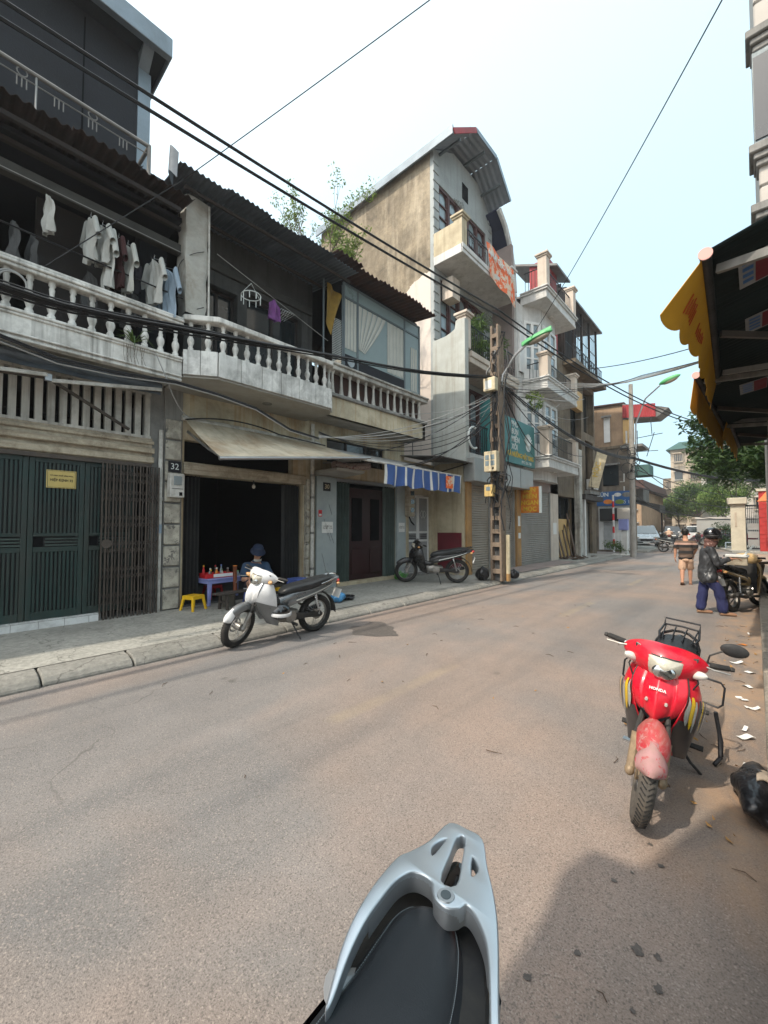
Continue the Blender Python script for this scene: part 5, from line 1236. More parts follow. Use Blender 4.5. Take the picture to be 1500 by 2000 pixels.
for (z0,h,w,m_,lb,mod) in ((3.05,.55,.36,'box_cream','large cream meter cabinet with four windows strapped on the near pole',4),(2.38,.32,.24,'box_yellow','small yellow junction box low on the near pole',0),(5.25,.36,.34,'box_cream','cream junction box with notice high on the near pole',1)):
    o = thing('meter_cabinet' if mod == 4 else 'junction_box', lb, 'meter box', (PX-.1,PY-.25,z0))
    MB().box(PX-.20,PX-.20+w,PY-.36,PY-.16,z0,z0+h).build('case', MAT[m_], o, bevel=.018, bseg=2)
    if mod == 4:
        for (a,b) in ((.04,.32),(.20,.32),(.04,.10+.06),(.20,.16)): MB().box(PX-.20+a,PX-.20+a+.11,PY-.368,PY-.36,z0+b,z0+b+.13).build('window', MAT['glass'], o, bevel=.003)
        MB().box(PX-.20+.24,PX-.20+.29,PY-.366,PY-.36,z0+.06,z0+.11).build('lock', MAT['black_in'], o)
    elif mod == 1: MB().box(PX-.15,PX+.05,PY-.365,PY-.36,z0+.05,z0+.28).build('notice', MAT['paper'], o)
    else: MB().box(PX-.14,PX-.02,PY-.366,PY-.36,z0+.16,z0+.26).build('window', MAT['glass'], o)
# cable tangle at the pole
tg = thing('cable_tangle', 'tangled mass of black cable loops tied around the near pole', 'cables', (PX,PY,5.5))
rng = random.Random(3)
for i in range(26):
    c = V(PX+rng.uniform(-.15,.35),PY+rng.uniform(-.3,.25),rng.choice([5.6,5.7,6.0,6.6,2.9,2.6])+rng.uniform(-.3,.3)); r_ = rng.uniform(.10,.32); tl = rng.uniform(-1.2,1.2); ph = rng.uniform(0,3)
    pts = [c+V(r_*math.cos(a)*math.cos(ph),r_*math.cos(a)*math.sin(ph)*.8,r_*math.sin(a)*1.1)+V(.05*math.sin(3*a),0,.04*math.cos(2*a)) for a in np.linspace(tl,tl+5.2,14)]
    MB().tube(pts,rng.choice([.008,.011,.015]),5).build('loop', MAT['cable' if i % 7 else 'cable_grey'], tg, smooth=True)
for i in range(14):
    x = PX+rng.uniform(-.05,.32); y = PY+rng.uniform(-.32,.2); z1 = rng.uniform(4.8,6.6); z0 = rng.uniform(1.4,3.2)
    MB().tube([(x+.06*math.sin(k*1.3+i),y+.05*math.cos(k*1.1+i),z1+(z0-z1)*k/9) for k in range(10)],rng.choice([.009,.012,.018]),5).build('riser', MAT['cable'], tg, smooth=True)

# second pole with lamp and antennas
P2 = V(-4.75,24.6,0)
p2 = thing('utility_pole', 'grey concrete pole with green street lamp past the side lane', 'utility pole', tuple(P2))
MB().tube([P2,P2+V(.05,0,9.1)],[.15,.10],12).build('shaft', MAT['pole_conc2'], p2, smooth=True)
MB().tube([P2+V(.2,0,5.0),P2+V(.25,0,7.0),P2+V(.7,0,8.2),P2+V(1.35,0,8.75)],.04,6).build('lamp_arm', MAT['steel'], p2, smooth=True)
l2 = MB().ell(P2+V(1.75,0,8.95),(.48,.16,.14),rot=Euler((0,R(-18),0)).to_matrix()).build('lamp_head', MAT['lamp_green'], p2, smooth=True)
MB().ell(P2+V(1.78,0,8.88),(.36,.13,.10),rot=Euler((0,R(-18),0)).to_matrix()).build('lamp_lens', MAT['lamp_glass'], l2, smooth=True)
an = MB().bar(P2+V(.2,0,6.2),P2+V(1.4,0,6.3),.03).bar(P2+V(.2,0,5.5),P2+V(1.2,0,5.45),.03).bar(P2+V(1.05,0,6.4),P2+V(.7,0,5.2),.03).bar(P2+V(.9,0,7.2),P2+V(.95,0,6.3),.03).bar(P2+V(.3,0,6.6),P2+V(.3,0,5.2),.03)
an.build('antenna', MAT['iron'], p2)
for i in range(8):
    c = P2+V(rng.uniform(-.3,.3),-.2,rng.uniform(4.2,5.9)); MB().torus(c,rng.uniform(.15,.35),.02,12,5,'y').build('cable_coil', MAT['cable'], p2, smooth=True)

# ---------------------------------------------------------------- cables
def wire(name, label, segs, r, m_='cable', group=None, n=18):
    """segs: list of (a,b,sag)"""
    mb = MB()
    for (a,b,s) in segs: mb.tube(sag_pts(a,b,s,n), r, 5)
    o = mb.build(name, MAT[m_], smooth=True); return setp(o, label, 'cable', group)
wire('power_cable','upper thick black cable running above the left roofs',[((-5.3,-6,6.35),(-5.1,PY,7.55),.22),((-5.1,PY,7.55),(-1.4,24.6,6.35),.5)],.022)
wire('power_cable','lower thick black cable running above the left roofs',[((-5.3,-6,6.15),(-5.1,PY,7.38),.22),((-5.1,PY,7.38),(-1.4,24.6,6.22),.5)],.022)
bd = thing('cable_bundle','thick bundle of black cables sagging along the left balconies to the near pole','cables',(-5.5,4,4.3))
for i in range(15):
    d = V(rng.uniform(-.06,.06),0,rng.uniform(-.065,.075)); d2 = V(rng.uniform(-.03,.03),0,rng.uniform(-.035,.035))
    pts = [(-5.5,-6,4.6),(-5.5,-2,4.12),(-5.5,.4,3.98),(-5.5,1.2,4.02),(-5.5,2.1,4.17),(-5.5,3.2,4.33),(-5.5,4.7,4.60),(-5.5,7.4,5.08),(-5.3,PY,5.72)]
    pp_ = [Vector(p)+d*(1-k/8)+d2*(k/8)+V(0,0,rng.uniform(-.008,.008)-(.05*i/15 if k < 5 else 0)) for k,p in enumerate(pts)]
    sm = []
    for k in range(len(pp_)-1):
        for t in (0,.25,.5,.75):
            p0 = pp_[max(k-1,0)]; p1 = pp_[k]; p2_ = pp_[k+1]; p3 = pp_[min(k+2,len(pp_)-1)]
            sm.append(.5*((2*p1)+(p2_-p0)*t+(2*p0-5*p1+4*p2_-p3)*t*t+(3*p1-p0-3*p2_+p3)*t**3))
    sm.append(pp_[-1])
    MB().tube(sm,rng.choice([.007,.010,.013,.017]),5).build('strand', MAT['cable'], bd, smooth=True)
b2 = thing('cable_bundle','black cable bundle from the near pole down to the far pole','cables',(-5,17,5.5))
for i in range(6):
    MB().tube(sag_pts((-5.2+.02*(i%3),PY,5.66-.018*i),(-4.6,24.4,5.2-.018*i),.55+.006*i,18),.016,5).build('strand', MAT['cable'], b2, smooth=True)
    MB().tube(sag_pts((-4.6,24.4,5.2-.02*i),(1.5,40,5.0-.02*i),.5,12),.022,5).build('strand', MAT['cable'], b2, smooth=True)
b3 = thing('cable_bundle','thin pale wires fanning from the near pole across the road','cables',(-3,14,6.5))
for i in range(6):
    MB().tube(sag_pts((-5.1,PY,5.75-.09*i),(-3.2+.1*i,16.0,6.55+.03*i),.12+.03*i,10)+sag_pts((-3.2+.1*i,16.0,6.55+.03*i),(1.0,17.5,7.45),.05,6),.009,5).build('strand', MAT['cable_grey' if i < 4 else 'cable'], b3, smooth=True)
MB().tube(sag_pts((-5.1,PY,5.5),(-5.55,19.5,7.3),.25,12),.012,5).build('strand', MAT['cable_grey'], b3, smooth=True)
wire('power_cable','highest grey wire crossing above the right awning',[((-6.4,23,9.9),(1.2,17,7.9),.3)],.02)
wire('power_cable','pale double cable crossing the road above the far pole',[((-6.2,22,8.6),(1.2,16.6,7.4),.35)],.028,'cable_grey')
b4 = thing('cable_bundle','bundle of thin wires sagging under the leftmost balcony fascia','cables',(-6.6,1.5,3.75))
for i in range(9):
    z = rng.uniform(-.05,.07); MB().tube([(-6.58,-3,4.0+z),(-6.58,.48,3.79+z),(-6.57,1.02,3.68+z*.9),(-6.56,1.64,3.69+z*.7),(-6.52,2.45,3.76+z*.5),(-6.3,3.0,3.66+z*.4),(-6.2,3.62,3.55+z*.4),(-6.1,4.24,3.28+z*.4),(-6.15,4.93,3.24+z*.3)],rng.choice([.007,.010,.013]),5).build('strand', MAT['cable' if i % 4 else 'cable_grey'], b4, smooth=True)
b5 = thing('cable_bundle','thin pale wires sagging from the shop awning to the near pole','cables',(-6.1,7,3.5))
for i in range(7):
    MB().tube(sag_pts((-6.12,4.9,3.25+.02*i),(-5.25,PY-.1,5.3-.13*i),.30+.05*i,18),rng.choice([.007,.010]),5).build('strand', MAT['cable_grey' if i < 4 else 'cable'], b5, smooth=True)
wire('power_cable','thin wire from the leftmost balcony up across the sky',[((-6.3,.84,4.72),(-6.3,2.43,6.84),.0),((-6.3,2.43,6.84),(-2.0,4.71,8.95),.02)],.007)
wire('power_cable','thin wire from the green lamp up to the top right of the sky',[((-4.3,PY+.1,6.5),(.38,4.2,6.56),.12)],.007)
wire('power_cable','pale wire dropping from the leftmost balcony to the awning corner',[((-6.62,2.2,4.15),(-6.6,2.35,3.8),.0),((-6.6,2.35,3.8),(-7.2,2.95,3.45),.12)],.010,'cable_grey')
wire('power_cable','black cable looping under the chamfered balcony to the drainpipe',[((-7.4,2.95,3.45),(-7.0,4.6,3.40),-.12),((-7.0,4.6,3.40),(-6.4,5.3,3.2),.0)],.014)
b7 = thing('cable_bundle','many thin loose wires strung from the near pole to the houses around it','cables',(-5.6,11,5))
for i,(q,s) in enumerate((((-7.45,6.3,4.7),.5),((-7.45,8.0,4.3),.45),((-6.75,9.3,4.6),.3),((-6.3,12.2,6.4),.25),((-6.3,13.4,5.6),.35),((-5.6,15.3,7.3),.3),((-5.6,16.5,6.4),.4),((-5.6,18.6,7.6),.35),((-6.4,21.0,6.8),.45),((-6.4,23.2,7.4),.5),((-6.3,24.5,6.0),.6),((-5.9,15.2,4.0),.5),((-7.4,10.4,3.4),.3),((-7.3,7.2,3.4),.35))):
    MB().tube(sag_pts((-5.18+.05*(i % 3),PY+.04*(i % 4)-.08,5.2+.11*(i % 6)),q,s,14),(.007,.010,.006)[i % 3],4).build('strand', MAT['cable' if i % 3 else 'cable_grey'], b7, smooth=True)
wire('power_cable','black cable from the striped awning up to the near pole',[((-6.3,7.6,3.05),(-5.25,PY-.15,4.75),.35)],.014)
wire('power_cable','black cable from the narrow house up to the near pole',[((-7.3,9.3,3.6),(-5.25,PY-.15,4.5),.3),((-7.3,9.3,3.6),(-7.3,9.28,4.1),0)],.013)
wire('power_cable','cable swinging from the near pole past the teal sign to the white balcony',[((-5.1,PY,5.5),(-5.5,15.6,4.3),.7)],.016)
wire('power_cable','cable from the near pole to the lower white balcony corner',[((-5.1,PY,5.55),(-5.4,18.7,4.6),.55)],.014)
b6 = thing('cable_bundle','thin wires crossing between the far pole and right side trees','cables',(-2,30,5))
for i in range(6): MB().tube(sag_pts((-4.7,24.6,5.1-.45*i),(-5+7*(i % 2),60,5.5-.5*i),.8,14),.025,5).build('strand', MAT['cable'], b6, smooth=True)
cl_ = thing('cable_coil','round coil of pale cable hanging on the leftmost railing','cable coil',(-6.6,.55,4.45))
MB().torus((-6.55,.56,4.50),.14,.012,22,6,'x').torus((-6.54,.57,4.49),.13,.010,22,6,'x').build('coil', MAT['cable_grey'], cl_, smooth=True)
cl2 = thing('cable_coil','white hose coil hanging on the fin of the tall house','cable coil',(-6.25,11,4.2))
MB().torus((-6.22,10.9,4.25),.32,.035,20,6,'x',(1.2,5.2)).build('coil', MAT['sign_white'], cl2, smooth=True)

# ---------------------------------------------------------------- leaves and trees
def leaves(centres, n, rad, size, rng_, up=.3, aspect=2.2, flat=.8):
    """many small folded leaf blades scattered in clumps"""
    vs = []; fs = []
    for (c, r) in centres:
        for _ in range(int(n*(r/rad)**2)):
            d = V(rng_.gauss(0,1),rng_.gauss(0,1),rng_.gauss(0,1)); d.normalize(); q = c + d*r*(rng_.random()**.45); q.z = c.z+(q.z-c.z)*flat
            a = V(rng_.uniform(-1,1),rng_.uniform(-1,1),rng_.uniform(-1,.4)+0); a.normalize(); b = a.cross(V(0,0,1)+V(rng_.uniform(-up,up),rng_.uniform(-up,up),0)*2); 
            if b.length < 1e-3: continue
            b.normalize(); L = size*rng_.uniform(.6,1.25); w = L/aspect/2; k = len(vs); nn = a.cross(b)*L*.10
            vs += [q, q+a*L*.45+b*w+nn, q+a*L, q+a*L*.45-b*w+nn]; fs += [(k,k+1,k+2),(k,k+2,k+3)]
    mb = MB(); mb.v = [tuple(v) for v in vs]; mb.f = fs; return mb
def quick(mb, name, m_, parent, kind=None):
    me = bpy.data.meshes.new(name); off = origin_of(parent) if parent else V(0,0,0)
    me.from_pydata([(p[0]-off.x,p[1]-off.y,p[2]-off.z) for p in mb.v],[],mb.f); me.materials.append(MAT[m_])
    o = bpy.data.objects.new(name, me); col.objects.link(o); o.parent = parent
    if kind: o['kind'] = kind
    return o
def branches(mb, p, d, L, r, depth, rng_, tips, spread=.6, up=.25):
    pts = [Vector(p)]; dd = Vector(d).normalized(); n = 4
    for i in range(n): dd = (dd+V(rng_.uniform(-.2,.2),rng_.uniform(-.2,.2),rng_.uniform(-.05,.2))).normalized(); pts.append(pts[-1]+dd*L/n)
    mb.tube(pts,[r*(1-.45*i/n) for i in range(n+1)],6 if r > .05 else 4)
    tips.append((pts[-1].copy(), depth))
    if depth <= 0: return
    for k in range(rng_.choice([2,3,3])):
        nd_ = (dd+V(rng_.uniform(-1,1),rng_.uniform(-1,1),rng_.uniform(-.3,.8)+up)*spread).normalized()
        branches(mb, pts[-1-(k % 2)], nd_, L*rng_.uniform(.55,.8), r*.55, depth-1, rng_, tips, spread, up)
def tree(name, label, base, h, r0, crown_r, n, leafsize, m_, seed, depth=3, group=None, trunk_h=.45, aspect=2.2, lean=(0,0,1), clump=.32):
    rg = random.Random(seed); t = thing(name, label, 'tree', base, group=group); mb = MB(); tips = []
    b = Vector(base); top = b+V(lean[0],lean[1],1)*h*trunk_h
    mb.tube([b,b.lerp(top,.5)+V(rg.uniform(-.1,.1),rg.uniform(-.1,.1),0),top],[r0,r0*.8,r0*.65],8)
    for k in range(4):
        a = k*1.57+rg.uniform(-.4,.4); branches(mb, top, (math.cos(a)*.8,math.sin(a)*.8,.75), h*.26, r0*.5, depth-1, rg, tips)
    mb.build('trunk', MAT['bark'], t, smooth=True)
    cs = [(p, crown_r*clump*rg.uniform(.7,1.3)) for p,d in tips]
    quick(leaves(cs, n, crown_r*clump, leafsize, rg, aspect=aspect), 'crown', m_, t); return t
# dark broad-leaved tree reaching in from the right
tm = thing('mango_tree','dark green broad-leaved tree hanging over the right side below the awnings','tree',(3.2,18,.2)); rg = random.Random(11); mb = MB(); tips = []
mb.tube([(3.2,18,0),(3.0,18,2.4),(2.4,17.8,4.2)],[.22,.18,.14],8)
for k in range(7): branches(mb,(2.4,17.8,4.0),(-1,rg.uniform(-.5,.5),rg.uniform(-.05,.45)),1.7,.09,2,rg,tips,.55,.0)
mb.build('trunk', MAT['bark'], tm, smooth=True)
cs = [(V(rg.uniform(-1.45,.9),17.5+rg.uniform(-1.6,1.6),rg.uniform(3.55,5.5)),rg.uniform(.35,.6)) for k in range(44)]
cs = [(c,r_) for c,r_ in cs if c.z > 3.1+max(0,(-c.x-.6))*.9]
cs += [(V(rg.uniform(-.9,.9),17.5+rg.uniform(-1,1),rg.uniform(2.9,3.6)),rg.uniform(.25,.45)) for k in range(12)]
quick(leaves(cs,95,.45,.21,rg,aspect=2.0), 'crown', 'leaf_dark', tm)
tree('street_tree','pale feathery tree with thin white stems beside the gate house',(-1.0,40,.1),7.5,.10,3.0,240,.20,'leaf_mid',5,3,'trees along the far right pavement',.40)
tree('street_tree','bushy mid-green tree above the gate house coping',(.9,41,.1),8.5,.14,3.2,300,.22,'leaf_mid',6,3,'trees along the far right pavement',.40)
tree('street_tree','light green spreading tree in front of the pale block',(-1.9,48,.1),5.4,.12,2.4,220,.22,'leaf_light',7,3,'trees along the far right pavement',.38)
tree('street_tree','yellow-green young tree left of the apartment block front',(-7.0,62,.1),5.4,.12,2.6,200,.28,'leaf_light',8,3,'trees along the far right pavement',.40)
tree('street_tree','tangled grey-green tree against the apartment block balconies',(-4.6,56,.1),6.5,.11,2.2,170,.24,'leaf_mid',9,3,'trees along the far right pavement',.4)
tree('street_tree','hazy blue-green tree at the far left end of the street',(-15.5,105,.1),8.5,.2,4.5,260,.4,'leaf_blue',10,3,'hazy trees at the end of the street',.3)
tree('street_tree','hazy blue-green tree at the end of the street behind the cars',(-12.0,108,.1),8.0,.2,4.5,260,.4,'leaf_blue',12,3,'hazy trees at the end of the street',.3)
sb = thing('shrub','dark shrub beside the blue plastic chair at the gate','shrub',(-1.6,37.5,.1)); rg = random.Random(4)
quick(leaves([(V(-1.7+rg.uniform(-.4,.4),37.5,.9+rg.uniform(-.6,.8)),.5) for k in range(9)],160,.5,.16,rg),'leaves','leaf_dark',sb)
wd_ = thing('weeds','scrubby green weeds around the striped post','weeds',(-5.9,26,.12)); rg = random.Random(14)
quick(leaves([(V(-5.75+rg.uniform(-.5,.5),25.6+rg.uniform(-.4,.6),.35+rg.uniform(-.15,.35)),.3) for k in range(8)],90,.3,.14,rg,aspect=3),'leaves','leaf_mid',wd_)
# bare tree behind the roofs
bt = thing('sparse_tree','sparse half-bare tree behind the blue corrugated roof','tree',(-10.0,8.2,.0)); rg = random.Random(21); mb = MB(); tips = []
mb.tube([(-10.0,8.2,0),(-10.1,8.2,4),(-10.0,8.1,7.6),(-9.9,8.1,9.1)],[.14,.12,.10,.08],8)
for k in range(7): branches(mb,(-9.9-.1*(k%2),8.1,8.35+.15*k),(rg.uniform(-1.0,.8),rg.uniform(-.7,.8),.9),1.15,.035,4,rg,tips,.6,.2)
mb.build('trunk', MAT['bark'], bt, smooth=True)
cs = [(V(-9.6+rg.uniform(-.4,.4),8.5+rg.uniform(-.4,.4),9.8+rg.uniform(-.6,1.0)),.30) for k in range(12)]+[(V(-9.9+rg.uniform(-.6,.5),7.7+rg.uniform(-.5,.6),9.0+rg.uniform(-.4,.5)),.34) for k in range(14)]
quick(leaves(cs,60,.28,.20,rg,aspect=3.6),'crown','leaf_light',bt)
quick(leaves([(p,.12) for p,d in tips if d <= 1],5,.12,.10,rg,aspect=2.5),'twig_leaves','leaf_light',bt)
dt = MB(); tips = []
for k in range(7): branches(dt,(-8.3,9.6,7.5),(rg.uniform(-.2,.9),rg.uniform(-1.0,.7),rg.uniform(.2,.8)),.55,.012,2,rg,tips,.8,.1)
o = dt.build('dry_creeper', MAT['bark'], smooth=True); setp(o,'dry leafless creeper twigs on the wall above the rusty roof','creeper')
# balcony plants
rg = random.Random(31)
for y in (11.6,12.4,13.2):
    MB().lathe([(.10,6.92),(.14,7.15),(.145,7.2)],(-6.75,y,0),10).build('pot', MAT['rust_sheet'], pp, smooth=True)
quick(leaves([(V(-6.68+rg.uniform(-.2,.25),11.4+rg.uniform(0,2.4),7.55+rg.uniform(-.2,.8)),.3) for k in range(16)],70,.3,.20,rg,aspect=4),'foliage','leaf_mid',pp)
quick(leaves([(V(-6.62,12.6+rg.uniform(-.4,.4),8.3+rg.uniform(-.2,.4)),.25) for k in range(4)],70,.25,.14,rg,aspect=6),'dry_flowers','leaf_pale',pp)
hp = thing('hanging_creeper','green creeper trailing from the white balcony behind the pole','plant',(-5.9,14.9,6.3))
quick(leaves([(V(-5.75+rg.uniform(-.2,.1),14.4+rg.uniform(-.3,.4),6.1+rg.uniform(-.5,.4)),.16) for k in range(6)],60,.22,.15,rg,aspect=2.5),'foliage','leaf_light',hp)
MB().tube([(-5.9,15.2,6.75),(-5.8,14.6,6.5),(-5.78,14.4,5.6)],.012,4).build('stem', MAT['bark'], hp)
sg = thing('spiky_plant','spiky green plant rooted in the leftmost balcony moulding','plant',(-6.6,1.88,4.2)); rg = random.Random(41); sm = MB()
for k in range(16):
    a = rg.uniform(0,6.28); L = rg.uniform(.18,.42); e = rg.uniform(.1,1.2); o_ = V(math.cos(a)*math.cos(e)*.5+.25,math.sin(a)*math.cos(e),math.sin(e)-.1)
    p0 = V(-6.64,1.90,4.24); pts = [p0, p0+o_*L*.5+V(0,0,.04), p0+o_*L-V(0,0,.10*(k % 3))]; sm.tube(pts,[.012,.010,.002],4,flat=.3)
sm.build('blades', MAT['leaf_mid'], sg)
rt_ = MB()
for k in range(10): y = 1.78+.03*k; rt_.tube([(-6.655,y,4.2),(-6.66+.01*math.sin(k),y+.03*math.sin(k*2),4.05),(-6.665,y+.02,3.95-.02*(k%3))],.003,3)
rt_.build('roots', MAT['bark'], sg)

# ---------------------------------------------------------------- right side: town house sliver and market awnings
hr = thing('town_house','cream town house with stone cornices above the dark awning on the right','house',(2,10.5,.2))
MB().box(.22,6,9.0,14,.2,16).build('wall', MAT['far_grey'], hr)
for z in (6.55,7.55,9.5): MB().box(.13,.6,8.85,9.35,z,z+.10).box(.075,.6,8.8,9.4,z+.10,z+.24).box(.16,.6,8.9,9.3,z-.10,z).build('cornice', MAT['conc_grey'], hr, bevel=.015)
MB().box(.15,.5,8.92,9.28,7.8,9.4).build('window_surround', MAT['frame_grey'], hr); MB().box(.16,.4,8.90,8.92,7.9,9.3).build('window', MAT['glass_dark'], hr)
z = .4
while z < 15: MB().box(.19,.42,8.97,9.2,z,z+.42).build('quoin', MAT['far_pale'], hr, bevel=.02); z += .45
def market_awning(label, x0a, ya, x0b, yb, z, slope, vdx, vdz, nsc, posters=(), text=True, valance=True):
    A = thing('market_awning', label, 'awning', ((x0a+x0b)/2,(ya+yb)/2,z))
    a = V(x0a,ya,z); b = V(x0b,yb,z)
    y = 0; n = max(2,int((b-a).length/.9))
    for i in range(n):
        p = a.lerp(b,i/n); q = a.lerp(b,(i+1)/n)+ (b-a).normalized()*.03
        m = MB(); corr(m,p,q-p,(2.0-p.x,0,slope),.014,.085,.004,5,1); m.build('roof_sheet', MAT['green_sheet'], A, smooth=True, ang=60)
    MB().tube([a-(b-a).normalized()*.02+V(0,0,-.03),b+V(0,0,-.03)],.030,12).build('front_tube', MAT['gate_black'], A, smooth=True)
    d = (b-a).normalized(); MB().cyl(a-d*.03+V(0,0,-.03),a-d*.02+V(0,0,-.03),.036,n=16).build('end_cap', MAT['pink_cap'], A, smooth=True)
    if valance:
        def vf(u, v):
            p = a.lerp(b,u)+V(-.018,0,-.045); sc = 0; k = v*(1-.13*(1-abs(math.sin(math.pi*nsc*u))**.8))
            vx = vdx*(.22+.78*math.exp(-u*5)); return p+V(vx*k+.012*math.sin(u*23)*k,0,vdz*k)
        MB().sheet(vf,nsc*8,8,.004,(.7,0,-.7)).build('valance', MAT['valance'], A, smooth=True)
        for i in range(2 if text else 0):
            k = .07+.16*i; L = (b-a).length; t = MB()
            for j in range(6): p0 = Vector(vf(k+.016*j,.32+.1*(i % 2)+.06*(j % 2))); p1 = Vector(vf(k+.016*j+.004,.66)); t.bar(p0+V(.006,0,-.008),p1+V(.006,0,-.008),.016,.003,(1,0,-.6))
            t.build('printed_lettering', MAT['val_text'], A)
    for i in range(int((yb-ya)/1.2)+1):
        p = a.lerp(b,min(.97,.06+i*.4)); MB().bar(p+V(.05,0,-.05),p+V(.9,.5 if i % 2 else -.3,-.18),.03,.05).build('strut', MAT['gate_brown' if i % 2 else 'conc_grey'], A)
    MB().box(1.9,2.0,ya,yb,.2,z+slope).build('post_wall', MAT['gate_black'], A)
    for (x,y_,w,l,kind) in posters:
        zz = z+slope*(x-x0a)/(2.0-x0a)-.022; sl = slope/(2.0-x0a)
        def P(px,py,dz): return (px,py,z+slope*(px-x0a)/(2.0-x0a)-.022-dz)
        s_ = MB().add([P(x,y_,0),P(x+w,y_,0),P(x+w,y_+l,0),P(x,y_+l,0)],[(0,1,2,3)]).build('poster', MAT['poster_paper'], A)
        MB().add([P(x+w*.52,y_+.02,.003),P(x+w*.98,y_+.02,.003),P(x+w*.98,y_+l-.02,.003),P(x+w*.52,y_+l-.02,.003)],[(0,1,2,3)]).build('red_print', MAT['poster_red'], s_)
        for k in range(4):
            q = y_+l*(.12+.2*k); MB().add([P(x+w*.12,q,.003),P(x+w*.46,q,.003),P(x+w*.46,q+l*.12,.003),P(x+w*.12,q+l*.12,.003)],[(0,1,2,3)]).build('blue_print', MAT['sign_blue'], s_)
    return A
market_awning('near dark corrugated awning with wide yellow scalloped valance on the right',-.18,3.06,-.27,5.85,3.2,.62,-.25,-.30,9,((-.04,3.35,.16,.42,0),(-.02,4.35,.2,.35,0)))
market_awning('second dark awning with yellow valance beyond the near right awning',-.43,5.45,-.34,8.9,3.2,.45,-.05,-.36,12,((-.1,6.4,.25,.5,0),),False)
market_awning('third farthest dark awning with yellow valance on the right',-.27,8.3,-.22,11.4,3.28,.4,-.07,-.30,11,(),False)
market_awning('unseen dark awning with yellow valance added behind the camera to shade the road',-1.02,-3.2,-1.0,-.24,3.0,.6,-.06,-.2,14,(),False)  # out of frame; added to cast the shade on the near road
market_awning('short dark awning edge added out of view overhead to shape the road shadow',-.80,-.22,-.52,.62,3.05,.6,-.0,-.05,5,(),False,False)  # unseen piece, its slanted edge set to shape that road shade
# ---------------------------------------------------------------- motorbikes
def ring(x, y, z, w, h, n=16, e=2.6):
    out = []
    for k in range(n):
        a = 2*math.pi*k/n; c, s = math.cos(a), math.sin(a)
        out.append(V(x, y+w*abs(c)**(2/e)*(1 if c >= 0 else -1), z+h*abs(s)**(2/e)*(1 if s >= 0 else -1)))
    return out
def cr(pts, t):
    """smooth interpolation through points, t in 0..1"""
    n = len(pts)-1; k = min(int(t*n), n-1); f = t*n-k
    p0, p1, p2, p3 = (Vector(pts[max(k-1,0)]), Vector(pts[k]), Vector(pts[k+1]), Vector(pts[min(k+2,n)]))
    return .5*((2*p1)+(p2-p0)*f+(2*p0-5*p1+4*p2-p3)*f*f+(3*p1-p0-3*p2+p3)*f**3)
def loft_s(mb, secs, m=4, n=16, e=2.6):
    """secs: (x,y,z,w,h) sections smoothly interpolated"""
    rs = []; N = (len(secs)-1)*m
    a = [V(s[0],s[1],s[2]) for s in secs]; b = [V(s[3],s[4],0) for s in secs]
    for i in range(N+1):
        t = i/N; p = cr(a,t); q = cr(b,t); rs.append(ring(p.x,p.y,p.z,max(q.x,.004),max(q.y,.004),n,e))
    return mb.loft(rs)
def wheel(T, x, z, w, par, xf_=None, rimm='alloy', drum=False, tm='rubber'):
    X = xf_ or Matrix.Identity(4)
    wh = MB().lathe([(.035,-.055),(.05,-.05),(.05,.05),(.035,.055)],(x,0,z),14,'y').xf(X).build('wheel_hub', MAT[rimm], T, smooth=True)
    wh.name = par
    ty = MB()
    prof = [(.205,-.030),(.222,-w*.85),(.250,-w),(.270,-w*.80),(.283,-w*.42),(.287,0),(.283,w*.42),(.270,w*.80),(.250,w),(.222,w*.85),(.205,.030)]
    rings = []
    for i in range(41):
        a = 2*math.pi*i/40; rings.append([V(x+r*math.cos(a),h,z+r*math.sin(a)) for r,h in prof])
    ty.loft(rings, False, True).xf(X).build('tyre', MAT[tm], wh, smooth=True)
    tr = MB()
    for i in range(56):
        a = 2*math.pi*i/56
        for s in (-1,1):
            p = V(x+.2865*math.cos(a),s*w*.10,z+.2865*math.sin(a)); q = V(x+.277*math.cos(a+.10),s*w*.72,z+.277*math.sin(a+.10)); tr.bar(p,q,.006,.006)
    tr.xf(X).build('tread', MAT['rubber'], wh, kind='stuff')
    MB().torus((x,0,z),.207,.014,36,6,'y',w=.026).xf(X).build('rim', MAT[rimm], wh, smooth=True)
    sp_ = MB()
    for i in range(18):
        a = 2*math.pi*i/18; s = 1 if i % 2 else -1; b = a+.25*(1 if i % 4 < 2 else -1)
        sp_.tube([(x+.045*math.cos(a),s*.04,z+.045*math.sin(a)),(x+.20*math.cos(b),s*.008,z+.20*math.sin(b))],.0028,4)
    sp_.xf(X).build('spokes', MAT['steel'], wh, kind='stuff')
    if drum: MB().lathe([(.02,.03),(.075,.035),(.08,.06),(.03,.07)],(x,0,z),16,'y').xf(X).build('brake_drum', MAT['alloy'], wh, smooth=True)
    else: MB().torus((x,-.062,z),.09,.012,24,5,'y',w=.002).xf(X).build('brake_disc', MAT['steel'], wh, smooth=True)
    return wh
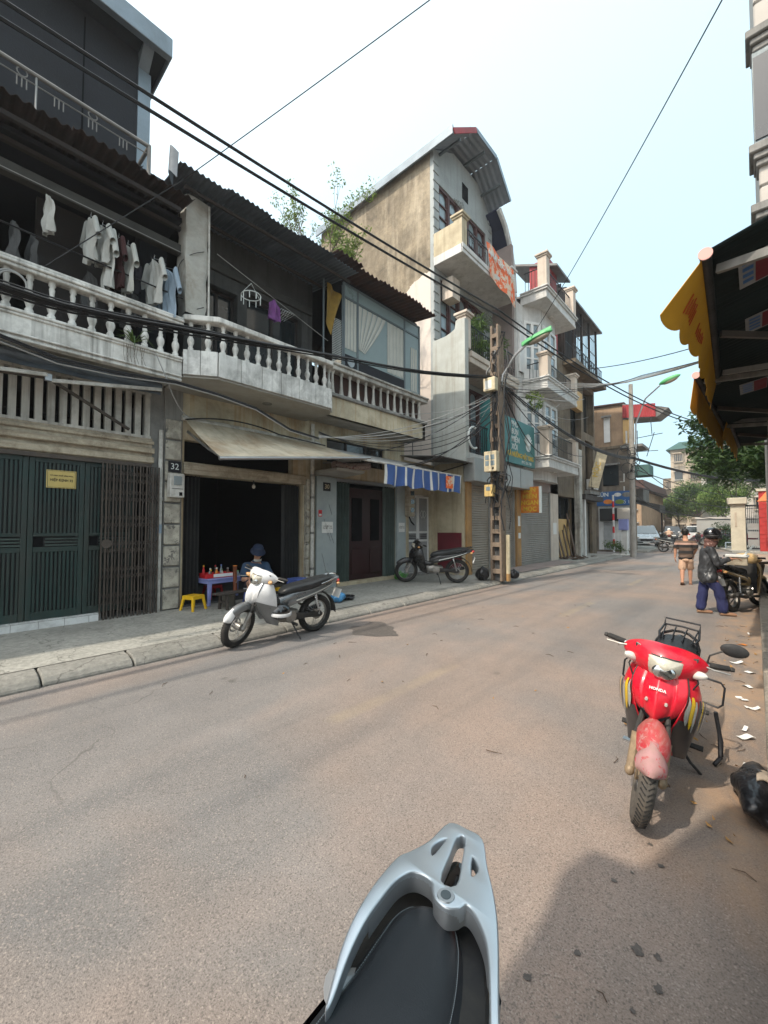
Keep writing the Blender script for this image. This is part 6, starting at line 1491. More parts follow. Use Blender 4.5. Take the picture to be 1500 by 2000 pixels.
def moto(label, loc, rz, lean=0, steer=0, main='bk_red', cowl=None, lower='decal_dark', fender=None, scale=1.0, group=None, decals=True, rack=False, mirrors=(1,1), red=False, fork='alloy', helmet=False, beak=None, tail_m=None, lite=False):
    cowl = cowl or main; fender = fender or main; tail_m = tail_m or main
    T = thing('motorbike', label, 'motorbike', loc, rz, group, local=True)
    T.rotation_euler = Euler((lean,0,rz),'XYZ'); T.scale = (scale,)*3
    ax = V(-.235,0,.515).normalized(); piv = V(.985,0,.80)
    S = Matrix.Translation(piv) @ Matrix.Rotation(steer,4,ax) @ Matrix.Translation(-piv)
    wheel(T,1.225,.287,.046,'front_wheel',S,'fork_dirty' if red else 'alloy',tm='rubber_dusty' if red else 'rubber'); wheel(T,0,.287,.050,'rear_wheel',None,'alloy',True)
    # fork
    for s in (-1,1):
        f = MB().tube([(1.225,s*.082,.287),(1.135,s*.082,.485)],[.026,.026],10).ell((1.228,s*.085,.28),(.035,.028,.035)).xf(S).build('fork_leg', MAT[fork], T, smooth=True)
    for s in (-1,1): MB().tube([(1.135,s*.082,.485),(1.05,s*.060,.66)],.017,8).xf(S).build('fork_tube', MAT['bk_plastic'], T, smooth=True)
    MB().tube([(1.225,-.1,.287),(1.225,.1,.287)],.012,8).xf(S).build('axle', MAT['steel'], T)
    MB().box(.98,1.06,-.08,.08,.66,.72).xf(S).build('fork_yoke', MAT['bk_plastic'], T, bevel=.015)
    # front fender: arched shell with beak
    def fen(a0,a1,w0,rr,d,na=22):
        def fn(u,v):
            a = a0+(a1-a0)*u; y = (v*2-1); ww = w0*(.62+.38*math.sin(math.pi*min(1,max(0,u*1.0+.12)))) 
            if u < .12: ww *= .45+.55*u/.12
            r = rr-d*abs(y)**2.4
            return (1.225+r*math.cos(a), ww*y, .287+r*math.sin(a)*1.02)
        return MB().sheet(fn,na,10,.004,(0,0,1))
    fen(R(38),R(150),.088 if red else .075,.325,.075).xf(S).build('front_fender', MAT[fender], T, smooth=True, ang=60)
    if beak: fen(R(26),R(60),.080 if red else .070,.330,.062,8).xf(S).build('fender_beak', MAT[beak], T, smooth=True, ang=60)
    # nose panel and leg shields
    nx = [(1.055,.128,.85),(1.125,.150,.75),(1.140,.115,.63),(1.095,.024,.535)]
    def nose(u,v):
        p = cr(nx,v); y = (u*2-1); k = abs(y)**1.35
        crease = .016*max(0,1-abs(y)*2.2)-.010*max(0,1-abs(abs(y)-.55)*9)
        return (p.x-.090*k+crease, p.y*y, p.z+.035*k*(1-v))
    np_ = MB().sheet(nose,36,16,.006,(-1,0,0)).build('nose_panel', MAT[main], T, smooth=True, ang=60)
    MB().tube([Vector(nose(0,t))+V(-.004,-.003,0) for t in np.linspace(0,1,12)],.005,5).tube([Vector(nose(1,t))+V(-.004,.003,0) for t in np.linspace(0,1,12)],.005,5).build('panel_gap', MAT['bk_plastic'], np_ if False else T, smooth=True, kind='stuff')
    for s in (-1,1):
        fr = [(.975,.125*s,.86),(1.04,.149*s,.755),(1.055,.118*s,.63),(1.0,.085*s,.50),(.87,.10*s,.30)]
        bk = [(.84,.175*s,.84),(.815,.215*s,.70),(.79,.21*s,.55),(.755,.185*s,.40),(.715,.155*s,.25)]
        def side(u,v,fr=fr,bk=bk,s=s):
            a = cr(fr,v); b = cr(bk,v); p = a.lerp(b,u); p.y += s*.03*math.sin(math.pi*u); return p
        MB().sheet(side,8,16,.005,(-.3,-s,0)).build('leg_shield', MAT[main], T, smooth=True, ang=60)
        def low(u,v): p = Vector(side(u,.52+.48*v)); p.y += s*.004; p.x += .003; return p
        MB().sheet(low,8,10,.003,(0,s,0)).build('lower_guard', MAT[lower], T, smooth=True, ang=60)
        if decals:
            for di,(u0,u1,v0,v1,mm) in enumerate(((-.0,.16,.20,.58,'decal_silver'),(.14,.28,.20,.62,'decal_yellow'),(.27,.36,.24,.66,'decal_silver'),(.36,.50,.22,.66,'decal_dark'),(.50,.58,.22,.60,'decal_yellow'),(.58,.70,.22,.66,'decal_dark'),(.70,.78,.24,.62,'decal_silver'))):
                def dc(u,v,u0=u0,u1=u1,v0=v0,v1=v1,di=di):
                    w_ = math.sin(math.pi*min(1,v*.9+.1))**.7; uu = u0+(u1-u0)*(.5+(u-.5)*w_)+.22*(v-.5); p = Vector(side(min(1,max(0,uu)),v0+(v1-v0)*v)); p.y += s*(.010+.0022*di); p.x += .010+.0015*di; return p
                MB().sheet(dc,4,14).build('decal', MAT[mm], T, smooth=True)
    MB().sheet(lambda u,v:(.845-.13*v+.03*math.cos((u-.5)*3),(.35-.06*v)*(u-.5),.84-.56*v),8,8,.01,(-1,0,0)).build('inner_shield', MAT['bk_plastic'], T, smooth=True)
    if red:
        for s in (-1,1):
            MB().add([(1.149,s*.022,.618),(1.128,s*.080,.655),(1.131,s*.078,.640),(1.147,s*.030,.600)],[(0,1,2,3)]).build('vent', MAT['black_in'], np_)
            MB().cyl((1.118,s*.052,.715),(1.137,s*.052,.713),.009,n=8).build('screw', MAT['decal_silver'], np_)
        t = text_mesh('HONDA', .024, MAT['sign_white'], np_, (1.128,0,.792), (R(64),0,R(90)), .004, bold=.0006)
    # headlight cowl, lamps, bars
    hb = [(.885,-.235,.945,.012,.020),(.895,-.205,.942,.040,.052),(.925,-.15,.935,.072,.090),(.950,-.075,.930,.098,.112),(.965,0,.926,.108,.118),(.950,.075,.930,.098,.112),(.925,.15,.935,.072,.090),(.895,.205,.942,.040,.052),(.885,.235,.945,.012,.020)]
    rs = []; a = [V(*h[:3]) for h in hb]; b = [V(h[3],h[4],0) for h in hb]
    for i in range(33):
        p = cr(a,i/32); q = cr(b,i/32); rs.append([V(p.x+q.x*math.copysign(abs(math.cos(t))**1.15,math.cos(t))*(1.05 if math.cos(t) > 0 else .8),p.y,p.z+q.y*math.copysign(abs(math.sin(t))**1.15,math.sin(t))) for t in np.linspace(0,2*math.pi,24,endpoint=False)])
    hc = MB().loft(rs).xf(S).build('headlight_cowl', MAT[cowl], T, smooth=True, ang=70)
    # headlight: shield-shaped lens with reflector
    hl = MB()
    outl = [(-.165,.085),(-.07,.058),(0,.064),(.07,.058),(.165,.085),(.140,-.02),(.095,-.082),(0,-.104),(-.095,-.082),(-.140,-.02)]
    def cowlx(y,z):
        t = min(1,max(0,(y+.235)/.47)); p = cr(a,t); q = cr(b,t); return p.x+q.x*1.05*max(.0,1-min(1,abs((z-p.z)/max(q.y,.01)))**(2/1.15))**(1.15/2)
    def lens(u,v):
        n = len(outl); k = u*n; i = int(k) % n; f = k-int(k); p = V(*outl[i],0).lerp(V(*outl[(i+1)%n],0),f)*v
        return (max(cowlx(p.x,.918+p.y),1.02-.05*abs(p.x)/.13)+.008+.014*(1-v*v), p.x, .918+p.y)
    hl.sheet(lens,40,8)
    hl_ = hl.xf(S).build('headlight', MAT['lens'], T, smooth=True, ang=70)
    bz = MB(); pts = [Vector(lens(k/40,1.02)) for k in range(41)]; bz.tube(pts,.006,5,False); bz.xf(S).build('bezel', MAT['decal_dark'], hl_, smooth=True)
    MB().ell((1.078,0,.893),(.022,.066,.050),n=20,m=14).xf(S).build('bulb_reflector', MAT['chrome'], hl_, smooth=True)
    for s in (-1,1):
        MB().ell((.965,s*.178,.905),(.030,.060,.028),rot=Euler((R(s*18),0,R(-s*34))).to_matrix()).xf(S).build('indicator', MAT['lens_clear' if red else 'lens_amber'], T, smooth=True)
        MB().tube([(.90,s*.10,.955),(.88,s*.21,.962),(.86,s*.29,.968)],.013,8).xf(S).build('handlebar', MAT['steel'], T, smooth=True)
        g = MB().tube([(.872,s*.235,.964),(.842,s*.340,.970)],[.019,.018],10).xf(S).build('grip', MAT['rubber'], T, smooth=True)
        MB().lathe([(.012,0),(.017,.012),(.012,.028)],(0,0,0),8,'y').xf(S @ Matrix.Translation(V(.842,s*.340,.970)) @ Matrix.Rotation(0 if s > 0 else math.pi,4,'X')).build('bar_end', MAT['bk_plastic'], g)
        MB().tube([(.905,s*.20,.960),(.910,s*.26,.952),(.890,s*.345,.948)],[.007,.006,.005],6).xf(S).build('lever', MAT['alloy'], T, smooth=True)
        if mirrors[0 if s > 0 else 1]:
            mi = MB().tube([(.875,s*.225,.975),(.876,s*.230,1.03),(.866,s*.29,1.075)],.006,6).xf(S).build('mirror', MAT['bk_plastic'], T, smooth=True)
            MB().ell((.860,s*.345,1.095),(.018,.072,.042),n=16,m=10).xf(S).build('mirror_shell', MAT['bk_plastic'], mi, smooth=True)
            MB().ell((.846,s*.345,1.095),(.006,.066,.036),n=16,m=6).xf(S).build('mirror_glass', MAT['mirror'], mi, smooth=True)
    for s in (-1,1): MB().tube([(.90,s*.16,.93),(.98,s*.19,.86),(1.0,s*.15,.78),(.97,s*.08,.70)],.005,5).xf(S).build('control_cable', MAT['cable'], T, smooth=True)
    # spine, seat, tail
    mb = MB(); loft_s(mb,[(.90,0,.62,.06,.075),(.78,0,.50,.065,.065),(.66,0,.465,.075,.065),(.56,0,.53,.085,.085)],4); mb.build('spine_cover', MAT[lower if not red else 'bk_plastic'], T, smooth=True)
    mb = MB(); loft_s(mb,[(.66,0,.53,.07,.075),(.48,0,.60,.118,.10),(.22,0,.635,.128,.088),(-.05,0,.70,.112,.068),(-.26,0,.765,.075,.050),(-.40,0,.805,.03,.025)],5); mb.build('tail_body', MAT[tail_m], T, smooth=True)
    for s in (-1,1):
        def tp(u,v,s=s):
            p = cr([(.56,s*.128,.50),(.34,s*.145,.565),(.1,s*.142,.63),(-.14,s*.115,.705),(-.33,s*.065,.775)],u); return p+V(0,s*-.02*abs(v-.5),.085*(1-.65*u)*(1-v)-.02)
        MB().sheet(tp,14,4,.004,(0,s,0)).build('side_panel', MAT[lower if lower != 'decal_dark' else 'bk_black'], T, smooth=True)
        def st_(u,v,s=s): p = tp(.15+.7*u,.25+.22*v); return p+V(0,s*.008,0)
        MB().sheet(st_,10,2).build('decal', MAT['decal_silver'], T, smooth=True)
    mb = MB(); loft_s(mb,[(.64,0,.655,.045,.020),(.58,0,.690,.098,.048),(.42,0,.720,.125,.062),(.22,0,.742,.142,.064),(.02,0,.782,.142,.062),(-.16,0,.812,.120,.050),(-.27,0,.824,.07,.022)],5,18,3.2); mb.build('seat', MAT['seat_black'], T, smooth=True)
    MB().tube([(.02,.150,.76),(-.12,.150,.80),(-.26,.12,.845),(-.34,.06,.865),(-.36,0,.868),(-.34,-.06,.865),(-.26,-.12,.845),(-.12,-.150,.80),(.02,-.150,.76)],.012,8).build('grab_rail', MAT['bk_black' if main != 'bk_white' else 'chrome'], T, smooth=True)
    mb = MB(); mb.ell((-.375,0,.765),(.05,.07,.035)); mb.build('tail_light', MAT['lens_red'], T, smooth=True)
    for s in (-1,1): MB().ell((-.34,s*.10,.735),(.035,.03,.022)).build('rear_indicator', MAT['lens_amber'], T, smooth=True)
    MB().sheet(lambda u,v:(.33*math.cos(R(70)+R(112)*u)*1.02-.02*u,(v-.5)*.13,.287+.345*math.sin(R(70)+R(112)*u)-.02*abs(v-.5)*2),16,4,.005,(0,0,1)).build('rear_fender', MAT['bk_plastic'], T, smooth=True)
    MB().cbox((-.40,0,.56),(.006,.19,.14),Euler((0,R(-20),0)).to_matrix()).build('number_plate', MAT['paper'], T)
    # engine, exhaust, running gear
    en = MB(); loft_s(en,[(.78,0,.36,.055,.05),(.68,0,.35,.075,.075),(.56,0,.34,.10,.10),(.42,0,.335,.095,.085),(.34,0,.34,.06,.06)],3,14,3.5); en = en.build('engine', MAT['alloy'], T, smooth=True)
    MB().lathe([(.0,.10),(.095,.10),(.085,.135),(.03,.145)],(.50,0,.335),16,'y').build('crankcase_cover', MAT['alloy'], en, smooth=True); MB().lathe([(.0,-.10),(.095,-.10),(.085,-.135),(.03,-.145)],(.50,0,.335),16,'y').build('crankcase_cover', MAT['alloy'], en, smooth=True)
    fi = MB()
    for k in range(6): fi.box(.68+k*.02,.688+k*.02,-.085,.085,.27,.44)
    fi.build('cooling_fins', MAT['alloy'], en, kind='stuff')
    MB().tube([(.74,-.03,.29),(.66,-.08,.235),(.50,-.12,.225),(.34,-.14,.235),(.22,-.155,.255)],.017,8).build('exhaust_pipe', MAT['alloy'], T, smooth=True)
    MB().tube([(.24,-.155,.252),(.16,-.16,.268),(-.16,-.175,.325),(-.22,-.178,.335)],[.025,.044,.044,.028],12).build('silencer', MAT['bk_plastic'], T, smooth=True)
    MB().tube([(.12,-.20,.285),(-.12,-.212,.325)],[.028,.028],8,flat=.4).build('heat_shield', MAT['chrome'], T, smooth=True)
    cc = MB(); loft_s(cc,[(.46,.115,.325,.012,.06),(.24,.118,.32,.014,.04),(.02,.12,.31,.014,.05),(-.05,.12,.30,.010,.02)],4); cc.build('chain_case', MAT['bk_plastic'], T, smooth=True)
    for s in (-1,1):
        MB().bar((.40,s*.085,.33),(0,s*.09,.287),.022,.04).build('swingarm', MAT['bk_plastic'], T)
        sh_ = MB().tube([(.10,s*.135,.63),(.02,s*.14,.31)],.014,8).build('shock_absorber', MAT['steel'], T, smooth=True)
        sp_ = MB(); sp_.tube([(.10-.08*k/60+.022*math.cos(k*.9),s*(.135+.005*k/60)+.022*math.sin(k*.9),.60-.24*k/60) for k in range(61)],.0045,4); sp_.build('spring', MAT['chrome' if not red else 'bk_plastic'], sh_)
        MB().tube([(.48,s*.10,.245),(.48,s*.23,.25)],.012,6).tube([(.48,s*.16,.25),(.48,s*.255,.252)],.020,8).build('foot_peg', MAT['rubber'], T, smooth=True)
        MB().tube([(.16,s*.12,.40),(.14,s*.20,.395)],.010,6).tube([(.14,s*.18,.395),(.13,s*.26,.395)],.018,8).build('rear_peg', MAT['rubber'], T, smooth=True)
    MB().tube([(.62,-.11,.24),(.66,-.14,.21),(.70,-.17,.215)],.008,6).cbox((.71,-.18,.22),(.05,.05,.012)).build('brake_pedal', MAT['steel'], T)
    MB().tube([(.47,-.13,.33),(.43,-.19,.36),(.36,-.21,.40)],.009,6).build('kick_lever', MAT['chrome'], T, smooth=True)
    MB().tube([(.46,.10,.235),(.42,.19,.10),(.40,.26,.0-math.tan(lean)*.26 if lean else .02)],.011,6).cbox((.40,.265,.012),(.05,.03,.01)).build('side_stand', MAT['bk_plastic'], T, smooth=True)
    if rack:
        rk = MB()
        for y in (-.10,-.035,.035,.10): rk.tube([(.02,y,.865),(-.42,y*1.2,.885)],.006,5)
        rk.tube([(.02,-.12,.87),(-.15,-.14,.875),(-.44,-.13,.89),(-.46,0,.895),(-.44,.13,.89),(-.15,.14,.875),(.02,.12,.87)],.009,6)
        rk.tube([(-.44,-.13,.89),(-.46,-.13,.945),(-.46,.13,.945),(-.44,.13,.89)],.008,6)
        for s in (-1,1): rk.tube([(-.1,s*.13,.875),(-.05,s*.14,.70)],.007,5)
        rk.build('luggage_rack', MAT['iron'], T, smooth=True)
        for s in (-1,1):
            q = MB().tube([(.12,s*.15,.66),(.12,s*.31,.65),(.13,s*.335,.62),(.13,s*.335,.49),(.13,s*.31,.46),(.12,s*.16,.47),(.12,s*.15,.66)],.008,6).tube([(-.05,s*.14,.66),(.12,s*.16,.52)],.007,5).build('side_frame', MAT['iron'], T, smooth=True)
        q = MB().tube([(.13,.30,.42),(.10,.34,.25),(.16,.36,.10),(.22,.33,.06)],.014,6).tube([(.12,.31,.38),(.2,.36,.24),(.17,.37,.12)],.006,5).build('folded_step', MAT['iron'], T, smooth=True)
    if helmet:
        h = MB().ell((.70,.16,.45),(.15,.12,.115),n=18,m=12).build('hung_helmet', MAT['gloss_black'], T, smooth=True)
        MB().torus((.70,.16,.425),.142,.014,24,6,'z',w=.026).build('white_band', MAT['bk_white'], h, smooth=True)
    return T

PIh = math.pi/2
# red motorbike facing the camera
moto('red motorbike with yellow decals, faded front fender and luggage rack facing the camera', (-.53,3.62,.0), -PIh+R(2), lean=R(-7), steer=R(8), main='bk_red', lower='decal_dark', fender='bk_redfade', beak='bk_pinkfade', rack=True, mirrors=(1,0), red=True, fork='fork_dirty', scale=.86, tail_m='bk_black')
# white and grey motorbike at the left kerb
moto('silver-white motorbike with black helmet hung on it at the left kerb', (-4.94,3.88,0), -PIh+R(-3), lean=R(-6), steer=R(24), main='bk_white', lower='bk_grey', fender='bk_grey', beak='bk_white', decals=False, helmet=True, mirrors=(0,0), scale=.97, tail_m='bk_grey')
# black motorbike on the pavement
moto('black motorbike parked on the pavement by the grey metal door', (-5.72,9.10,.13), R(217), lean=R(-5), steer=R(18), main='bk_black', lower='bk_black', fender='bk_black', decals=False, mirrors=(0,0), scale=1.06, tail_m='bk_black')
# tan motorbike beside the person in the jacket
yb = moto('tan and cream old motorbike beside the person in dark jacket', (-.34,9.95,0), R(72), lean=R(-6), steer=R(-14), main='bk_cream', lower='bk_cream', fender='bk_cream', decals=False, mirrors=(0,0), scale=1.0, tail_m='bk_black')
far_m = moto('black motorbike parked at the corner under the lean-to', (-4.3,30.8,.0), R(10), lean=R(-6), steer=R(15), main='bk_black', lower='bk_black', decals=False, mirrors=(1,1), scale=1.05, tail_m='bk_black')
for i,(x,y,rz,lb) in enumerate(((-2.6,42.6,R(200),'leftmost of the dark motorbikes parked before the compound wall'),(-1.9,42.3,R(190),'middle dark motorbike parked before the compound wall'),(-1.1,41.5,R(170),'rightmost dark motorbike parked near the blue plastic chair'))):
    c = copy_tree(far_m); c.location = (x,y,.12); c.rotation_euler = Euler((R(-6),0,rz),'XYZ'); setp(c,lb,'motorbike','motorbikes by the compound wall')
rider_bike = copy_tree(far_m); rider_bike.location = (-5.7,44.0,0); rider_bike.rotation_euler = Euler((0,0,R(98)),'XYZ'); setp(rider_bike,'dark motorbike ridden away down the far street','motorbike')

# ---------------------------------------------------------------- scooter tail in the foreground
sc = thing('scooter','black scooter with leather seat and silver grab rail in the foreground','scooter',(-.40,.35,0))
def poly_mesh(loops, z0, thick, bev, m_, name, parent, zf=None):
    cu = bpy.data.curves.new(name,'CURVE'); cu.dimensions = '2D'; cu.fill_mode = 'BOTH'; cu.extrude = thick/2; cu.bevel_depth = bev; cu.bevel_resolution = 3; cu.offset = -bev*.8
    for lp in loops:
        s = cu.splines.new('POLY'); s.points.add(len(lp)-1); s.use_cyclic_u = True
        for i,p in enumerate(lp): s.points[i].co = (p[0],p[1],0,1)
    o = bpy.data.objects.new(name+'_c',cu); col.objects.link(o)
    me = bpy.data.meshes.new_from_object(o.evaluated_get(bpy.context.evaluated_depsgraph_get())); bpy.data.objects.remove(o)
    me.name = name; off = origin_of(parent)
    for v in me.vertices:
        zz = z0+(zf(v.co.x,v.co.y) if zf else 0)+v.co.z; v.co = (v.co.x-off.x,v.co.y-off.y,zz-off.z)
    me.materials.clear(); me.materials.append(MAT[m_])
    me.polygons.foreach_set('use_smooth',[True]*len(me.polygons))
    ob = bpy.data.objects.new(name,me); col.objects.link(ob); ob.parent = parent
    bm = bmesh.new(); bm.from_mesh(me); bmesh.ops.remove_doubles(bm,verts=bm.verts[:],dist=.0002)
    for e in bm.edges:
        if len(e.link_faces) == 2 and e.calc_face_angle(0) > R(40): e.smooth = False
    bm.to_mesh(me); bm.free()
    return ob
def dens(pts, n=4, closed=True):
    m = len(pts); out = []
    for i in range(m):
        p0,p1,p2,p3 = [V(*pts[(i+k) % m],0) for k in (-1,0,1,2)]
        for j in range(n):
            f = j/n; q = .5*((2*p1)+(p2-p0)*f+(2*p0-5*p1+4*p2-p3)*f*f+(3*p1-p0-3*p2+p3)*f**3); out.append((q.x,q.y))
    return out
outer = [(-.512,.43),(-.535,.469),(-.551,.499),(-.566,.54),(-.583,.612),(-.592,.695),(-.582,.727),(-.568,.78),(-.565,.857),(-.522,.868),(-.48,.864),(-.436,.804),(-.401,.761),(-.37,.717),(-.34,.664),(-.30,.585),(-.25,.49)]
inner = [(-.262,.488),(-.312,.580),(-.342,.633),(-.368,.668),(-.402,.694),(-.424,.700),(-.432,.682),(-.45,.668),(-.480,.674),(-.503,.698),(-.541,.692),(-.557,.660),(-.554,.607),(-.546,.549),(-.533,.499),(-.512,.445)]
rail_loop = outer+inner
holes_ = [dens([(-.526,.831),(-.511,.840),(-.482,.780),(-.460,.722),(-.490,.712),(-.510,.775)],3), dens([(-.542,.811),(-.539,.786),(-.538,.751),(-.551,.765),(-.552,.79)],3), dens([(-.473,.807),(-.450,.791),(-.444,.776),(-.449,.761)],3)]
zr = lambda x,y: -.05*max(0,.62-y)-.25*max(0,.56-y)**1.2+.012*max(0,y-.7)
poly_mesh([dens(outer+inner,4)]+holes_, .822, .024, .0035, 'silver_paint','grab_rail', sc, zr)
# lower satin web under the rail: inner wall of the casting
web = MB(); ip = dens(inner[1:-1],6,False)[:-12]
def webf(u,v):
    q = ip[min(int(u*(len(ip)-1)+.5),len(ip)-1)]; c_ = V(-.445,.60,0)-V(q[0],q[1],0); c_ = c_.normalized() if c_.length > 1e-4 else c_
    return (q[0]+c_.x*.003*math.sin(v*1.5),q[1]+c_.y*.003*math.sin(v*1.5),.832-.034*v+zr(*q))
web.sheet(webf,len(ip)-1,5); web.build('rail_web', MAT['silver_satin'], sc, smooth=True)
MB().lathe([(.004,.0015),(.016,.0015),(.018,-.002),(.018,-.05)],(-.462,.688,.838),24).build('boss', MAT['silver_satin'], sc, smooth=True)
MB().lathe([(.001,.0),(.010,.0),(.011,-.004)],(-.462,.688,.8405),18).build('bolt', MAT['frame_grey'], sc, smooth=True)
for (p,q) in (((-.545,.47,.780),(-.528,.535,.745)),((-.312,.545,.775),(-.335,.49,.70))): MB().tube([p,q],[.022,.024],10).build('rail_stay', MAT['silver_satin'], sc, smooth=True)
# seat: left and right edges along the axis
left = [(-.500,.700),(-.535,.678),(-.549,.640),(-.545,.590),(-.534,.510),(-.530,.449),(-.527,.394),(-.525,.30),(-.52,.18),(-.50,.02),(-.46,-.15)]
right = [(-.478,.706),(-.440,.702),(-.408,.678),(-.386,.650),(-.362,.610),(-.342,.564),(-.322,.51),(-.300,.43),(-.275,.30),(-.25,.12),(-.27,-.08)]
def seatf(u,v,dz=0.0,grow=-.05):
    l = cr([(*p,0) for p in left],v); r = cr([(*p,0) for p in right],v); c = (l+r)/2; k = (u-.5)*2; p = c.lerp(r if k > 0 else l, abs(k)*(1+(grow-.07 if k > 0 else grow+.12)))
    end = min(1,v*9)**.5; ax0 = V(-.12,.41,0).normalized()*(-.010*max(0,1-v*2.2)); p = p+ax0
    return V(p.x,p.y,.800-.024*abs(k)**3.2*1.0-.012*(1-end)-.02*max(0,v-.5)+dz)
MB().sheet(seatf,26,44).build('seat', MAT['seat_leather'], sc, smooth=True)
sd = MB()
def sk(u,v):
    """skirt all round the seat edge"""
    k = u*2
    t = 1-k if k <= 1 else k-1
    e = 0.0 if k <= 1 else 1.0
    p = seatf(e,t); c = seatf(.5,t); d = (p-c); d.z = 0; d.normalize()
    return p+d*(.010*math.sin(math.pi*min(1,v*1.2))-.035*v*v)-V(0,0,.075*v)
sd.sheet(sk,60,5).build('seat_side', MAT['seat_black'], sc, smooth=True)
for e in (.07,.93):
    stx = MB(); pts = [seatf(e,t,.0022) for t in np.linspace(.03,1,150)]
    for i in range(0,149,1):
        a, b = pts[i], pts[i+1]
        n_ = max(1,int((b-a).length/.0062))
        for j in range(n_): stx.bar(a.lerp(b,(j+.15)/n_),a.lerp(b,(j+.75)/n_),.0011,.0010)
    stx.build('stitching', MAT['thread'], sc, kind='stuff')
    MB().tube([seatf(e+(.012 if e < .5 else -.012),t,-.0005) for t in np.linspace(.02,1,60)],.0016,5).build('seam_welt', MAT['seat_black'], sc, smooth=True)
# glossy tail panels, light and wheel below
MB().prism([(-.53,.45),(-.575,.53),(-.592,.62),(-.597,.70),(-.565,.748),(-.50,.752),(-.44,.74),(-.385,.70),(-.34,.63),(-.27,.49)],'z',.765,.778).build('under_tray', MAT['bk_plastic'], sc, bevel=.006)
bd_ = MB()
def bodyf(u,v):
    l = cr([(*p,0) for p in left],v); r = cr([(*p,0) for p in right],v); c = (l+r)/2; a = math.pi*u; rr = (r-l).length/2*1.12+.02
    ax_ = V(-.12,.41,0).normalized(); sd_ = V(ax_.y,-ax_.x,0)
    return c+sd_*(-rr*math.cos(a))+ax_*(.05 if v < .05 else 0)-V(0,0,.0)+V(0,0,.735-.17*math.sin(a)-.0*v)
bd_.sheet(bodyf,16,20).build('tail_panel', MAT['gloss_black'], sc, smooth=True)
rings = []
for (s_,w,zt,zb) in ((-.75,.10,.50,.40),(-.3,.14,.72,.45),(0,.150,.745,.50),(.12,.138,.755,.55),(.22,.09,.765,.63),(.30,.045,.775,.70),(.335,.02,.775,.74)):
    c = V(-.435,.52,0)+V(-.12,.41,0).normalized()*s_; sd_ = V(.41,.12,0).normalized(); rings.append([c+sd_*w*math.cos(a)+V(0,0,(zt+zb)/2+(zt-zb)/2*math.sin(a)) for a in np.linspace(0,2*math.pi,20,endpoint=False)])
MB().loft(rings).build('tail_body', MAT['gloss_black'], sc, smooth=True)
c = V(-.435,.52,0)+V(-.12,.41,0).normalized()*.315; MB().ell((c.x,c.y,.735),(.06,.03,.028),rot=Euler((0,0,R(16))).to_matrix()).build('tail_light', MAT['lens_red'], sc, smooth=True)
wm = Matrix.Translation(V(-.455,.60,0)) @ Matrix.Rotation(R(-74),4,'Z')
wh = MB().lathe([(.03,-.06),(.12,-.03),(.12,.03),(.03,.06)],(0,0,.25),16,'y').xf(wm).build('rear_wheel', MAT['alloy'], sc, smooth=True); MB().torus((0,0,.25),.20,.05,32,10,'y').xf(wm).build('tyre', MAT['rubber'], wh, smooth=True)
MB().box(.1,.6,-.08,.06,.22,.40).xf(wm).build('engine_case', MAT['bk_plastic'], sc, bevel=.04, bseg=2)
# ---------------------------------------------------------------- people
def hand(mb, w, d, up, s, curl=.5, L=.17):
    """palm, four fingers and thumb. w wrist, d finger direction, up back-of-hand normal, s thumb side sign"""
    w = Vector(w); d = Vector(d).normalized(); up = Vector(up).normalized(); sd = d.cross(up).normalized()*s
    up = sd.cross(d).normalized()*s*-1 if False else up
    for k in range(5): mb.cap(w+sd*(-.028+.014*k), w+d*L*.48+sd*(-.030+.015*k), .015, .013, 8)
    for k, fl in enumerate((.78,.95,1.0,.86)):
        b = w+d*L*.48+sd*(-.031+.0205*k); j1 = b+(d-up*curl*.5).normalized()*L*.22*fl; j2 = j1+(d-up*curl*1.3).normalized()*L*.16*fl; j3 = j2+(d-up*curl*2.2).normalized()*L*.12*fl
        mb.cap(b,j1,.0095,.0088,8); mb.cap(j1,j2,.0088,.008,8); mb.cap(j2,j3,.008,.007,8)
    t0 = w+d*L*.12+sd*.026; t1 = t0+(d*.7+sd*.8-up*.2).normalized()*L*.26; t2 = t1+(d*1.0+sd*.25-up*.35).normalized()*L*.22
    mb.cap(t0,t1,.014,.011,8); mb.cap(t1,t2,.011,.008,8)
def head(mb, c, fwd, r=.098, tilt=0):
    """head with face: returns frame"""
    f = Vector(fwd).normalized(); up = V(0,0,1); up = (up-f*up.dot(f)).normalized(); rt_ = f.cross(up).normalized()
    M_ = Matrix((rt_,f,up)).transposed(); c = Vector(c)
    P = lambda x,y,z: c+M_ @ V(x,y,z)
    mb.ell(c+M_ @ V(0,-.012,.02),(r*.80,r*1.0,r*1.12),16,12,M_)
    mb.ell(P(0,.018,-.045),(r*.62,r*.72,r*.72),14,10,M_)           # jaw
    mb.cap(P(0,.085,.015),P(0,.112,-.022),.010,.017,8)             # nose
    mb.ell(P(0,.085,-.062),(.030,.016,.012),10,8,M_)               # mouth
    mb.ell(P(0,.068,-.098),(.026,.024,.020),10,8,M_)               # chin
    for s in (-1,1):
        mb.ell(P(s*.034,.082,.030),(.022,.012,.008),10,8,M_)       # brow
        mb.ell(P(s*.040,.070,-.012),(.026,.022,.022),10,8,M_)      # cheek
        mb.ell(P(s*.082,-.012,-.004),(.010,.020,.032),10,8,M_)     # ear
    return P, M_
def eyes(parent, P, M_):
    for s in (-1,1):
        e = MB().ell(P(s*.034,.083,.012),(.014,.009,.009),10,8,M_).build('eye', MAT['bk_white'], parent, smooth=True); MB().ell(P(s*.034,.091,.012),(.006,.004,.006),8,6,M_).build('iris', MAT['hair'], e, smooth=True)
    MB().ell(P(0,.098,-.062),(.024,.006,.006),10,6,M_).build('lips', MAT['skin_d'], parent, smooth=True)

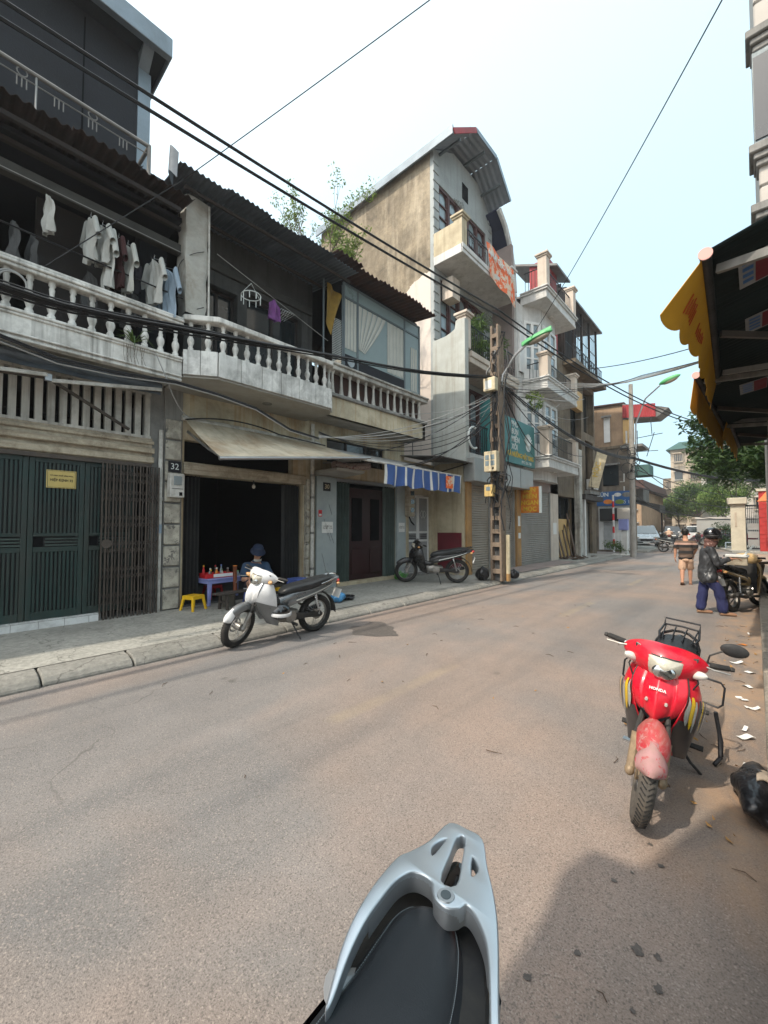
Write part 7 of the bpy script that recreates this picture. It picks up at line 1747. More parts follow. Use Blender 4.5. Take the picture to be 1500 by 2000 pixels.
# seated person in navy hat and blue polo behind the white motorbike
def seated():
    o = V(-7.02,4.14,.13); T = thing('person','person in navy bucket hat and blue polo shirt seated looking down at hands','person',tuple(o))
    f = V(.90,-.30,0).normalized(); r_ = V(f.y,-f.x,0)   # facing the road, right-hand side vector
    P = lambda a,b,c: o+f*a+r_*b+V(0,0,c)
    b = MB(); c = P(.13,0,.94); Ph, Mh = head(b,c,f+V(0,0,-.55))
    b.cap(P(.02,0,.76),P(.09,0,.87),.058,.052)
    b.cap(P(-.10,0,.36),P(-.02,0,.68),.13,.13); b.ell(P(-.10,0,.32),(.15,.17,.12))
    hands = []
    for s in (-1,1):
        sh_, el, wr = P(-.01,s*.185,.70), P(.10,s*.245,.46), P(.32,s*.07,.50)
        b.cap(sh_,el,.052,.042); b.cap(el,wr,.042,.028); hand(b,wr,P(.40,s*.01,.50)-wr,V(0,0,1),-s if True else s,.7)
        hip,kn,an = P(-.08,s*.10,.33), P(.33,s*.17,.42), P(.30,s*.16,.07)
        b.cap(hip,kn,.085,.062); b.cap(kn,an,.058,.036); b.cap(an+V(0,0,-.03),an+f*.17+V(0,0,-.045),.038,.030)
    body = remeshed(b,'body',MAT['skin'],T,.007,3); eyes(T,Ph,Mh)
    s_ = MB(); s_.cap(P(-.10,0,.38),P(-.02,0,.62),.165,.165,16); s_.ell(P(-.02,0,.66),(.13,.21,.09),rot=None)
    s_.cap(P(-.01,-.15,.69),P(-.01,.15,.69),.082,.082)
    for s in (-1,1): s_.cap(P(-.01,s*.18,.69),P(.055,s*.225,.545),.075,.080)
    remeshed(s_,'polo_shirt',MAT['shirt_blue'],T,.010,4,fold=.008)
    MB().torus(P(.035,0,.785),.065,.016,18,6,'z',w=.022).build('collar', MAT['shirt_blue'], T, smooth=True)
    for s in (-1,1): MB().tube([P(.058+.012*math.cos(a),s*.228+.0,.54+.0) + r_*math.sin(a)*.085+f*math.cos(a)*.085 for a in np.linspace(0,6.3,16)],.008,5).build('sleeve_hem', MAT['cloth_white'], T, smooth=True)
    t = MB(); t.ell(P(-.10,0,.33),(.165,.185,.12))
    for s in (-1,1): t.cap(P(-.08,s*.10,.34),P(.20,s*.145,.40),.108,.092)
    remeshed(t,'shorts',MAT['cloth_dark'],T,.010,4)
    h = MB(); rings = []
    up = Mh @ V(0,0,1); fx = Mh @ V(0,1,0); sx = Mh @ V(1,0,0); hc = c+up*.045
    for (rr,zz) in ((.150,-.012),(.148,-.002),(.112,.022),(.106,.075),(.090,.105),(.05,.118),(.005,.120)): rings.append([hc+(sx*math.cos(a)*.92+fx*math.sin(a)*1.08)*rr+up*zz for a in np.linspace(0,2*math.pi,22,endpoint=False)])
    h.loft(rings).build('bucket_hat', MAT['hat_navy'], T, smooth=True, ang=60)
    hr_ = MB().ell(c+fx*-.03+up*.0,(.088,.085,.085)); remeshed(hr_,'hair',MAT['hair'],T,.012,2)
    MB().sheet(lambda u,v: Ph(math.sin((u-.5)*2.2)*.078, .045+math.cos((u-.5)*2.2)*.060, -.075-.045*v),10,4,.003,fx).build('face_mask', MAT['cloth_white'], T, smooth=True)
    ph = MB().cbox(P(.40,0,.53),(.075,.15,.010),Matrix.Rotation(R(-18),3,'Z')).build('phone', MAT['gloss_black'], bevel=.004); setp(ph,'black phone held by the seated person in the navy hat','phone')
    return T
seated()
# person in dark jacket and helmet
def jacket_person():
    o = V(-.62,9.40,0); T = thing('person','person in dark quilted jacket, blue trousers and black helmet beside the tan motorbike','person',tuple(o))
    f = V(.90,.35,0).normalized(); r_ = V(f.y,-f.x,0); P = lambda a,b,c: o+f*a+r_*b+V(0,0,c)
    b = MB(); c = P(.05,0,1.385); Ph,Mh = head(b,c,f+V(0,0,-.15)); b.cap(P(-.01,0,1.2),P(.03,0,1.31),.055,.05)
    b.cap(P(-.05,0,.78),P(-.02,0,1.14),.09,.09)
    legs = ((-1,P(-.14,-.08,.06),P(-.08,-.07,.44)),(1,P(.15,.08,.06),P(.09,.08,.45)))
    for s,an,kn in legs:
        hip = P(-.05,s*.07,.74); b.cap(hip,kn,.07,.06); b.cap(kn,an,.055,.036); b.cap(an+V(0,0,-.02),an+f*.16+V(0,0,-.035),.036,.028)
    arms = ((-1,P(.02,-.19,.92),P(.22,-.12,.98)),(1,P(.04,.19,.92),P(.26,.12,1.0)))
    for s,el,wr in arms:
        sh_ = P(-.02,s*.15,1.16); b.cap(sh_,el,.042,.038); b.cap(el,wr,.040,.028); hand(b,wr,f+V(0,0,.1),V(0,0,1),-s,.6)
    remeshed(b,'body',MAT['skin_d'],T,.008,3); eyes(T,Ph,Mh)
    j = MB(); j.cap(P(-.05,0,.70),P(-.03,0,1.08),.135,.125,18); j.cap(P(-.03,-.11,1.15),P(-.03,.11,1.15),.072,.072); j.cap(P(-.04,0,.66),P(-.045,0,.78),.150,.140,18); j.cap(P(-.04,-.05,.66),P(-.04,.05,.66),.135,.135)
    for s,el,wr in arms: sh_ = P(-.02,s*.15,1.15); j.cap(sh_,el,.066,.058); j.cap(el,Vector(el).lerp(wr,.85),.056,.046)
    j.cap(P(-.01,0,1.16),P(.0,0,1.23),.075,.07)
    remeshed(j,'quilted_jacket',MAT['jacket'],T,.009,3,fold=.010,fd=(.6,.6,1.2))
    t = MB(); t.ell(P(-.05,0,.66),(.11,.12,.10))
    for s,an,kn in legs: t.cap(P(-.05,s*.065,.62),kn,.086,.080); t.cap(kn,Vector(an)+V(0,0,.05),.080,.078)
    remeshed(t,'trousers',MAT['trouser_blue'],T,.009,3,fold=.010,fd=(1,1,.4))
    for s,an,kn in legs:
        s_ = MB(); loft_s(s_,[(-.05,0,.03,.03,.025),(.0,0,.035,.042,.032),(.10,0,.028,.045,.026),(.17,0,.02,.03,.018)],3); an = Vector(an)
        s_.xf(Matrix.Translation(V(an.x,an.y,0)) @ Matrix.Rotation(math.atan2(f.y,f.x),4,'Z')).build('shoe', MAT['shoe_tan'], T, smooth=True)
    up = Mh @ V(0,0,1); fx = Mh @ V(0,1,0)
    hm = MB().ell(c+up*.045-fx*.01,(.116,.136,.115),20,14,Mh)
    he = hm.build('helmet', MAT['gloss_black'], T, smooth=True); MB().torus(c+up*.012,.120,.012,26,6,'z',w=.02).build('helmet_rim', MAT['bk_plastic'], he, smooth=True)
    MB().sheet(lambda u,v: c+up*(.035-.05*v)+(Mh @ V(math.sin((u-.5)*2.4),math.cos((u-.5)*2.4),0))*(.130+.012*v),12,4,.003,fx).build('visor', MAT['glass_dark'], he, smooth=True)
    sc_ = MB(); sc_.torus(c-up*.16-fx*.02,.065,.032,20,8,'z',w=.045); sc_.cap(c-up*.10+fx*.03,c-up*.09-fx*.06,.066,.062); remeshed(sc_,'scarf',MAT['scarf'],T,.012,3)
jacket_person()
bx_ = thing('lottery_box','white-rimmed brown box of goods on the tan motorbike seat','box',(-.28,10.25,.84))
MB().box(-.42,-.12,10.08,10.42,.84,1.0).build('box', MAT['lintel'], bx_, bevel=.01); MB().box(-.44,-.10,10.06,10.44,1.0,1.03).build('lid', MAT['paper'], bx_); MB().cbox((-.10,10.35,1.12),(.03,.05,.24),Euler((0,R(35),0)).to_matrix()).build('paper_roll', MAT['sign_white'], bx_)
# walking man in striped shirt
def shirt_mat():
    m,nt,b = new_mat('striped_shirt'); L = nt.links.new; g = nd(nt,'NewGeometry'); sx = nd(nt,'SeparateXYZ'); L(g.outputs['Position'],sx.inputs[0])
    a = nd(nt,'MapRange'); L(sx.outputs[2],a.inputs[0]); a.inputs[1].default_value = .70; a.inputs[2].default_value = 1.40
    r = nd(nt,'ValToRGB'); r.color_ramp.interpolation = 'CONSTANT'; e = r.color_ramp.elements; cols = [(0,(.022,.02,.02)),(.06,(.12,.08,.06)),(.20,(.022,.02,.02)),(.32,(.12,.08,.06)),(.43,(.022,.02,.02)),(.54,(.40,.26,.21)),(.62,(.12,.08,.06)),(.70,(.035,.03,.032))]
    e[0].position,e[0].color = 0,(*cols[0][1],1); e[1].position,e[1].color = cols[1][0],(*cols[1][1],1)
    for p,c in cols[2:]: q = e.new(p); q.color = (*c,1)
    L(a.outputs[0],r.inputs[0]); L(r.outputs[0],b.inputs['Base Color']); b.inputs['Roughness'].default_value = .95
shirt_mat()
def walker():
    o = V(-1.42,13.75,0); T = thing('person','man in brown striped shirt and pale shorts walking away down the road','person',tuple(o))
    f = V(-.06,1,0).normalized(); r_ = V(f.y,-f.x,0); P = lambda a,b,c: o+f*a+r_*b+V(0,0,c)
    b = MB(); c = P(.03,0,1.40); Ph,Mh = head(b,c,f); b.cap(P(0,0,1.22),P(.01,0,1.33),.06,.056); b.cap(P(0,0,.82),P(0,0,1.15),.11,.11)
    legs = ((-1,P(-.20,-.08,.11),P(-.04,-.08,.45)),(1,P(.12,.085,.06),P(.10,.085,.46)))
    for s,an,kn in legs:
        b.cap(P(0,s*.075,.78),kn,.075,.055); b.cap(kn,Vector(kn).lerp(an,.35),.050,.053); b.cap(Vector(kn).lerp(an,.35),an,.053,.033); b.cap(Vector(an)+V(0,0,-.02),Vector(an)+f*.15+V(0,0,-.045 if s > 0 else -.075),.037,.028)
    arms = ((-1,P(-.02,-.225,.95),P(-.02,-.235,.74)),(1,P(.05,.225,.96),P(.14,.17,.82)))
    for s,el,wr in arms:
        b.cap(P(-.01,s*.165,1.17),el,.046,.040); b.cap(el,wr,.038,.028); hand(b,wr,V(0,0,-1)+f*.2,r_*s,1 if s > 0 else -1,.4)
    remeshed(b,'body',MAT['skin'],T,.008,3); eyes(T,Ph,Mh)
    s_ = MB(); s_.cap(P(0,-.04,.84),P(-.01,-.03,1.10),.125,.120,18); s_.cap(P(0,.04,.84),P(-.01,.03,1.10),.125,.120,18); s_.cap(P(0,-.04,.74),P(0,.04,.78),.128,.128); s_.cap(P(-.01,-.125,1.17),P(-.01,.125,1.17),.070,.070)
    for s,el,wr in arms: s_.cap(P(-.01,s*.165,1.165),Vector(P(-.01,s*.165,1.165)).lerp(el,.72),.066,.070)
    remeshed(s_,'striped_shirt',MAT['striped_shirt'],T,.009,3,fold=.008)
    t = MB(); t.ell(P(0,0,.68),(.12,.13,.09))
    for s,an,kn in legs: t.cap(P(0,s*.075,.66),kn,.088,.090)
    remeshed(t,'shorts',MAT['shorts'],T,.009,3,fold=.009)
    h = MB().ell(c+V(0,0,.045)-f*.025,(.092,.100,.088)); h.ell(c-f*.05,(.078,.06,.075)); remeshed(h,'hair',MAT['hair'],T,.010,2)
    for s,an,kn in legs:
        an = Vector(an); m_ = Matrix.Translation(V(an.x,an.y,an.z-.07 if s > 0 else an.z-.075)) @ Matrix.Rotation(math.atan2(f.y,f.x),4,'Z') @ Matrix.Rotation(R(0 if s > 0 else 28),4,'Y')
        MB().prism([(-.07,-.035),(-.04,-.045),(.08,-.05),(.16,-.03),(.18,0),(.16,.035),(.08,.05),(-.04,.045),(-.07,.03)],'z',0,.022).xf(m_).build('sandal', MAT['sandal'], T, bevel=.006)
walker()
def far_rider():
    o = V(-5.75,44.35,0); T = thing('person','rider in pale shirt and cap on the motorbike far down the street','person',tuple(o)); P = lambda a,b,c: o+V(-a*.14+b,a,c)
    b = MB(); head(b,P(.18,0,1.32),V(-.14,1,0)); b.cap(P(.1,0,.85),P(.16,0,1.15),.14,.14)
    for s in (-1,1): b.cap(P(.1,s*.1,.80),P(.45,s*.17,.70),.085,.07); b.cap(P(.45,s*.17,.70),P(.35,s*.18,.27),.06,.04); b.cap(P(.14,s*.2,1.14),P(.35,s*.28,.95),.05,.045); b.cap(P(.35,s*.28,.95),P(.62,s*.28,.98),.042,.03)
    remeshed(b,'body',MAT['skin'],T,.014,2)
    s_ = MB(); s_.cap(P(.1,0,.86),P(.15,0,1.12),.19,.18,14)
    for s in (-1,1): s_.cap(P(.14,s*.2,1.13),P(.30,s*.26,1.0),.075,.07)
    remeshed(s_,'shirt',MAT['shorts'],T,.016,3)
    t = MB()
    for s in (-1,1): t.cap(P(.1,s*.1,.80),P(.44,s*.17,.70),.10,.085); t.cap(P(.45,s*.17,.70),P(.36,s*.18,.36),.08,.06)
    remeshed(t,'trousers',MAT['cloth_dark'],T,.016,3); MB().ell(P(.17,0,1.37),(.12,.13,.11)).build('cap', MAT['paper'], T, smooth=True)
far_rider()

# ---------------------------------------------------------------- tea stall furniture
def stool(label, x, y, rz, m_, s=1.0, z=.125, group=None):
    T = thing('plastic_stool',label,'stool',(x,y,z),rz,group,local=True); T.scale = (s,s,s)
    MB().box(-.125,.125,-.125,.125,.245,.262).build('seat', MAT[m_], T, bevel=.012, bseg=3)
    ap = MB()
    for s_ in (-1,1): ap.box(-.125,.125,s_*.119-.004,s_*.119+.004,.20,.248); ap.box(s_*.119-.004,s_*.119+.004,-.114,.114,.20,.248)
    ap.build('apron', MAT[m_], T)
    for sx in (-1,1):
        for sy in (-1,1):
            a = V(sx*.108,sy*.108,.246); b = V(sx*.148,sy*.148,.0); lg = MB()
            lg.loft([[a+V(dx*.030*-sx,dy*.030*-sy,0)+V(0,0,0) for dx,dy in ((-.5,-.5),(1,-.5),(1,1),(-.5,1))],[b+V(dx*.022*-sx,dy*.022*-sy,0) for dx,dy in ((-.5,-.5),(1,-.5),(1,1),(-.5,1))]])
            lg.build('leg', MAT[m_], T, bevel=.005)
    st_ = MB()
    for s_ in (-1,1): st_.box(-.12,.12,s_*.130-.004,s_*.130+.004,.10,.125); st_.box(s_*.130-.004,s_*.130+.004,-.12,.12,.10,.125)
    return T
stool('bright yellow plastic stool left of the violet table',-7.20,3.06,R(20),'plastic_yellow',1.0)
stool('yellow plastic stool half hidden behind the silver-white motorbike',-6.85,4.62,R(10),'plastic_yellow',1.0)
stool('blue plastic stool at the right of the shop opening behind the seated person',-7.2,5.25,R(5),'plastic_blue',1.35)
stool('blue plastic stool under the seated person in navy hat',-7.12,4.16,R(12),'plastic_blue',.95)
stool('dark red plastic stool under the violet table',-7.95,3.75,R(8),'plastic_red',1.0,.16)
tb = thing('plastic_table','violet plastic table holding red condiment tray','table',(-7.6,3.80,.13),R(4),local=True)
MB().box(-.30,.30,-.48,.48,.46,.485).build('top', MAT['plastic_violet'], tb, bevel=.012, bseg=2)
MB().box(-.285,.285,-.465,-.455,.40,.462).box(-.285,.285,.455,.465,.40,.462).box(-.285,-.275,-.455,.455,.40,.462).box(.275,.285,-.455,.455,.40,.462).build('apron', MAT['plastic_violet'], tb)
for sx in (-1,1):
    for sy in (-1,1): MB().loft([[V(sx*.25+dx,sy*.42+dy,.46) for dx,dy in ((-.035,-.035),(.035,-.035),(.035,.035),(-.035,.035))],[V(sx*.27+dx*.7,sy*.45+dy*.7,0) for dx,dy in ((-.035,-.035),(.035,-.035),(.035,.035),(-.035,.035))]]).build('leg', MAT['plastic_violet'], tb, bevel=.008)
tr_ = thing('condiment_tray','red plastic tray of condiments on the violet table','tray',(-7.55,3.62,.62))
MB().box(-7.68,-7.40,3.36,3.88,.617,.63).build('base', MAT['plastic_red'], tr_); MB().box(-7.405,-7.395,3.36,3.88,.63,.70).box(-7.685,-7.675,3.36,3.88,.63,.70).box(-7.675,-7.405,3.36,3.37,.63,.70).box(-7.675,-7.405,3.87,3.88,.63,.70).build('rim', MAT['plastic_red'], tr_, bevel=.004)
MB().box(-7.394,-7.391,3.50,3.87,.632,.69).build('white_print', MAT['paper'], tr_)
rg = random.Random(8); bt_specs = [('red chilli sauce bottle','plastic_red','plastic_yellow'),('tall yellow capped bottle','bamboo','plastic_yellow'),('white capped jar','glass','paper'),('orange bottle','sign_orange','paper'),('dark soy bottle','bk_black','plastic_red'),('green capped bottle','lens','leaf_mid'),('clear jar','glass','plastic_blue'),('brown jar','bamboo','steel')]
pos_ = ['at the left end of the red tray','back left in the red tray','second from left in the red tray','in the middle of the red tray','right of the middle of the red tray','near the right end of the red tray','at the back of the red tray','at the right corner of the red tray']
for i,(lb,m1,m2) in enumerate(bt_specs):
    x = -7.62+.16*(i % 2)+rg.uniform(-.02,.02); y = 3.42+.056*i; h = rg.uniform(.11,.19); r_ = rg.uniform(.022,.032)
    o = thing('bottle',lb+' '+pos_[i],'bottle',(x,y,.63),group='condiments on the tea stall table'); MB().lathe([(r_,0),(r_,h*.65),(r_*.5,h*.85),(r_*.5,h)],(x,y,.63),10).build('body', MAT[m1], o, smooth=True); MB().lathe([(r_*.58,h),(r_*.58,h+.025),(r_*.1,h+.03)],(x,y,.63),8).build('cap', MAT[m2], o, smooth=True)
o = thing('jar','green lidded jar on the violet table right of the tray','jar',(-7.5,4.02,.617)); MB().lathe([(.035,0),(.037,.06),(.028,.08)],(-7.5,4.02,.617),12).build('body', MAT['glass'], o, smooth=True); MB().lathe([(.03,.08),(.03,.10),(.002,.10)],(-7.5,4.02,.617),12).build('lid', MAT['bag_green'], o, smooth=True)
be = thing('wooden_bench','low dark wooden bench in front of the violet table','bench',(-6.95,4.05,.125))
bm_ = Matrix.Translation(V(-6.92,4.0,.125)) @ Matrix.Rotation(R(100),4,'Z')
for s in (-1,1): MB().box(-.75,.75,s*.065-.06,s*.065+.06,.27,.30).xf(bm_).build('plank', MAT['bench_wood'], be, bevel=.005)
for x in (-.6,.6):
    for s in (-1,1): MB().bar((x,s*.08,.27),(x,s*.11,0),.04,.05).xf(bm_).build('leg', MAT['bench_wood'], be, bevel=.004)
    MB().box(x-.02,x+.02,-.09,.09,.12,.16).xf(bm_).build('cross_rail', MAT['bench_wood'], be)
o = thing('water_pipe','dark brown bamboo smoking pipe standing beside the bench','pipe',(-7.0,3.68,.42)); MB().tube([(-6.95,3.69,.42),(-6.95,3.68,.86)],[.036,.034],12).build('tube', MAT['bamboo'], o, smooth=True); MB().torus((-6.95,3.68,.86),.032,.007,14,6,'z').build('rim', MAT['sign_orange'], o, smooth=True); MB().tube([(-6.92,3.69,.56),(-6.88,3.69,.60)],.010,6).build('bowl', MAT['steel'], o)
o = thing('metal_pot','dented metal pot under the wooden bench','pot',(-7.0,3.86,.125)); MB().lathe([(.10,0),(.115,.03),(.115,.26),(.12,.27),(.112,.27)],(-7.05,3.62,.125),18).build('pot', MAT['pot'], o, smooth=True)
o = thing('newspaper','white folded papers lying on the wooden bench','paper',(-6.9,4.05,.43)); MB().cbox((-6.93,4.15,.432),(.16,.26,.008),Matrix.Rotation(.3,3,'Z')).build('sheet', MAT['paper'], o); MB().cbox((-6.95,3.92,.431),(.10,.12,.006),Matrix.Rotation(-.4,3,'Z')).build('sheet', MAT['paper'], o)
def lump_bag(name,label,cat,c,r,m_,seed,tie=True):
    rg = random.Random(seed); T = thing(name,label,cat,(c[0],c[1],c[2])); ph = [rg.uniform(0,6) for _ in range(6)]
    def fn(u,v):
        a = 2*math.pi*u; t = math.pi*(.02+.96*v); k = 1+.13*math.sin(3*a+ph[0]+2*t)+.09*math.sin(5*a+ph[1]-3*t)+.05*math.sin(9*a+ph[2])*math.sin(4*t+ph[3])
        z = -math.cos(t); rr = math.sin(t)*k
        if z > .5: rr *= max(.12,1-(z-.5)*1.8)
        return (c[0]+r[0]*rr*math.cos(a),c[1]+r[1]*rr*math.sin(a),c[2]+r[2]*(max(z,-.86)+.86))
    MB().sheet(fn,30,18).build('bag', MAT[m_], T, smooth=True, ang=80)
    if tie: MB().sheet(lambda u,v:(c[0]+(.15+.35*v)*r[0]*math.cos(6.28*u)*(1+.3*math.sin(9*u)),c[1]+(.15+.35*v)*r[1]*math.sin(6.28*u),c[2]+r[2]*(1.72+.4*v)),16,4).build('knot', MAT[m_], T, smooth=True)
    return T
lump_bag('plastic_bag','tied blue plastic bag on the kerb behind the silver-white motorbike','bag',(-5.95,5.25,.13),(.13,.15,.11),'bag_blue',1)
lump_bag('plastic_bag','flat black plastic bag beside the blue bag','bag',(-6.05,5.58,.13),(.16,.16,.05),'bag_black',2,False)
lump_bag('plastic_bag','bright green plastic bag by the black motorbike front wheel','bag',(-7.2,8.62,.13),(.17,.19,.13),'bag_green',3,False)
lump_bag('trash_bag','stuffed black trash bag at the foot of the near pole','bag',(-5.52,10.08,.12),(.17,.19,.21),'bag_black',4,False)
lump_bag('trash_bag','small black bag right of the near pole','bag',(-5.05,11.0,.12),(.13,.14,.15),'bag_black',6,False)
lump_bag('leather_bag','black leather bag lying by the right kerb','bag',(-.005,3.10,.0),(.13,.25,.11),'bag_black',5,False)
o = thing('leather_trim','beige studded flap lying on the black leather bag','flap',(.0,3.1,.2)); MB().sheet(lambda u,v:(-.03+.08*u,3.02+.14*v+.02*math.sin(u*6),.197+.012*math.sin(v*5)-.03*abs(u-.5)),6,8,.006,(0,0,1)).build('flap', MAT['flap'], o, smooth=True)
o = thing('floor_sign','white notice card leaning at the foot of the near pole','card',(-5.0,10.55,.6)); MB().box(-5.03,-4.99,10.50,10.62,.95,1.25).build('card', MAT['paper'], o); MB().box(-4.989,-4.985,10.52,10.60,.98,1.08).build('print', MAT['gloss_black'], o)
ch_ = thing('plastic_chair','pale blue plastic armchair beside the gate house','chair',(-1.3,36.3,.12))
MB().box(-1.55,-1.05,36.1,36.6,.5,.55).build('seat', MAT['cloth_blue'], ch_); MB().sheet(lambda u,v:(-1.08+.08*v,36.1+.5*u,.55+.55*v),6,6,.03,(1,0,0)).build('backrest', MAT['cloth_blue'], ch_)
for (x,y) in ((-1.53,36.12),(-1.53,36.56),(-1.08,36.12),(-1.08,36.56)): MB().box(x-.03,x+.03,y-.03,y+.03,.12,.5).build('leg', MAT['cloth_blue'], ch_)
tw = thing('timber_trestle','brown timber trestle on the right pavement edge','trestle',(.15,12.6,.22))
MB().bar((-.12,12.2,.75),(.6,12.9,.78),.12,.05).bar((-.02,12.3,.72),(-.2,12.15,.22),.06,.06).bar((.1,12.5,.72),(.02,12.75,.22),.06,.06).build('frame', MAT['plank'], tw)

# ---------------------------------------------------------------- laundry on the leftmost balcony
line_ = MB().tube([(-6.78,-2.5,6.02),(-6.78,2.6,6.00)],.006,5).build('clothes_line', MAT['cable_grey']); setp(line_,'clothes line under the beam of the leftmost balcony','clothes line')
bar2 = MB().tube([(-6.70,.2,5.28),(-6.72,2.6,5.22)],.012,5).build('clothes_pole', MAT['iron']); setp(bar2,'thin dark clothes pole across the leftmost balcony','pole')
def shirt(label, y, w, h, m_, x=-6.80, z=5.98, sl=True, yaw=0, seed=0):
    T = thing('shirt' if sl else 'cloth',label,'clothing',(x,y,z),R(yaw),'laundry on the leftmost balcony',local=True); rg = random.Random(seed); p1,p2 = rg.uniform(0,6),rg.uniform(0,6)
    def front(u,v,s):
        k = (u-.5)*2; ww = w/2*(.30+.70*min(1,v*5))*(1+.08*math.sin(v*6+p1)-.05*v); th = .016*(1-k*k)*s*(1+.8*v)
        return (k*ww, th+(.018*math.sin(k*6+v*3+p1)+.012*math.sin(k*13+v*5+p2)+.006*math.sin(k*23-v*7+p1))*(.3+v)+.010*math.sin(v*9+p2), -.05-h*v-.04*abs(k)*(1-v)-.02*math.sin(k*5+p2)*v)
    MB().sheet(lambda u,v:front(u,v,1),26,22).sheet(lambda u,v:front(u,v,-1),26,22).build('body', MAT[m_], T, smooth=True)
    if sl:
        for s in (-1,1):
            def slv(u,v,s=s): a = 6.28*u; return (s*(w*.40+.10*v)+.0+.05*math.cos(a)*.5, .04*math.sin(a), -.12-.30*v*h/.75+.06*math.cos(a)*(1-.3*v))
            MB().sheet(slv,10,6).build('sleeve', MAT[m_], T, smooth=True)
        MB().tube([(-w*.38,0,-.10),(-.02,0,-.035),(.02,0,-.035),(w*.38,0,-.10)],.004,4).tube([(0,0,-.035),(0,0,.0),(.015,0,.02),(.0,0,.035)],.003,4).build('hanger', MAT['steel'], T)
    return T
L_ = [(.92,.30,.50,'cloth_white',False,12,'small pale cloth hanging at the left of the laundry'),(1.38,.26,.62,'cloth_white',True,14,'crumpled white top second pale garment from the left'),(1.52,.34,.55,'cloth_white',True,18,'white blouse third pale garment from the left'),(1.60,.32,.85,'cloth_white',True,10,'long pale shirt left of the maroon garment'),(1.72,.30,.75,'cloth_maroon',True,8,'maroon garment between pale shirts on the line'),(1.84,.34,.72,'curtain',True,14,'cream shirt right of the maroon garment'),(2.20,.42,.70,'cloth_white',True,16,'white shirt next to the pale blue shirt'),(2.36,.50,.85,'cloth_blue',True,25,'pale blue shirt at the right end of the laundry')]
for i,(y,w,h,m_,sl,yaw,lb) in enumerate(L_): shirt(lb,y,w,h,m_,sl=sl,yaw=yaw,seed=i,z=5.98-(.0 if i < 1 else .04*i if i < 7 else .30), x=-6.80)
for i,(y,m_,z,lb) in enumerate(((.35,'cloth_dark',5.9,'dark garment hanging at the far left of the balcony'),(.62,'cloth_grey',5.65,'grey trousers hanging left in the dark balcony'),(.80,'cloth_grey',5.55,'grey cloth hanging deep in the dark balcony'),(2.02,'cloth_dark',5.8,'dark garment between the cream and white shirts'),(1.45,'cloth_grey',5.35,'grey cloth low behind the white tops'),(1.98,'cloth_grey',5.3,'grey shirt low behind the cream shirt'))):
    shirt(lb,y,.34,.55,m_,-7.15,z,False,4+5*i,i+20)
# hanger ring with purple cloth on the chamfered balcony
hl2 = MB().tube([(-6.6,3.1,6.15),(-6.7,5.6,5.55)],.006,5).build('clothes_line', MAT['cable_grey']); setp(hl2,'sagging clothes line across the chamfered balcony','clothes line')
ph_ = thing('peg_hanger','round white peg hanger on the chamfered balcony line','hanger',(-6.63,3.75,5.75)); MB().torus((-6.63,3.75,5.72),.17,.008,20,5,'z').tube([(-6.63,3.75,5.95),(-6.63,3.58,5.72)],.004,4).tube([(-6.63,3.75,5.95),(-6.63,3.92,5.72)],.004,4).build('ring', MAT['sign_white'], ph_)
for k in range(9): a = k*.7; MB().box(-6.635+.17*math.cos(a),-6.625+.17*math.cos(a),3.745+.17*math.sin(a),3.757+.17*math.sin(a),5.60,5.71).build('peg', MAT['sign_white'], ph_)
shirt('purple cloth pegged on the chamfered balcony line',4.22,.26,.42,'cloth_purple',-6.62,5.90,False,90,50)
wh_ = thing('wire_hangers','bunch of white wire hangers beside the purple cloth','hanger',(-6.63,4.5,5.8)); q = MB()
for k in range(5): y = 4.36+.05*k; q.tube([(-6.63-.18,y,5.62),(-6.63,y+.02,5.74),(-6.63+.18,y,5.62),(-6.63-.18,y,5.62)],.004,4)
q.build('hangers', MAT['sign_white'], wh_)

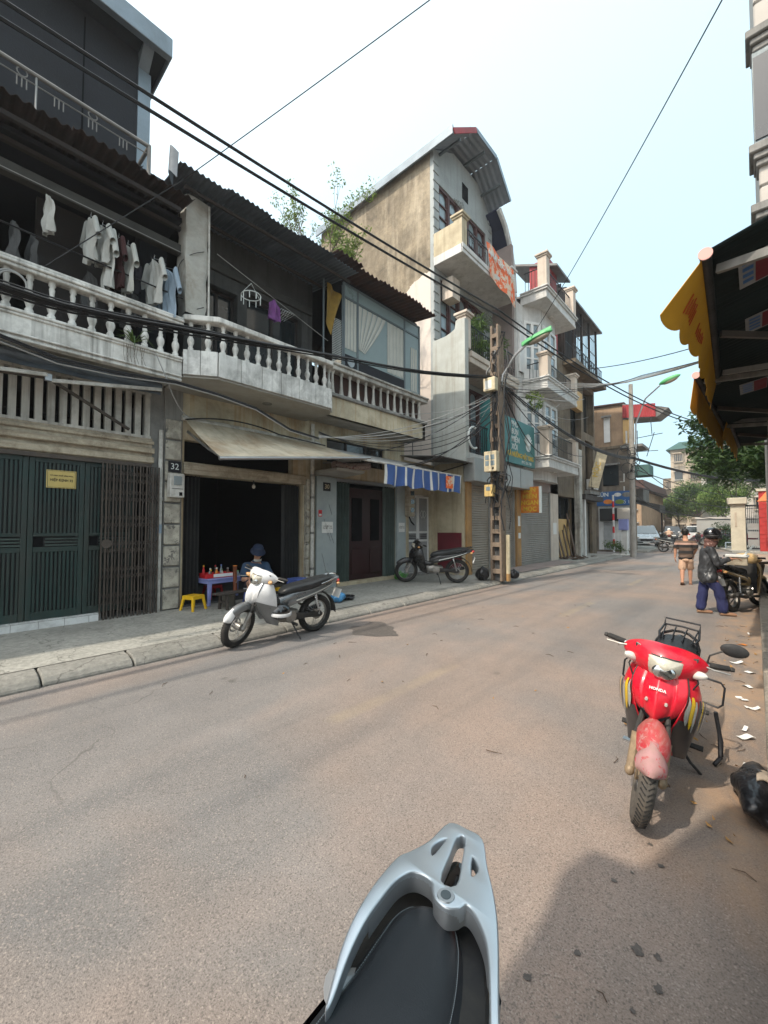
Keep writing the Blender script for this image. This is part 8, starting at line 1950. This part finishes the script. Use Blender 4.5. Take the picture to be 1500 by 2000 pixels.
# ---------------------------------------------------------------- parked cars
def car(label, loc, rz, m_, suv=False, group=None):
    T = thing('parked_car',label,'car',loc,rz,group,local=True); h = 1.72 if suv else 1.45
    prof = [(-2.1,.42),(-2.15,.75),(-2.05,.98),(-1.55,1.02),(-1.0,h-.05),(-.2,h),(.55,h-.06),(1.15,1.02),(1.95,.86),(2.15,.68),(2.12,.40),(1.75,.30),(-1.75,.30)]
    def half(p,z): return .86 if z < 1.05 else .86-.28*(z-1.05)/(h-1.05)
    rings = []
    for y in (-1,-.92,-.5,0,.5,.92,1): rings.append([V(x*(1 if abs(y) < .95 else .985),y*half(x,z),z*(1 if abs(y) < .95 else .995)) for x,z in prof])
    mb = MB(); mb.loft(rings); mb.build('body', MAT[m_], T, smooth=True, ang=40)
    def quadw(pts,nm): MB().add(pts,[(0,1,2,3)]).build(nm, MAT['glass_dark'], T)
    def sd(x,z,s): return V(x,s*(half(x,z)+.006),z)
    for s in (-1,1):
        quadw([sd(-1.30,1.06,s),sd(-.25,1.06,s),sd(-.25,h-.10,s),sd(-.95,h-.12,s)],'side_window'); quadw([sd(-.18,1.06,s),sd(.98,1.06,s),sd(.52,h-.13,s),sd(-.18,h-.10,s)],'side_window')
    quadw([V(.60,-.60,h-.075),V(.60,.60,h-.075),V(1.12,.74,1.06),V(1.12,-.74,1.06)],'windscreen'); MB().add([V(.615,-.62,h-.07),V(.615,.62,h-.07),V(1.13,.76,1.065),V(1.13,-.76,1.065)],[(0,1,2,3)]).build('windscreen', MAT['glass'], T)
    MB().add([V(-1.06,-.62,h-.10),V(-1.06,.62,h-.10),V(-1.54,.74,1.06),V(-1.54,-.74,1.06)],[(3,2,1,0)]).build('rear_window', MAT['glass_dark'], T)
    for (x,s) in ((1.35,1),(1.35,-1),(-1.3,1),(-1.3,-1)):
        w = MB().torus((x,s*.80,.32),.24,.085,20,8,'y',w=.09).build('wheel', MAT['rubber'], T, smooth=True); MB().lathe([(.02,s*.86),(.19,s*.865),(.2,s*.80)],(x,0,.32),14,'y').build('hubcap', MAT['alloy'], w, smooth=True)
    for s in (-1,1):
        MB().ell((2.02,s*.62,.76),(.12,.18,.08)).build('headlight', MAT['lens'], T, smooth=True); MB().ell((-2.06,s*.66,.86),(.08,.14,.10)).build('tail_lamp', MAT['lens_red'], T, smooth=True); MB().ell((.85,s*1.0,1.06),(.06,.10,.07)).build('wing_mirror', MAT[m_], T, smooth=True)
    MB().box(2.10,2.16,-.4,.4,.48,.64).build('grille', MAT['bk_plastic'], T); MB().box(2.13,2.17,-.24,.24,.34,.44).build('number_plate', MAT['paper'], T); MB().box(-2.18,-2.14,-.24,.24,.62,.74).build('number_plate', MAT['paper'], T)
    return T
car('silver car parked left beyond the lean-to, front towards camera',(-6.75,39.5,0),R(-78),'car_silver',True)
fa = R(-80)
for i,(x,y,m_,suv,lb,rz) in enumerate(((-7.0,55.5,'car_dark',True,'dark car nearest in the far parked row',R(102)),(-8.3,61.0,'car_maroon',False,'maroon car behind the dark car in the far row',R(102)),(-9.7,66.5,'car_white',False,'white car in the middle of the far parked row',R(102)),(-11.1,72.5,'car_dark',False,'dark car far back in the parked row',R(102)),(-12.6,79.0,'car_silver',False,'silver car at the far end of parked row',R(102)),(-4.6,50.5,'car_white',True,'white car parked before the light green tree',R(105)),(-3.3,49.0,'car_dark',False,'dark car half hidden behind the walking man',R(105)),(-13.5,88,'car_white',False,'white car far off on the left side of street',R(-78)),(-1.9,44.7,'car_maroon',False,'dark red car behind the parked motorbikes',R(170)))):
    car(lb,(x,y,0.0),rz,m_,suv,'cars parked down the far street')
# small things: litter and leaves along the right gutter
rg = random.Random(17)
spots = [(-.10,5.35),(-.07,5.9),(-.13,4.95),(-.06,4.75),(-.10,4.2),(-.09,4.05),(-.15,6.6),(-.18,7.2),(-.06,3.62),(-.10,8.0),(-.2,6.2)]
lits = ['folded white paper scrap','long white paper strip','curled white tissue','white sachet','torn white paper','small white label','white bottle cap scrap','orange peel piece','white plastic scrap','pale wrapper','white leaflet']
for i,(x,y) in enumerate(spots):
    L = rg.uniform(.05,.12); o = MB().sheet(lambda u,v:((u-.5)*L,(v-.5)*L*.5,.012+.02*math.sin(u*4+i)*u),5,3,.001,(0,0,1)).build('litter', MAT['litter' if i != 7 else 'sign_orange']); o.location = (x,y,.0); o.rotation_euler = (0,0,rg.uniform(0,3)); setp(o,lits[i]+' in the right gutter beside the kerb','litter','litter along the right gutter')
tw_ = MB()
for i in range(60):
    x = rg.choice([rg.uniform(-.45,.0),rg.uniform(-4.5,-.3)]); y = rg.uniform(1.2,9); a = rg.uniform(0,6.28); L = rg.uniform(.03,.11); z = .006
    tw_.tube([(x,y,z),(x+L*.5*math.cos(a),y+L*.5*math.sin(a),z+.006),(x+L*math.cos(a+.3),y+L*math.sin(a+.3),z)],[.0025,.003,.0015],4)
o = tw_.build('twigs', MAT['plank'], kind='stuff'); setp(o,'scattered dry twigs on the road surface','twigs')
lv_ = leaves([(V(rg.uniform(-.5,-.02),rg.uniform(2,9),.012),.02) for k in range(46)]+[(V(rg.uniform(-4.8,-.6),rg.uniform(1.5,12),.012),.02) for k in range(20)],1,.02,.055,rg,flat=.1)
o = quick(lv_,'fallen_leaves','leaf_dry',None,'stuff'); setp(o,'fallen brown leaves on the road and gutter','leaves')
mat('wet_spot',(.115,.10,.09),.7,.5,30,dirt=(.06,.055,.05),damt=.8,dsc=22,bump=.2,bsc=120)
def blot(label, x, y, r, seed, m_='wet_spot', z=.004, st=2.2):
    rg = random.Random(seed); ph = [rg.uniform(0,6) for _ in range(3)]
    vs = [(x,y,z)]+[(x+r*st*math.cos(a)*.5*(1+.25*math.sin(3*a+ph[0])+.15*math.sin(5*a+ph[1])+.08*math.sin(11*a+ph[2])),y+r*math.sin(a)*(1+.25*math.sin(2*a+ph[1])+.12*math.sin(7*a)),z) for a in np.linspace(0,2*math.pi,40,endpoint=False)]
    o = MB().add(vs,[(0,i+1,(i+1) % 40+1) for i in range(40)]).build('wet_patch', MAT[m_]); return setp(o,label,'stain',None,'structure')
blot('dark wet patch on the road beside the white motorbike',-4.35,4.55,.36,3)
for i,(x,y,r) in enumerate(((-.42,2.40,.028),(-.36,2.28,.035),(-.50,2.05,.03),(-.36,1.78,.05),(-.30,1.80,.03),(-.28,1.68,.035),(-.52,1.62,.03),(-.62,1.42,.035),(-.33,1.55,.02),(-.45,2.15,.02))): blot('small dark drip on the road near the scooter',x,y,r*.42,30+i,z=.0045,st=1.7)

# ---------------------------------------------------------------- hazy city air
hz = MB().box(-120,60,-30,190,-1.2,22).build('haze', None); hz['kind'] = 'stuff'; hz['label'] = 'pale city haze filling the street air'; hz['category'] = 'haze'
hm_ = bpy.data.materials.new('haze'); hm_.use_nodes = True; hn_ = hm_.node_tree; hn_.nodes.clear()
hv = hn_.nodes.new('ShaderNodeVolumePrincipled'); hv.inputs['Density'].default_value = .0011; hv.inputs['Color'].default_value = (.93,.97,1,1); hv.inputs['Anisotropy'].default_value = .25
ho = hn_.nodes.new('ShaderNodeOutputMaterial'); hn_.links.new(hv.outputs[0], ho.inputs['Volume']); hz.data.materials.append(hm_)
